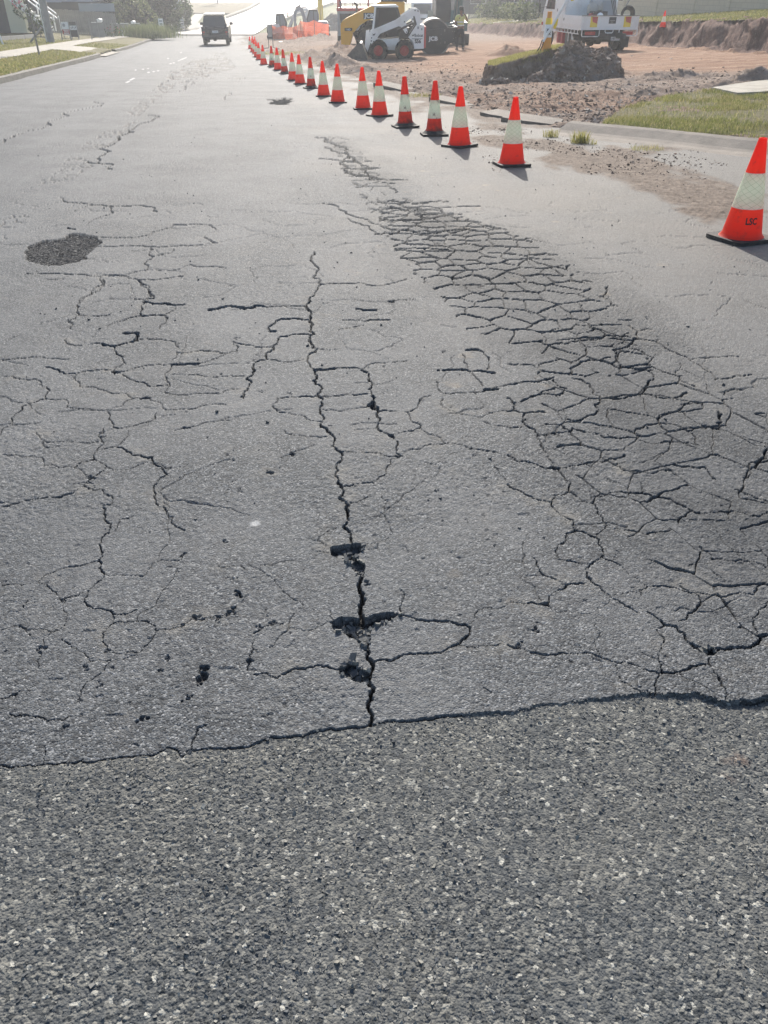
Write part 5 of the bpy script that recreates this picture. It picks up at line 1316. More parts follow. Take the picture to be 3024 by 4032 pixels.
# ---- single drum roller behind it, facing right
def roller():
    Y = 41.6; X, _, _ = at_depth(1300+700/2.765, 219, Y); z = float(z_site(np.array([X]), np.array([Y]))[0])+.01
    t = empty('drum_roller', (X, Y, z), 0, 'yellow and black single drum roller lettered JCB behind the skid steer loader', 'roller')
    q = .00428; P = lambda pts: mb_poly(pts, q, 700, 605)
    mb = MB(); mb.prism(P([(128, 345), (131, 262), (150, 228), (180, 205), (350, 122), (535, 34), (560, 28), (800, 34), (800, 235), (470, 205), (410, 225), (330, 275), (270, 345)]), -.80, .80); mb.build('engine_hood', MT['yellow_paint'], t, bevel=.06, smooth=True)
    mb = MB(); mb.prism(P([(132, 345), (262, 345), (225, 478), (134, 470)]), -.95, .95); mb.build('rear_weight', MT['yellow_paint'], t, bevel=.03, smooth=True)
    for s in (-1, 1): wheel(t, ((455-700)*q, s*.80, .655), .66, .50, .30, MT['yellow_paint'], lugs=20)
    mb = MB(); mb.prism(P([(250, 345), (800, 240), (980, 330), (980, 470), (300, 480)]), -.40, .40); mb.build('frame', MT['dark_paint'], t, bevel=.02)
    mb = MB(); mb.prism(P([(560, 28), (800, 28), (830, -130), (600, -150)]), -.70, .70); mb.build('cab', MT['glass'], t, bevel=.04, smooth=True)
    mb = MB()
    for cx in (560, 815):
        for s in (-1, 1): mb.cyl(((cx-700)*q, s*.72, (605-40)*q*VS), ((cx-680)*q, s*.72, (605+150)*q*VS), .04)
    mb.box(((700-690)*q, 0, (605+160)*q*VS), (1.5, 1.6, .08)); mb.build('cab_frame', MT['dark_paint'], t)
    mb = MB(); mb.lathe([(.001, -.94), (.68, -.94), (.705, -.97), (.735, -.97), (.735, .97), (.705, .97), (.68, .94), (.001, .94)], ((1118-700)*q, 0, .74), 'y', 64); mb.build('drum', MT['dark_paint'], t, smooth=True)
    mb = MB(); mb.lathe([(.68, -.975), (.74, -.975), (.74, -.95), (.68, -.95)], ((1118-700)*q, 0, .74), 'y', 64, closed=True); mb.build('drum_rim', MT['steel'], t, smooth=True)
    for s in (-1, 1):
        mb = MB(); mb.prism(P([(1010, 325), (1180, 300), (1350, 290), (1352, 430), (1240, 480), (1010, 480)]), s*1.03-.03, s*1.03+.03); mb.build('side_plate', MT['dark_paint'], t, bevel=.01)
    mb = MB(); mb.prism(P([(1330, 285), (1355, 285), (1355, 470), (1330, 470)]), -1.06, 1.06)
    mb.build('front_beam', MT['dark_paint'], t)
    mb = MB()
    for cx, cy in ((1185, 362), (1185, 410), (1182, 455), (1305, 332), (1325, 332), (1315, 405), (1340, 398), (1025, 365), (1025, 410), (1025, 455)): mb.cyl(((cx-700)*q, -1.075, (605-cy)*q*VS), ((cx-700)*q, -1.06, (605-cy)*q*VS), .018, n=8)
    mb.box(((1221-700)*q, -1.065, (605-322)*q*VS), (.05, .012, .09)); mb.box(((1228-700)*q, -1.065, (605-448)*q*VS), (.05, .012, .09)); mb.build('bolt', MT['steel'], t, split=True)
    text_on(t, 'JCB', .22, ((1105-700)*q, -1.066, (605-410)*q*VS), (math.pi/2, 0, 0), MT['white'], off=.008, sx=1.15)
    mb = MB(); mb.box(((435-700)*q, -.802, (605-175)*q*VS), (.54, .012, .24)); mb.build('badge', MT['black'], t)
    text_on(t, 'JCB', .22, ((430-700)*q, -.812, (605-175)*q*VS), (math.pi/2, 0, 0), MT['white'], off=.008, sx=1.15)
    mb = MB(); mb.box(((212-700)*q, -.802, (605-315)*q*VS), (.34, .012, .11)); mb.build('badge', MT['black'], t)
    text_on(t, '116D', .10, ((208-700)*q, -.812, (605-316)*q*VS), (math.pi/2, 0, 0), MT['white'], off=.003)
    mb = MB(); mb.tube([((300-700)*q, -.2, (605-140)*q*VS), ((300-700)*q, -.2, (605-60)*q*VS), ((270-700)*q, -.2, (605-45)*q*VS)], .06); mb.build('exhaust', MT['steel'], t, smooth=True)
roller()

# ---- excavators
def excavator(x, y, rz, sc, label, body, cabm, boom, zf=z_site, teal=None):
    z = float(zf(np.array([x]), np.array([y]))[0])+.01
    t = empty('excavator', (x, y, z), rz, label, 'excavator'); t.scale = (sc,)*3
    for s in (-1, 1):
        mb = MB(); pr = [(-1.05+.22*math.cos(R(a)), .24+.22*math.sin(R(a))) for a in range(90, 271, 30)]+[(1.05+.22*math.cos(R(a)), .24+.22*math.sin(R(a))) for a in range(-90, 91, 30)]
        mb.prism(pr, s*.62-.16, s*.62+.16)
        for k in range(14): mb.box((-1.1+k*.17, s*.62, .465), (.05, .33, .03))
        for k in range(5): mb.cyl((-.8+k*.4, s*.62-.17, .18), (-.8+k*.4, s*.62+.17, .18), .10, n=12)
        mb.build('track', MT['rubber'], t)
    mb = MB(); mb.box((0, 0, .40), (1.4, 1.0, .22)); mb.cyl((0, 0, .5), (0, 0, .62), .42, n=20); mb.build('undercarriage', MT['dark_paint'], t)
    mb = MB(); mb.prism([(-1.15, .62), (-1.15, 1.15), (-1.0, 1.38), (.10, 1.42), (.25, 1.05), (.95, .95), (.95, .62)], -.75, .75); mb.build('upper_body', body, t, bevel=.07, smooth=True)
    mb = MB(); mb.prism([(-1.22, .60), (-1.22, 1.0), (-1.1, 1.02), (-1.1, .60)], -.7, .7); mb.box((-.6, -.757, .98), (.5, .012, .30)); mb.build('counterweight', MT['dark_paint'], t, bevel=.03)
    mb = MB(); cp = [(-.20, 1.0), (-.22, 1.9), (-.12, 2.32), (.62, 2.32), (.92, 1.55), (.86, .95)]; mb.prism(cp, -.73, -.05 if True else .1)
    mb.build('cab', cabm, t, bevel=.05, smooth=True)
    for yy in (-.735, -.04):
        mb = MB(); mb.prism([(-.12, 1.40), (-.12, 2.12), (.20, 2.18), (.20, 1.40)], yy-.004, yy+.004); mb.prism([(.27, 1.25), (.27, 2.20), (.56, 2.20), (.80, 1.55), (.76, 1.25)], yy-.004, yy+.004); mb.build('cab_window', MT['glass_pale'], t)
    b = [Vector((p[0], .18, p[1])) for p in boom]
    def limb(name, a, c, w0, w1, m):
        d = (c-a).normalized(); n = Vector((-d.z, 0, d.x)); mb = MB()
        mid = (a+c)/2+n*.0
        mb.hull([a-n*w0+Vector((0, -.1, 0)), c-n*w1+Vector((0, -.08, 0)), c-n*w1+Vector((0, .08, 0)), a-n*w0+Vector((0, .1, 0)), a+n*w0+Vector((0, -.1, 0)), c+n*w1+Vector((0, -.08, 0)), c+n*w1+Vector((0, .08, 0)), a+n*w0+Vector((0, .1, 0))]); return mb.build(name, m, t, bevel=.015)
    limb('boom', b[0], b[1], .12, .17, body); limb('boom', b[1], b[2], .17, .10, body); limb('dipper', b[2], b[3], .13, .08, body)
    mb = MB(); mb.cyl(b[0]+Vector((.25, 0, -.1)), (b[0]+b[1])/2+Vector((.12, 0, .05)), .055); mb.cyl(b[1]+Vector((0, 0, .22)), b[2]+Vector((0, 0, .2)), .05); mb.build('ram', MT['steel'], t, smooth=True)
    e = b[3]; mb = MB(); mb.prism([(e.x-.1, e.z+.1), (e.x+.15, e.z+.05), (e.x+.22, e.z-.35), (e.x-.1, e.z-.55), (e.x-.45, e.z-.40), (e.x-.1, e.z-.3)], -.05, .42); mb.build('bucket', MT['worn_steel'], t)
    mb = MB(); mb.box((1.35, 0, .35), (.08, 1.5, .36)); mb.box((1.15, .3, .35), (.4, .1, .1)); mb.box((1.15, -.3, .35), (.4, .1, .1)); mb.build('blade', MT['dark_paint'], t)
    return t
ym = ground_at(1180, 160, z_site)[1]
x1 = at_depth(1098, 100, ym+5)[0]
excavator(x1, ym+5, 0, .80, 'small white excavator with dark cab behind the left end of the orange mesh', MT['white_paint'], MT['dark_paint'], [(.95, .95), (1.9, 2.5), (3.1, 2.7), (2.6, 1.1)])
x2 = at_depth(1246, 100, ym+3)[0]
excavator(x2, ym+3, math.pi, .88, 'dark excavator with grey boom reaching left behind the orange mesh', MT['grey_paint'], MT['dark_paint'], [(.85, 1.0), (1.35, 2.45), (1.9, 2.2), (2.0, .9)])
x3 = at_depth(1768, 60, 50.5)[0]
excavator(x3, 51.5, R(-82), 1.2, 'dark teal excavator standing behind the black drum of the roller', MT['teal'], MT['dark_paint'], [(.95, .95), (1.3, 2.9), (2.2, 3.3), (1.5, .95)])

# ---- red topped truck with a cage behind the roller
def cage_truck():
    Y = 58; X = at_depth(1393, 100, Y)[0]; z = float(z_site(np.array([X]), np.array([Y]))[0])
    t = empty('cage_truck', (X, Y, z), R(-90), 'red topped grey truck with a railed cage roof behind the yellow roller hood', 'truck')
    mb = MB(); mb.box((.9, 0, 1.25), (1.5, 1.9, 1.3)); mb.build('cab', MT['grey_paint'], t, bevel=.12, smooth=True)
    mb = MB(); mb.box((1.66, 0, 1.52), (.02, 1.6, .5)); mb.build('windscreen', MT['glass'], t, bevel=.004)
    mb = MB(); mb.box((-.9, 0, 1.0), (4.6, 1.5, .35)); mb.build('chassis', MT['dark_paint'], t, bevel=.02)
    mb = MB(); mb.box((-.6, 0, 1.98), (4.6, 1.96, .16)); mb.box((-1.9, 0, 1.5), (2.0, 1.9, .8)); mb.build('deck', MT['red_paint'], t, bevel=.04)
    mb = MB()
    for x in (-2.8, -1.9, -1.0, -.1, .8, 1.6):
        for y in (-.93, .93): mb.cyl((x, y, 2.05), (x, y, 3.2), .022, n=6)
    for y in np.linspace(-.93, .93, 5): mb.cyl((1.6, y, 2.05), (1.6, y, 3.2), .02, n=6)
    for zz in (2.6, 3.2):
        for y in (-.93, .93): mb.cyl((-2.8, y, zz), (1.6, y, zz), .02, n=6)
        mb.cyl((1.6, -.93, zz), (1.6, .93, zz), .02, n=6)
    mb.build('cage', MT['red_paint'], t)
    for x in (1.0, -2.2):
        for s in (-1, 1): wheel(t, (x, s*.85, .45), .46, .28, .24, MT['white_paint'])
    mb = MB(); mb.tube([(1.2, -.75, 2.0), (1.2, -.75, 2.3), (1.35, -.75, 2.35)], .07); mb.build('exhaust', MT['steel'], t, smooth=True)
    mb = MB(); mb.box((1.72, -.45, 1.15), (.03, .5, .3)); mb.build('yellow_plate', MT['yellow'], t)
cage_truck()
def white_truck():
    Y = 84; X = at_depth(1663, 60, Y)[0]; z = float(z_site(np.array([X]), np.array([Y]))[0])
    t = empty('cab_truck', (X, Y, z), R(-94), 'white flat fronted truck facing the camera between roller and teal excavator', 'truck')
    mb = MB(); mb.prism([(-.2, .55), (-.2, 2.25), (1.15, 2.25), (1.42, 1.35), (1.48, .55)], -.98, .98); mb.build('cab', MT['white_paint'], t, bevel=.08, smooth=True)
    mb = MB(); mb.hull([(1.445, -.82, 1.38), (1.445, .82, 1.38), (1.43, .82, 1.40), (1.43, -.82, 1.40), (1.21, -.76, 2.14), (1.21, .76, 2.14), (1.19, .76, 2.14), (1.19, -.76, 2.14)]); mb.build('windscreen', MT['glass'], t)
    mb = MB(); mb.box((-2.6, 0, .85), (4.8, 2.0, .2)); mb.box((-2.6, 0, 1.2), (4.8, 2.1, .5)); mb.build('tray', MT['white_paint'], t, bevel=.03)
    mb = MB(); mb.box((1.5, 0, .62), (.1, 1.9, .25)); mb.box((1.48, 0, 1.0), (.04, 1.1, .14)); mb.build('bumper', MT['dark_paint'], t, bevel=.02)
    for s in (-1, 1):
        mb = MB(); mb.box((1.35, s*1.15, 1.65), (.08, .16, .36)); mb.cyl((1.3, s*.98, 1.8), (1.35, s*1.12, 1.8), .015, n=6); mb.build('mirror', MT['black'], t)
        mb = MB(); mb.box((1.49, s*.75, .98), (.04, .3, .16)); mb.build('headlight', MT['glass_pale'], t)
        for x in (.8, -3.6): wheel(t, (x, s*.84, .40), .41, .24, .2, MT['white_paint'])
white_truck()

# ---- white tray truck seen from behind
def tray_truck():
    Y0 = 36.7; X0 = 9.12; z0 = float(z_site(np.array([X0]), np.array([Y0]))[0])+.0
    t = empty('tray_truck', (X0, Y0, z0), R(99), 'white tray back work truck parked on the red dirt behind the grassy mound', 'truck')
    # local x forward, y left; rear face at x = 0
    mb = MB()
    mb.box((0.02, 0, 1.08), (.05, 2.42, .40)); mb.build('tailgate', MT['white_paint'], t, bevel=.012)
    for s in (-1, 1):
        mb = MB(); mb.box((1.55, s*1.19, 1.08), (2.95, .05, .40)); mb.box((1.55, s*1.222, 1.15), (2.8, .012, .04)); mb.box((1.55, s*1.222, .98), (2.8, .012, .04)); mb.build('side_board', MT['white_paint'], t, bevel=.008)
    mb = MB(); mb.box((1.55, 0, .84), (3.1, 2.42, .07)); mb.build('tray_floor', MT['white_paint'], t)
    mb = MB(); mb.box((0.0, 0, 1.29), (.07, 2.44, .022)); mb.build('tailgate_trim', MT['dark_paint'], t)
    for y, flip in ((.70, 1), (-.72, -1)):
        mb = MB(); mb.box((-.012, y, 1.08), (.008, .30, .36)); hz = mb.build('hazard_plate', MT['yellow'], t)
        mb = MB(); mb.prism([(y-.15*1, 1.10-.02), (y-.15, 1.25), (y+.13, 1.25), (y+.09, 1.03) if flip > 0 else (y+.10, 1.05)], -.022, -.016, 'x') if False else mb.hull([(-.022, y-.14, 1.02), (-.016, y-.14, 1.02), (-.016, y+.06, 1.08), (-.022, y+.06, 1.08), (-.022, y-.14, 1.25), (-.016, y-.14, 1.25), (-.016, y+.10, 1.25), (-.022, y+.10, 1.25)]); mb.build('red_flash', MT['red_paint'], hz)
    mb = MB(); mb.box((-.014, -.08, 1.13), (.01, .30, .22)); bd = mb.build('name_board', MT['dark_paint'], t)
    mb = MB(); mb.box((-.02, -.08, 1.12), (.004, .20, .018)); mb.box((-.02, -.06, 1.07), (.004, .10, .014)); mb.build('marking', MT['grey_paint'], bd)
    def loop(y0, y1, z0_, z1, r=.018, x=-.02):
        mb = MB(); mb.tube([(x, y0, z1), (x, y0, z0_+.05), (x, y0+.04, z0_), (x, y1-.04, z0_), (x, y1, z0_+.05), (x, y1, z1)], r); return mb.build('guard_rail', MT['white_paint'], t, smooth=True)
    loop(.42, 1.16, .58, .82); loop(-1.20, -.42, .60, .82); loop(-.16, .18, .70, .82)
    mb = MB()
    for s in (-1, 1):
        mb = MB(); mb.box((.0, s*.80, .69), (.06, .42, .12)); mb.build('tail_light', MT['lamp_red'], t, bevel=.01)
    mb = MB(); mb.box((2.2, .35, .62), (6.0, .10, .18)); mb.box((2.2, -.35, .62), (6.0, .10, .18)); mb.box((.5, 0, .60), (.2, 1.9, .16)); mb.box((2.2, 0, .60), (4.2, 1.2, .3)); mb.cyl((1.1, -.8, .42), (1.1, .8, .42), .09); mb.lathe([(.001, -.2), (.17, -.12), (.17, .12), (.001, .2)], (1.1, 0, .42), 'y', 14); mb.box((1.6, 1.0, .5), (.5, .3, .45)); mb.box((2.6, -.9, .5), (.6, .4, .4)); mb.build('chassis', MT['dark_paint'], t, bevel=.01)
    mb = MB(); mb.box((-.03, -.30, .50), (.02, .38, .13)); pl = mb.build('number_plate', MT['white'], t)
    text_on(pl, '145 TTV', .115, (-.042, -.30, .50), (math.pi/2, 0, -math.pi/2), MT['black'], off=.002, sx=.85)
    for s in (-1, 1):
        for dy in (0, .28): wheel(t, (1.1, s*(1.03-dy), .37), .38, .22, .2, MT['white_paint'])
        wheel(t, (4.35, s*1.0, .37), .38, .22, .2, MT['white_paint'])
        mb = MB(); mb.box((.55, s*.98, .34), (.012, .34, .36)); mb.build('mud_flap', MT['rubber'], t)
    # side rail with openings, and hanging loops
    mb = MB(); mb.box((1.9, 1.20, .80), (3.3, .03, .03)); mb.box((1.9, 1.20, .66), (3.3, .03, .03))
    for k in range(9): mb.box((.35+k*.38, 1.20, .73), (.03, .03, .14))
    mb.tube([(.95, 1.2, .66), (.95, 1.2, .33), (1.0, 1.2, .28), (1.3, 1.2, .28), (1.35, 1.2, .33), (1.35, 1.2, .66)], .02); mb.build('side_rail', MT['white_paint'], t)
    # cab
    mb = MB(); mb.prism([(3.55, .62), (3.55, 2.15), (3.75, 2.30), (4.85, 2.30), (5.38, 1.45), (5.48, 1.30), (5.5, .55), (4.82, .55), (4.72, .78), (4.35, .90), (3.98, .78), (3.88, .55)], -.98, .98); mb.build('cab', MT['white_paint'], t, bevel=.05, smooth=True)
    for s in (-1, 1):
        mb = MB(); mb.prism([(3.95, 1.42), (3.95, 2.10), (4.70, 2.10), (5.12, 1.42)], s*.985-.006, s*.985+.006); mb.build('door_window', MT['glass'], t)
        mb = MB(); mb.tube([(5.1, s*.98, 1.5), (5.25, s*1.2, 1.45)], .015); mb.box((5.27, s*1.24, 1.45), (.08, .05, .34)); mb.build('mirror', MT['black'], t)
        mb = MB(); mb.box((5.44, s*.99, .85), (.12, .04, .12)); mb.build('side_light', MT['lamp_red'], t)
        # tall white box body behind the cab, and a light frame
    mb = MB(); mb.box((2.85, 0, 1.72), (1.3, 2.30, 1.68)); mb.build('box_body', MT['white_paint'], t, bevel=.03, smooth=True)
    mb = MB()
    for y in (1.1, .6): mb.box((2.2, y, 1.9), (.05, .05, 1.3))
    mb.box((2.2, .85, 2.5), (.05, .55, .05)); mb.build('rack', MT['white_paint'], t)
    mb = MB(); mb.box((2.0, 1.235, 1.12), (.02, .02, .1)); mb.box((2.5, 1.235, 1.42), (.02, .02, .1)); mb.box((2.9, 1.235, 1.42), (.02, .02, .1)); mb.build('latch', MT['dark_paint'], t, split=True)
    # load
    Mw = Matrix.Translation((X0, Y0, z0)) @ Matrix.Rotation(R(99), 4, 'Z')
    def load(name, mb, mat, loc, label, cat, rz=0, rx=0, ry=0, smooth=True, bevel=0, group='load on the tray truck'):
        o = mb.build(name, mat, None, smooth=smooth, bevel=bevel); o.matrix_world = Mw @ Matrix.Translation(loc) @ Matrix.Rotation(rz, 4, 'Z') @ Matrix.Rotation(rx, 4, 'X') @ Matrix.Rotation(ry, 4, 'Y'); return tag(o, label, cat, group)
    mb = MB(); mb.box((0, 0, .45), (.05, 1.15, .9)); load('board', mb, MT['grey_paint'], (1.55, -.25, .89), 'large pale grey sheet standing upright in the middle of the tray', 'board', ry=.12, bevel=.01)
    for i, (x, y, s_, lb) in enumerate([(1.0, .45, 1.0, 'grey stuffed sack lying on top of the load near the rack'), (1.3, .15, .8, 'smaller grey sack leaning on the pale sheet')]):
        mb = MB(); mb.lathe([(.001, 0), (.16, .02), (.24, .12), (.25, .25), (.18, .36), (.001, .40)], n=16)
        for v in mb.bm.verts: v.co += Vector((fbm(v.co.x*5+i, v.co.y*5, 1, 2), fbm(v.co.x*5, v.co.y*5+i, 2, 2), fbm(v.co.x*5, v.co.z*5, 3, 2)))*.09
        load('sack', mb, MT['cloth'], (x, y, 1.28+.08*i), lb, 'sack')
    mb = MB(); mb.box((0, 0, .27), (.7, .6, .54)); load('tool_box', mb, MT['dark_paint'], (.75, .30, .885), 'dark tool box under the stuffed sack', 'tool box', bevel=.02)
    def jerry(loc, label, mat):
        mb = MB(); mb.box((0, 0, .21), (.16, .32, .42)); mb.cyl((0, .10, .42), (0, .12, .47), .03, n=10); mb.tube([(0, -.1, .42), (0, -.08, .47), (0, .04, .47), (0, .05, .42)], .014); return load('jerry_can', mb, mat, loc, label, 'jerry can', bevel=.012, group='red fuel cans on the truck')
    jerry((.45, .62, .885), 'red fuel can standing in the tray behind the tailgate', MT['plastic_red'])
    jerry((2.25, 1.0, .23), 'red fuel can hung under the tray side, the one nearer the rear wheel', MT['plastic_red']); jerry((2.75, 1.0, .23), 'red fuel can hung under the tray side, the one nearer the cab', MT['plastic_red'])
    mb = MB(); mb.lathe([(.26+.05*math.cos(a), .05*math.sin(a)) for a in np.linspace(0, 2*math.pi, 11)[:-1]], axis='x', n=28, closed=True); mb.lathe([(.20+.05*math.cos(a), .11+.05*math.sin(a)) for a in np.linspace(0, 2*math.pi, 11)[:-1]], axis='x', n=28, closed=True); load('hose_coil', mb, MT['rubber'], (.5, -.92, 1.32), 'thick black hose coil at the right corner of the tray', 'hose')
    for i, (y, a, c_, lb) in enumerate([(-.45, .5, 'steel', 'shovel handle leaning left over the tailgate'), (-.60, -.35, 'worn_steel', 'bundle of dark poles leaning right in the tray')]):
        mb = MB()
        for k in range(1 if i == 0 else 3): mb.cyl((0, k*.05, 0), (0, k*.07, 1.0), .018, n=8)
        mb.box((0, 0, .0), (.03, .18, .22)) if i == 0 else None
        load('long_tool', mb, MT[c_], (.55, y, .95), lb, 'long tool', rx=a)
    mb = MB(); mb.lathe([(.001, 0), (.14, .02), (.13, .10), (.07, .17), (.001, .19)], n=14); load('white_bag', mb, MT['white'], (.35, .33, 1.20), 'small white bag above the tailgate left of the tool box', 'bag')
    mb = MB(); mb.box((0, 0, .12), (.3, .45, .24)); mb.box((0, 0, .26), (.26, .38, .06)); load('orange_box', mb, MT['orange'], (.5, .0, .89), 'orange brown box beside the pale sheet', 'box', bevel=.02)
tray_truck()

# ---- four wheel drive car on the road
def car():
    x, y, z = ground_at(849, 180, lambda X, Y: zr(Y)); y += .2
    t = empty('parked_car', (x+.02, y, float(zr(y))+.02), R(97), 'dark navy four wheel drive wagon with a roof rack driving away down the road', 'car')
    mb = MB(); mb.prism([(0, .55), (-.03, 1.00), (.05, 1.12), (3.2, 1.14), (4.35, 1.08), (4.55, .95), (4.6, .50), (4.2, .42), (.25, .42)], -.94, .94); mb.build('body', MT['navy'], t, bevel=.06, smooth=True)
    mb = MB(); mb.hull([(.08, -.86, 1.08), (3.35, -.86, 1.08), (3.35, .86, 1.08), (.08, .86, 1.08), (.30, -.70, 1.76), (2.55, -.70, 1.78), (2.55, .70, 1.78), (.30, .70, 1.76)]); mb.build('cabin', MT['navy'], t, bevel=.05, smooth=True)
    mb = MB(); mb.hull([(.10, -.74, 1.16), (.14, -.74, 1.16), (.14, .74, 1.16), (.10, .74, 1.16), (.255, -.64, 1.66), (.28, -.64, 1.66), (.28, .64, 1.66), (.255, .64, 1.66)]); mb.build('rear_window', MT['glass'], t, bevel=.004)
    for s in (-1, 1):
        mb = MB(); mb.hull([(.45, s*.835, 1.17), (3.0, s*.835, 1.17), (3.0, s*.85, 1.17), (.45, s*.85, 1.17), (.60, s*.715, 1.68), (2.5, s*.715, 1.68), (2.5, s*.73, 1.68), (.60, s*.73, 1.68)]); mb.build('side_window', MT['glass'], t, split=True)
        mb = MB(); mb.box((2.75, s*1.07, 1.22), (.12, .24, .17)); mb.build('mirror', MT['navy'], t, bevel=.03, smooth=True)
        mb = MB(); mb.box((-.03, s*.80, .80), (.04, .16, .10)); mb.box((-.03, s*.80, .66), (.03, .12, .05)); mb.build('tail_light', MT['lamp_red'], t)
        mb = MB(); mb.box((.29, s*.55, 1.66), (.02, .16, .035)); mb.build('marker_light', MT['white'], t)
        for xx in (.85, 3.7): wheel(t, (xx, s*.80, .36), .38, .26, .2, MT['steel'])
        mb = MB(); mb.box((.0, s*.12, 0), (.01, .01, .01)); mb.bm.free()
    mb = MB(); mb.box((-.06, 0, .56), (.14, 1.84, .20)); mb.build('bumper', MT['dark_paint'], t, bevel=.03)
    mb = MB(); mb.box((-.02, -.02, .82), (.03, .42, .14)); pl = mb.build('number_plate', MT['white'], t)
    mb = MB(); mb.box((-.038, -.02, .82), (.004, .30, .05)); mb.build('characters', MT['grey_paint'], pl)
    mb = MB(); mb.box((1.4, 0, 1.86), (2.2, 1.40, .05))
    for xx in (.5, 1.4, 2.3):
        for s in (-1, 1): mb.cyl((xx, s*.6, 1.76), (xx, s*.6, 1.86), .02, n=6)
    mb.build('roof_rack', MT['white_paint'], t, bevel=.01)
    mb = MB(); mb.cyl((.85, -.7, .36), (.85, .7, .36), .06); mb.lathe([(.001, -.16), (.14, -.1), (.14, .1), (.001, .16)], (.85, .1, .36), 'y', 12); mb.build('rear_axle', MT['dark_paint'], t)
    mb = MB(); mb.cyl((.02, .55, .40), (.5, .55, .42), .035); mb.build('exhaust', MT['steel'], t)
car()

# ---- person on the phone
def person():
    Y = 44.0; px = 1809; X = at_depth(px, 200, Y)[0]; z = float(z_site(np.array([X]), np.array([Y]))[0])+.005
    t = empty('person', (X, Y, z), 0, 'person in pale yellow work shirt and dark trousers holding a phone to the ear', 'person')
    MT['skin'] = simple('skin', (.20, .105, .07), .6, var=.06); MT['hair'] = simple('hair', (.015, .012, .010), .7)
    MT['shirt'] = simple('shirt', (.62, .62, .22), .85, var=.06); MT['trousers'] = simple('trousers', (.016, .020, .032), .85, var=.15); MT['boots'] = simple('boots', (.22, .16, .11), .8); MT['tape'] = simple('tape', (.75, .76, .70), .4)
    # faces the camera (-Y); viewer's right is +X
    def skin(name, verts, edges, mat, parent, root=0, sub=2):
        me = bpy.data.meshes.new(name); me.from_pydata([v[0] for v in verts], edges, []); o = link_mesh(name, me, mat, parent)
        md = o.modifiers.new('s', 'SKIN'); 
        for i, v in enumerate(verts): sv = me.skin_vertices[0].data[i]; sv.radius = v[1] if isinstance(v[1], tuple) else (v[1], v[1]); sv.use_root = (i == root)
        m2 = o.modifiers.new('b', 'SUBSURF'); m2.levels = m2.render_levels = sub
        dg = bpy.context.evaluated_depsgraph_get(); me2 = bpy.data.meshes.new_from_object(o.evaluated_get(dg)); o.modifiers.clear(); o.data = me2
        me2.materials.clear(); me2.materials.append(mat); me2.polygons.foreach_set('use_smooth', [True]*len(me2.polygons)); return o
    V = [((0, 0, .93), (.14, .11)), ((0, 0, 1.10), (.13, .10)), ((0, 0, 1.30), (.17, .11)), ((0, 0, 1.44), (.12, .09)), ((0, -.01, 1.52), .055), ((0, -.03, 1.60), (.075, .085)), ((0, -.02, 1.70), (.078, .095)),
         ((.11, 0, .86), .09), ((.15, -.01, .48), .06), ((.17, .01, .10), .045), ((.19, -.14, .05), .045),
         ((-.11, 0, .86), .09), ((-.13, -.01, .48), .06), ((-.14, .01, .10), .045), ((-.17, -.14, .05), .045),
         ((.20, 0, 1.42), .062), ((.34, -.06, 1.22), .048), ((.24, -.14, 1.42), .036), ((.12, -.12, 1.56), .03),
         ((-.20, 0, 1.42), .062), ((-.27, .02, 1.15), .048), ((-.26, -.05, .92), .034), ((-.25, -.08, .86), .032)]
    E = [(0, 1), (1, 2), (2, 3), (3, 4), (4, 5), (5, 6), (0, 7), (7, 8), (8, 9), (9, 10), (0, 11), (11, 12), (12, 13), (13, 14), (3, 15), (15, 16), (16, 17), (17, 18), (3, 19), (19, 20), (20, 21), (21, 22)]
    body = skin('body', V, E, MT['skin'], t)
    # five fingers each hand
    def fingers(base, d, side):
        d = Vector(d).normalized(); s = Vector(side).normalized(); mbx = MB()
        for k, L in enumerate((.055, .065, .06, .045)):
            p = Vector(base)+s*((k-1.5)*.017); mbx.tube([p, p+d*L*.5, p+d*L*.85+Vector((0, -.012, 0))], [.0085, .008, .006], 6)
        p = Vector(base)-s*.04; mbx.tube([p-d*.03, p-s*.02, p-s*.02+d*.02], [.01, .009, .007], 6); return mbx.build('fingers', MT['skin'], body, smooth=True)
    fingers((-.25, -.085, .84), (0, -.1, -1), (0, 1, 0)); fingers((.10, -.13, 1.59), (-.3, -.1, 1), (.2, -1, 0))
    sk = skin('shirt', [((0, 0, .98), (.165, .13)), ((0, 0, 1.12), (.165, .13)), ((0, 0, 1.32), (.19, .135)), ((0, 0, 1.43), (.14, .105)), ((0, 0, 1.49), (.07, .065)), ((.20, 0, 1.42), .085), ((.29, -.04, 1.28), .072), ((-.20, 0, 1.42), .085), ((-.25, .01, 1.22), .072)], [(0, 1), (1, 2), (2, 3), (3, 4), (3, 5), (5, 6), (3, 7), (7, 8)], MT['shirt'], t)
    for z_ in (1.06, 1.20):
        mb = MB(); mb.lathe([(.176, z_-.025), (.178, z_+.025)], n=28)
        for v in mb.bm.verts: v.co.y *= .80
        mb.build('reflective_tape', MT['tape'], sk, smooth=True)
    skin('trousers', [((0, 0, .98), (.155, .125)), ((0, 0, .88), (.16, .125)), ((.11, 0, .80), .105), ((.15, -.01, .48), .082), ((.17, .01, .13), .075), ((-.11, 0, .80), .105), ((-.13, -.01, .48), .082), ((-.14, .01, .13), .075)], [(0, 1), (1, 2), (2, 3), (3, 4), (1, 5), (5, 6), (6, 7)], MT['trousers'], t)
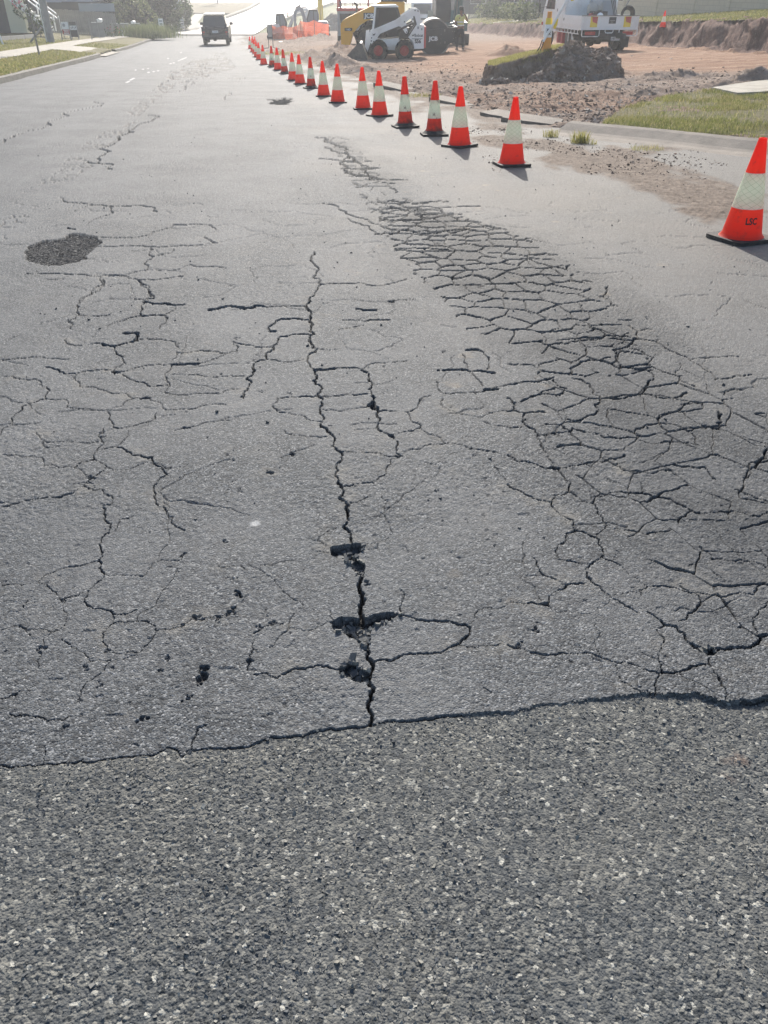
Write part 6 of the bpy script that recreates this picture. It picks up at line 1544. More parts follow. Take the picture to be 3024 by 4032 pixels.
    for x, a in ((.17, -.1), (-.14, .1)):
        mb = MB(); mb.prism([(-.05, .0), (-.05, .13), (.05, .13), (.08, .08), (.22, .07), (.24, .0)], -.055, .055)
        rot = Matrix.Rotation(-math.pi/2+a, 3, 'Z')
        for v in mb.bm.verts: v.co = rot @ v.co+Vector((x, .03, 0))
        mb.build('boot', MT['boots'], t, bevel=.02, smooth=True)
    mb = MB(); mb.lathe([(.082, 1.66), (.098, 1.70), (.100, 1.76), (.085, 1.81), (.05, 1.84), (.001, 1.85)], (0, 0, 0), n=20)
    for v in mb.bm.verts: v.co.y = v.co.y*1.12+.0
    mb.build('hair', MT['hair'], t, smooth=True)
    mb = MB(); mb.hull([(-.012, -.11, 1.64), (.012, -.11, 1.64), (.008, -.10, 1.64), (-.008, -.10, 1.64), (-.006, -.108, 1.69), (.006, -.108, 1.69), (.004, -.10, 1.69), (-.004, -.10, 1.69)]); mb.build('nose', MT['skin'], body)
    mb = MB(); mb.box((-.03, -.112, 1.695), (.02, .006, .009)); mb.box((.03, -.112, 1.695), (.02, .006, .009)); mb.build('eye', MT['black'], body, split=True)
    mb = MB(); mb.box((0, -.108, 1.605), (.04, .006, .008)); mb.build('mouth', MT['black'], body)
    mb = MB(); mb.box((0, 0, 0), (.012, .07, .14)); o = mb.build('mobile_phone', MT['black'], None, bevel=.004); o.location = (X+.105, Y-.06, z+1.63); tag(o, 'dark phone held against the right side of the face', 'phone')
person()

# ---- orange mesh barrier
def mesh_fence():
    m, nt, b = new_mat('orange_mesh'); g = NG(nt); v = g.objc(); p = g.sep(v)
    c = g.mix(g.noise(v, 2.2, 5, .7), (.95, .16, .07), (.95, .30, .18)); g.L(c, b.inputs['Base Color']); b.inputs['Roughness'].default_value = .7
    tr = g.N('ShaderNodeBsdfTranslucent'); g.L(c, tr.inputs[0]); mx = g.N('ShaderNodeMixShader'); mx.inputs[0].default_value = .5; g.L(b.outputs[0], mx.inputs[1]); g.L(tr.outputs[0], mx.inputs[2])
    hx = g.M('GREATER_THAN', g.M('FRACT', g.M('MULTIPLY', p[0], 11.0)), .30); hz = g.M('GREATER_THAN', g.M('FRACT', g.M('MULTIPLY', p[2], 14.0)), .34); h = g.M('MULTIPLY', hx, hz)
    tp = g.N('ShaderNodeBsdfTransparent'); m2 = g.N('ShaderNodeMixShader'); g.L(g.M('MULTIPLY', h, .65), m2.inputs[0]); g.L(mx.outputs[0], m2.inputs[1]); g.L(tp.outputs[0], m2.inputs[2]); g.L(m2.outputs[0], nt.nodes['Material Output'].inputs[0]); MT['mesh'] = m
    pts = []
    for px, py in ((1072, 158), (1120, 158), (1171, 160), (1186, 158), (1240, 158), (1297, 158)):
        pts.append(ground_at(px, py, z_site))
    x0, y0, z0 = pts[0]; t = empty('mesh_barrier', (x0, y0, z0), 0, 'sagging orange plastic mesh barrier strung across the works', 'barrier')
    hs = [1.05, 1.0, 1.02, 1.3, 1.35, 1.1]
    P = [(p[0]-x0, p[1]-y0, p[2]-z0) for p in pts]; n = 90; s = np.linspace(0, len(P)-1, n); f = lambda i: np.interp(s, range(len(P)), [p[i] for p in P]); h = np.interp(s, range(len(P)), hs)
    h = h-.10*np.abs(np.sin(s*math.pi))-.06*vn(s*4, s*0, 3); X = f(0); Y = f(1)+.15*fbm(s*3, s*0, 4, 3); Z0 = f(2); k = 9; tt = np.linspace(0, 1, k)
    VX = np.repeat(X[:, None], k, 1); VY = Y[:, None]+.06*fbm(s[:, None]*5, tt[None]*3, 6, 3); VZ = Z0[:, None]+.03+h[:, None]*tt[None]
    np_mesh('mesh_netting', np.stack([VX, VY, VZ], -1).reshape(-1, 3), grid_faces(n, k), MT['mesh'], t)
    for p, hh in zip(P, hs):
        mb = MB(); mb.cyl((p[0], p[1]+.03, p[2]-.2), (p[0], p[1]+.03, p[2]+hh+.15), .022, n=8); mb.build('stake', MT['dark_paint'], t)
mesh_fence()
def sign_stand():
    x, y, z = ground_at(1068, 197, z_site); t = empty('sign_stand', (x, y, z+.01), R(5), 'black folding sign stand with a grey brown board seen from behind', 'sign stand')
    mb = MB()
    for s in (-1, 1): mb.cyl((s*.13, 0, .12), (s*.13, 0, 1.30), .018, n=8)
    mb.cyl((-.13, 0, 1.30), (.13, 0, 1.30), .018, n=8); mb.build('frame', MT['black'], t)
    for sx, sy in ((-1, -1), (1, -1), (-1, 1), (1, 1)):
        mb = MB(); mb.cyl((sx*.13, 0, .13), (sx*.62, sy*.35, .015), .018, n=8); mb.build('leg', MT['black'], t)
    mb = MB(); mb.box((0, -.022, .98), (.25, .015, .58)); mb.build('board', MT['cloth'], t)
sign_stand()
# black boxes standing in for the small excavator's blade, before the mesh
for i, (px, w, lb) in enumerate([(1188, .62, 'left black box standing in for the excavator blade by the orange mesh'), (1214, .58, 'right black box standing in for the excavator blade by the orange mesh')]):
    x, y, z = ground_at(px, 154, z_site); mb = MB(); mb.box((0, 0, .30), (w, .5, .56), taper=.96); mb.box((0, 0, .59), (w+.05, .55, .05))
    for k in (-1, 1): mb.box((k*w*.25, -.26, .3), (.03, .02, .5))
    o = mb.build('blade_box', MT['rubber'], bevel=.01); o.location = (x, y-.4, z+.02); tag(o, lb, 'blade_box', 'black boxes in place of the excavator blade')
# ================================================================ MOUND, STREETSIDE, HOUSES, TREES
# ---- earth mound with a grassed top, left standing round the pole stay
MX, MY, MZ = ground_at(1915, 338, z_site); MZ -= .0
def mound_h(lx, ly):
    """height above the pan at local x (right), y (away)"""
    e = .10*fbm(lx*2.1+4, ly*2.1, 71, 4)
    block = (.42+.17*np.clip(lx, 0, 2)+.02*ly)*sstep(.0, .16, lx+e*1.3)*sstep(.0, .18, ly-.05-.45*lx+e*1.5)*sstep(2.0, 1.6, ly-.15*lx+e)*sstep(2.6, 2.2, lx+e)
    q = np.sqrt(((lx-2.30)/1.18)**2+((ly-.95)/1.25)**2)
    heap = .88*np.clip(1-q, 0, 1)**.75
    q2 = np.sqrt(((lx-2.95)/.72)**2+((ly-1.0)/.9)**2); heap = np.maximum(heap, .66*np.clip(1-q2**2.4, 0, 1)**.8)
    q3 = np.sqrt(((lx-1.75)/1.1)**2+((ly-.05)/.55)**2); heap = np.maximum(heap, .42*np.clip(1-q3, 0, 1)**.8)
    q4 = np.sqrt(((lx-.3)/.9)**2+((ly+.05)/.35)**2); heap = np.maximum(heap, .20*np.clip(1-q4, 0, 1))
    top = (block > .42) & (block >= heap)
    h = np.maximum(block, heap)
    d1, i1 = voro(lx+.04*fbm(lx*6, ly*6, 3, 2), ly, .17, 74); d2, i2 = voro(lx, ly, .07, 75)
    lump = .15*fbm(lx*2.4, ly*2.4, 72, 5)+.10*np.clip(1-d1/.10, 0, 1)**.6*i1+.03*np.clip(1-d2/.045, 0, 1)**.6*i2
    h = h+np.where(top, .012*fbm(lx*4, ly*4, 73, 3), lump*np.clip(h*5, 0, 1))
    return h, top
xs = np.linspace(-.7, 4.2, 300); ys = np.linspace(-.8, 3.4, 250); LX, LY = np.meshgrid(xs, ys); Hh, TP = mound_h(LX, LY)
# shove walls sideways a little so the cut faces are not straight sheets
SXs = LX+.08*fbm(LX*7, Hh*9+LY*5, 77, 4); SYs = LY+.10*fbm(LX*7+5, Hh*9+LY*3, 78, 4)
Z = z_site(MX+LX, MY+LY)-MZ+Hh-.05
t_m = np_mesh('earth_mound', np.stack([SXs, SYs, Z], -1).reshape(-1, 3), grid_faces(*LX.shape), MT['earth'], attrs={'red': 0*Z.ravel(), 'bank': 0*Z.ravel()})
t_m.location = (MX, MY, MZ); tag(t_m, 'island of grey brown earth with a cut front face and rubble heap on its right', 'earth mound')
def mound_z(X, Y):
    h, tp = mound_h(X-MX, Y-MY); return z_site(X, Y)+h-.05
q = rng.uniform((-.1, -.1), (2.7, 3.0), (26000, 2)); h, tp = mound_h(q[:, 0], q[:, 1]); q = q[tp & (h > .46)]
blades('grass', MX+q[:, 0], MY+q[:, 1], mound_z, .06, MT['blade_pale'], 'yellow green grass covering the top of the earth mound', w=.14, lean=.9, seed=12)
n = 2600; lx = rng.uniform(-.6, 4.1, n); ly = rng.uniform(-.9, 1.6, n); h, tp = mound_h(lx, ly); ok = ~tp & (h > .02); lx, ly = lx[ok], ly[ok]
chips('clods', np.stack([MX+lx, MY+ly, mound_z(MX+lx, MY+ly)], -1), np.clip(rng.lognormal(math.log(.034), .5, len(lx)), .012, .11), (.55, .9), MT['clod'], rng.random(len(lx)), 'lumps of earth and stones on the rubble heap', seed=13, sink=.25)
# stay post on the mound
x, y = at_depth(2152, 180, MY+1.25)[:2]; z = float(mound_z(np.array([x]), np.array([y]))[0])-.05
t = empty('stay_guard_post', (x, y, z), 0, 'orange and white marker post with black letters standing on the grassy mound', 'marker post')
k = .68
mb = MB(); mb.lathe([(.135, -.05), (.125, .0), (.105, .34), (.001, .34)], n=20); mb.build('lower_sleeve', MT['orange'], t, smooth=True)
mb = MB(); mb.lathe([(.106, .34), (.108, .36), (.095, .60), (.088, .62)], n=20); bd = mb.build('white_band', MT['white'], t, smooth=True)
text_on(bd, 'XX', .085, (0, -.112, .50), (math.pi/2, 0, 0), MT['black'], off=.003); text_on(bd, 'ZX', .085, (0, -.112, .42), (math.pi/2, 0, 0), MT['black'], off=.003)
mb = MB(); mb.lathe([(.089, .62), (.080, .76), (.001, .76)], n=20); mb.build('yellow_band', MT['yellow'], t, smooth=True)
mb = MB(); mb.lathe([(.060, .76), (.058, .90), (.001, .90)], n=16); mb.build('cap', MT['orange'], t, smooth=True)
t2 = empty('pole_stay', (x-.13, y-.16, z), 0, 'leaning pale stay tube rising over the marker post from dark cables', 'pole stay')
mb = MB(); mb.cyl((0, 0, .25), (1.55, .35, 2.9), .032, n=12); mb.build('stay_tube', MT['white_paint'], t2, smooth=True)
mb = MB(); mb.cyl((1.55, .35, 2.9), (3.2, .75, 5.8), .012, n=6); mb.build('stay_wire', MT['steel'], t2, smooth=True)
for dx in (-.02, .03):
    mb = MB(); mb.tube([(dx, 0, .3), (-.05+dx, -.03, .14), (-.16+dx*2, -.06, -.05)], .014); mb.build('cable', MT['rubber'], t2, smooth=True)
mb = MB(); mb.lathe([(.001, .0), (.05, .03), (.075, .14), (.07, .28), (.03, .36), (.001, .38)], n=14)
o = mb.build('yellow_marker', MT['yellow'], t2, smooth=True); o.location = (.62, .10, 1.12); o.rotation_euler = (0, R(28), 0)
mb = MB(); mb.lathe([(.001, .0), (.035, .02), (.045, .1), (.04, .22), (.001, .28)], n=14); o = mb.build('yellow_marker', MT['yellow'], t2, smooth=True); o.location = (.27, .08, .52); o.rotation_euler = (0, R(10), 0)

# ---- right side: block wall, black picket fence, gate post, planting
MT['cream_block'] = None
def mat_blocks(name, c1, mort, sx, sz, axis=0):
    m, nt, b = new_mat(name); g = NG(nt); v = g.objc(); br = g.N('ShaderNodeTexBrick'); mp = g.N('ShaderNodeCombineXYZ'); s = g.sep(v)
    g.L(s[axis], mp.inputs[0]); g.L(s[2], mp.inputs[1]); g.L(mp.outputs[0], br.inputs[0]); br.inputs['Scale'].default_value = 1; br.inputs['Brick Width'].default_value = sx; br.inputs['Row Height'].default_value = sz; br.inputs['Mortar Size'].default_value = .008
    br.inputs['Color1'].default_value = (*c1, 1); br.inputs['Color2'].default_value = (*[x*.9 for x in c1], 1); br.inputs['Mortar'].default_value = (*mort, 1)
    c = g.mix(g.fr(g.noise(v, 1.5, 6, .7), .4, .7, 0, .35), br.outputs[0], tuple(x*.6 for x in c1)); g.L(c, b.inputs['Base Color']); b.inputs['Roughness'].default_value = .9; MT[name] = m
mat_blocks('cream_block', (.52, .47, .36), (.36, .32, .25), .4, .2)
WP = []
for Yw in (60, 54, 50, 46.5, 43.5, 41, 38.5, 36, 33, 30): WP.append((float(bX(Yw))+2.4+max(0, (48-Yw))*.14, Yw))
x0, y0 = WP[0]; z0 = float(z_bank(np.array([x0]), np.array([y0]))[0]); t = empty('block_wall', (x0, y0, z0), 0, 'cream block garden wall stepping up the slope with darker piers', 'wall')
for (xa, ya), (xb, yb) in zip(WP, WP[1:]):
    za = float(z_bank(np.array([xa]), np.array([ya]))[0]); zb = float(z_bank(np.array([xb]), np.array([yb]))[0]); zt = max(za, zb)+.80; L = math.hypot(xb-xa, yb-ya)
    mb = MB(); mb.box((0, 0, (zt-min(za, zb)+.3)/2-.3), (L-.16, .2, zt-min(za, zb)+.3)); o = mb.build('panel', MT['cream_block'], t); o.location = ((xa+xb)/2-x0, (ya+yb)/2-y0, min(za, zb)-z0); o.rotation_euler = (0, 0, math.atan2(yb-ya, xb-xa))
    mb = MB(); mb.box((0, 0, (zt+.05-za+.3)/2-.3), (.22, .26, zt+.05-za+.3)); o = mb.build('pier', MT['grey_paint'] if False else MT['cream_block'], t); o.location = (xa-x0, ya-y0, za-z0); o.rotation_euler = (0, 0, math.atan2(yb-ya, xb-xa))
# dark boarded fence above the wall
t = empty('dark_fence', (x0+1.0, y0, z0), 0, 'tall dark fence behind the cream block wall', 'fence')
for (xa, ya), (xb, yb) in list(zip(WP, WP[1:]))[:7]:
    za = float(z_bank(np.array([xa]), np.array([ya]))[0]); L = math.hypot(xb-xa, yb-ya)
    mb = MB(); mb.box((0, 0, 1.2), (L-.08, .05, 2.4)); o = mb.build('board_panel', MT['dark_paint'], t); o.location = ((xa+xb)/2+.9-x0-1.0, (ya+yb)/2+.6-y0, za-z0); o.rotation_euler = (0, 0, math.atan2(yb-ya, xb-xa))
FP = [(8.9, 96), (9.4, 90), (9.9, 84), (10.4, 78), (10.9, 72), (11.3, 67), (11.7, 62)]
x0, y0 = FP[0]; z0 = float(z_bank(np.array([x0]), np.array([y0]))[0]); t = empty('picket_fence', (x0, y0, z0), 0, 'black metal picket fence along the top of the lawn', 'fence')
for i, ((xa, ya), (xb, yb)) in enumerate(zip(FP, FP[1:])):
    za = float(z_bank(np.array([xa]), np.array([ya]))[0]); zb = float(z_bank(np.array([xb]), np.array([yb]))[0]); L = math.hypot(xb-xa, yb-ya); mb = MB()
    for h in (.18, 1.55): mb.cyl((xa-x0, ya-y0, za-z0+h), (xb-x0, yb-y0, zb-z0+h), .025, n=6)
    npk = int(L/.16)
    for k in range(1, npk): f = k/npk; mb.cyl((xa+(xb-xa)*f-x0, ya+(yb-ya)*f-y0, za+(zb-za)*f-z0), (xa+(xb-xa)*f-x0, ya+(yb-ya)*f-y0, za+(zb-za)*f-z0+1.8), .011, n=4)
    mb.build('picket_panel', MT['black'], t)
    mb = MB(); mb.box((xa-x0, ya-y0, za-z0+.95), (.09, .09, 2.1)); mb.build('post', MT['black'], t)
x, y = 12.15, 60.0; z = float(z_bank(np.array([x]), np.array([y]))[0]); t = empty('gate_pillar', (x, y, z), 0, 'pale rendered gate pillar at the end of the picket fence', 'pillar')
mb = MB(); mb.box((0, 0, 1.1), (.45, .45, 2.4)); mb.build('shaft', MT['grey_paint'], t, bevel=.01); mb = MB(); mb.box((0, 0, 2.35), (.58, .58, .12)); mb.build('cap', MT['white_paint'], t)
mb = MB(); mb.box((0, -.30, .95), (.22, .12, .32)); mb.build('letter_slot', MT['white'], t)
strip('footpath_right', lambda y: 0, lambda y: 1.1, np.linspace(62, 72, 20), z_up, MT['footpath'], .03, side=1, edge=lambda y: bX(y)+.7+(72-y)*.22)

# ---- foliage
def crown(name, P, blobs, dens, leaf, mat, seed, shell=.5):
    """leaf clumps through a volume made of blobs (x, y, z, rx, ry, rz)"""
    r = np.random.default_rng(seed); pts = []
    for (bx, by, bz, rx, ry, rz) in blobs:
        n = int(dens*rx*ry*rz**.5*30); u = r.normal(size=(n, 3)); u /= np.linalg.norm(u, axis=1)[:, None]; rad = (shell+(1-shell)*r.random(n))**.6; p = u*rad[:, None]*np.array([rx, ry, rz])+np.array([bx, by, bz])
        k = vn(p[:, 0]*2.2/max(rx, .5)+seed, p[:, 2]*2.6/max(rx, .5)+p[:, 1], seed); pts.append(p[k > .30])
    p = np.vstack(pts); n = len(p); a = r.normal(size=(n, 3)); a /= np.linalg.norm(a, axis=1)[:, None]; b2 = np.cross(a, r.normal(size=(n, 3))); b2 /= np.linalg.norm(b2, axis=1)[:, None]
    s = leaf*r.uniform(.6, 1.4, n)[:, None]; V = np.stack([p-a*s, p-b2*s*.55, p+a*s, p+b2*s*.55], 1).reshape(-1, 3)
    tone = np.clip(r.normal(.45, .22, n)+.25*(vn(p[:, 0]*.9, p[:, 2]*.9, 5)-.5)*2, 0, 1)
    F = np.arange(n*4).reshape(-1, 4); return np_mesh(name, V, F, MT[mat], P, smooth=False, attrs={'tone': np.repeat(tone, 4)})
MT['bark'] = simple('bark', (.13, .10, .075), .9, var=.3, bump=.03, bs=12)
def tree(x, y, z, h, w, label, seed, mat='leaf', base=.15, dens=10, leaf=.16, group='trees beyond the left fence', cat='tree', nb=9, lean=0):
    t = empty('tree', (x, y, z-.1), 0, label, cat, group); r = random.Random(seed); blobs = []
    for i in range(nb):
        a = r.uniform(0, 6.28); q = r.uniform(.1, .62)*w/2; zz = h*(base+(1-base)*((i+.5)/nb))*.92; k = math.sin(math.pi*min(max((zz/h-base)/(1-base)*.8+.22, 0), 1))
        blobs.append((math.cos(a)*q*k, math.sin(a)*q*k, zz, w*.30*k+.3, w*.30*k+.3, h*.13+.25))
    crown('crown', t, blobs, dens, leaf, mat, seed)
    mb = MB(); mb.tube([(0, 0, 0), (.1, .05, h*.3), (.0, .1, h*.6), (.15, 0, h*.85)], [w*.035+.04, w*.03+.03, w*.02+.02, .02], 8)
    for b_ in blobs[::2]: mb.tube([(.05, .05, b_[2]*.55), (b_[0]*.5, b_[1]*.5, b_[2]*.8), (b_[0], b_[1], b_[2])], [.06, .04, .02], 6)
    mb.build('trunk', MT['bark'], t, smooth=True); return t
for i, (px, D, h, w, mt, lb) in enumerate([
    (395, 92, 8, 6.5, 'leaf_dark', 'dark tree rising just right of the grey house balcony'), (460, 96, 9, 7, 'leaf_dark', 'dense dark tree behind the right end of the paling fence'), (560, 92, 7.5, 6, 'leaf_dark', 'dark tree hung with creeper above the tall reeds'),
    (640, 94, 8, 5.5, 'leaf', 'rounded dark tree directly above the white yard sign'), (690, 104, 8, 4.2, 'leaf', 'feathery tree whose crown hangs over the slatted screen'), (330, 98, 9, 6, 'leaf_dark', 'dark tree filling the gap behind the grey house')]):
    X = at_depth(px, 60, D)[0]; z = float(z_left(np.array([X]), np.array([D]))[0]); tree(X, D, z, h, w, lb, 30+i, mt, base=.02, dens=9, leaf=.17, nb=13)
# creeper bush and reeds
X = at_depth(545, 60, 84)[0]; z = float(z_left(np.array([X]), np.array([84.]))[0]); t = empty('creeper_bush', (X, 84, z), 0, 'pale leaved creeper sprawling beside the right end of the paling fence', 'bush')
crown('foliage', t, [(-1.6, 0, 2.0, .9, .7, .7), (-.6, 0, 2.5, .9, .7, .6), (.4, 0, 2.1, .8, .7, .7), (1.2, 0, 1.2, .7, .6, .8), (1.8, 0, .6, .7, .6, .6), (-1.9, 0, 1.0, .5, .5, .7)], 26, .11, 'reed', 5)
mb = MB(); mb.tube([(0, 0, 0), (-.4, 0, 1.2), (-.6, 0, 2.2)], [.08, .06, .03], 6); mb.tube([(0, 0, .1), (.6, 0, 1.2), (1.0, 0, 1.6)], [.07, .05, .03], 6); mb.build('stem', MT['bark'], t)
X = at_depth(575, 130, 78)[0]; n = 3600; x = rng.normal(0, .95, n); y = rng.normal(0, .8, n); z = float(z_left(np.array([X]), np.array([78.]))[0])
o = blades('reed_clump', x, y, np.zeros(n), .95, MT['reed'], 'tall soft reed grass between the paling fence and the footpath', w=.03, lean=.5, seed=6, kind='stuff', width=.035); o.location = (X, 78, z); 
# garden planting behind the picket fence
for i, (px, py, w, h, mt, lb) in enumerate([(1903, 72, 1.9, 1.3, 'reed', 'round silvery bush at the left behind the picket fence'), (1945, 66, 2.6, 1.9, 'leaf', 'taller leafy bush second from the left behind the picket fence'), (1985, 74, 2.2, 1.1, 'leaf', 'low green bush in the middle behind the picket fence'), (2030, 72, 2.6, 1.4, 'reed', 'pale flowering bush right of the middle behind the picket fence'), (2070, 76, 2.0, 1.3, 'leaf', 'green bush nearest the gate pillar')]):
    D = 88-(px-1900)*.13; X = at_depth(px, py, D)[0]; z = float(z_bank(np.array([X]), np.array([D]))[0]); t = empty('garden_bush', (X, D, z), 0, lb, 'bush', 'bushes behind the picket fence')
    crown('foliage', t, [(-w*.25, 0, h*.45, w*.3, w*.3, h*.45), (w*.2, 0, h*.5, w*.32, w*.3, h*.5), (0, .1, h*.35, w*.45, w*.3, h*.35)], 30, .085, mt, 50+i)
    mb = MB(); mb.tube([(0, 0, -.05), (.05, 0, h*.3), (.0, 0, h*.5)], [.05, .04, .02], 6); mb.build('stem', MT['bark'], t)
# houses behind the picket fence
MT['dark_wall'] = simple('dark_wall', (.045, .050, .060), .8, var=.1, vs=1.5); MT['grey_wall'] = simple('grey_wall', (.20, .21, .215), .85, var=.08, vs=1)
MT['blue_wall'] = simple('blue_wall', (.26, .31, .37), .8, var=.06, vs=1); MT['beige_wall'] = simple('beige_wall', (.58, .56, .42), .85, var=.07, vs=1); MT['timber'] = simple('timber', (.30, .29, .275), .9, var=.25, vs=3, bump=.02, bs=10); MT['trim'] = simple('trim', (.78, .78, .76), .5, var=.03)
def house(x, y, z, rz, w, d, h, wall, label, wins=(), roof='dark_wall', rh=1.6):
    t = empty('house', (x, y, z), rz, label, 'house')
    mb = MB(); mb.box((0, 0, h/2), (w, d, h)); mb.build('wall', MT[wall], t)
    mb = MB(); mb.hull([(-w/2-.5, -d/2-.6, h), (w/2+.5, -d/2-.6, h), (w/2+.5, d/2+.6, h), (-w/2-.5, d/2+.6, h), (-w/2+1.8, -.1, h+rh), (w/2-1.8, -.1, h+rh), (w/2-1.8, .1, h+rh), (-w/2+1.8, .1, h+rh)]); mb.build('roof', MT[roof], t)
    for wx, wz, ww, wh in wins:
        mb = MB(); mb.box((wx, -d/2-.02, wz), (ww+.16, .05, wh+.16)); f = mb.build('window', MT['trim'], t); mb = MB(); mb.box((wx, -d/2-.055, wz), (ww, .03, wh)); mb.build('pane', MT['glass'], f)
    return t
X = at_depth(1960, 40, 101)[0]; house(X+2, 103, float(z_bank(np.array([X]), np.array([97.]))[0]), R(-6), 15, 8, 3.2, 'dark_wall', 'low dark walled house behind the picket fence and bushes', [(-4, 1.6, 1.6, 1.2), (.5, 1.7, 1.2, 1.2)])
X = at_depth(2080, 40, 82)[0]; house(X+3.2, 80, float(z_bank(np.array([X]), np.array([80.]))[0]), R(-8), 6.5, 7, 3.4, 'grey_wall', 'grey walled house behind the gate pillar and truck cab', [(-1.6, 1.5, .9, 1.5)])
X = at_depth(2560, 10, 62)[0]; house(X+2, 66, float(z_bank(np.array([14.]), np.array([60.]))[0])+.2, R(-16), 12, 8, 3.6, 'dark_wall', 'dark house on the rise behind the cream block wall', [])

# ---- left side
def zl(x, y): return float(z_left(np.array([x]), np.array([y]))[0])
def XY(px, py, f=z_left): x, y, z = ground_at(px, py, f); return x, y, z
# paling fence
a = (at_depth(212, 148, 75)[0], 75.); b_ = (at_depth(482, 148, 76)[0], 76.)
t = empty('paling_fence', (a[0], a[1], zl(*a)), 0, 'weathered grey timber paling fence beneath the grey house', 'fence'); L = b_[0]-a[0]; n = int(L/.16); rr = random.Random(3)
for j in range(6):
    mb = MB()
    for k in range(int(n*j/6), int(n*(j+1)/6)):
        xx = k*L/n; zz = zl(a[0]+xx, a[1])-zl(*a); mb.box((xx+.08, rr.uniform(-.01, .01), zz+.80), (.142, .02, 1.66+rr.uniform(-.05, .05)))
    for zz in (.35, 1.3): mb.box((L*(j+.5)/6, .05, zl(a[0]+L*(j+.5)/6, a[1])-zl(*a)+zz), (L/6, .05, .08))
    mb.build('paling_panel', MT['timber'], t)
mb = MB(); mb.box((L-1.4, -.06, zl(a[0]+L-1.4, a[1])-zl(*a)+1.95), (2.9, .04, .55)); mb.build('top_panel', MT['blue_wall'], t)
# wire fence posts in front
for i, (px, py, h) in enumerate([(247, 160, 1.25), (282, 158, 1.2), (312, 156, 1.2), (363, 157, 1.25), (392, 150, 1.15), (410, 148, 1.1), (422, 146, 1.1), (448, 148, 1.1)]):
    x, y, z = XY(px, py); t = None
    mb = MB(); mb.cyl((0, 0, -.1), (0, 0, h), .035, n=8); mb.lathe([(.04, h), (.03, h+.03), (.001, h+.04)], n=8)
    o = mb.build('fence_post', MT['timber'], smooth=True); o.location = (x, y, z); o['group'] = 'posts of the front wire fence'
    tag(o, ['front fence post closest to the street pole', 'front fence post just left of the red and white sign', 'front fence post at the right edge of the dark sign', 'front fence post midway between dark sign and dark bin panel', 'front fence post at the left edge of the dark bin panel', 'front fence post under the white letter box', 'front fence post just right of the white letter box', 'front fence post by the pink flowering bush'][i], 'fence post')
def board(name, px, py, w, h, z0, mat, label, cat, post=True):
    x, y, z = XY(px, py); t = empty(name, (x, y-.1, z), R(6), label, cat); mb = MB(); mb.box((0, 0, z0+h/2), (w, .03, h)); mb.build('panel', MT[mat], t, bevel=.006)
    if post:
        for s in (-1, 1): mb = MB(); mb.box((s*w*.38, .03, z0/2+.05), (.04, .03, z0+.1)); mb.build('leg', MT['timber'], t)
    return t
t = board('yard_sign', 268, 150, .50, .80, .18, 'white', 'white sign with a red lower half on the front wire fence', 'sign')
mb = MB(); mb.box((0, -.018, .38), (.50, .006, .30)); mb.build('red_field', MT['lamp_red'], t)
for zz, ww in ((.50, .36), (.40, .32), (.31, .36)): mb = MB(); mb.box((0, -.024, zz-.02), (ww, .004, .045)); mb.build('white_line', MT['white'], t)
mb = MB(); mb.cyl((-.08, -.018, .78), (-.08, -.024, .78), .10, n=16); mb.build('round_mark', MT['grey_paint'], t)
t = board('dark_sign', 298, 152, .52, .92, .10, 'dark_paint', 'dark sign with a white lettered middle band on the front wire fence', 'sign')
mb = MB(); mb.box((.02, -.018, .66), (.46, .006, .26)); mb.build('white_field', MT['white'], t)
mb = MB()
for k in range(4): mb.box((-.13+k*.1, -.023, .66+.02*(k % 2)), (.045, .004, .14))
mb.build('marking', MT['dark_paint'], t)
t = board('bin_panel', 392, 148, .95, .95, .05, 'timber', 'dark wooden gate panel left of the white letter box', 'gate'); mb = MB(); mb.box((0, -.02, 1.0), (.8, .03, .05)); mb.build('top_rail', MT['trim'], t)
def letterbox(px, py, h, label):
    x, y, z = XY(px, py); t = empty('letter_box', (x, y, z), 0, label, 'letter box', 'letter boxes'); mb = MB(); mb.box((0, 0, h/2), (.06, .06, h)); mb.build('post', MT['timber'], t); mb = MB(); mb.prism([(-.17, h), (-.17, h+.16), (0, h+.22), (.17, h+.16), (.17, h)], -.2, .2); mb.build('box', MT['white'], t)
letterbox(404, 149, 1.05, 'white letter box on a thin post above the front fence'); letterbox(533, 143, .95, 'white letter box at the right end of the paling fence')
x, y, z = XY(486, 146); mb = MB(); mb.cyl((0, 0, -.1), (-.03, 0, .5), .03, n=8); o = mb.build('white_stake', MT['trim'], smooth=True); o.location = (x, y, z); tag(o, 'short white stake in the grass before the right end of the fence', 'stake')
# low timber panels at the right end
x, y, z = XY(500, 142); t = empty('low_fence', (x, y, z), 0, 'low dark board fence with pale caps at the right end of the palings', 'fence')
for k in range(3): mb = MB(); mb.box((-1.0+k*.95, 0, .45), (.92, .05, .9)); mb.build('board_panel', MT['timber'], t); mb = MB(); mb.box((-1.0+k*.95, 0, .93), (.7, .07, .05)); mb.build('cap', MT['trim'], t)
# flowering bush by the fence
x, y, z = XY(440, 146); t = empty('flower_bush', (x, y, z), 0, 'bush with pink flowers against the paling fence', 'bush'); crown('foliage', t, [(0, 0, .35, .6, .4, .35), (.6, 0, .3, .5, .4, .3), (.2, 0, .6, .4, .3, .3)], 45, .06, 'leaf', 61); MT['pink'] = simple('pink', (.55, .12, .16), .7)
mb = MB(); rr = random.Random(2)
for k in range(16): mb.lathe([(.001, -.03), (.04, 0), (.001, .03)], (rr.uniform(-.3, .8), -.35+rr.uniform(-.1, .1), rr.uniform(.3, .75)), n=6)
mb.build('flowers', MT['pink'], t)['kind'] = 'stuff'
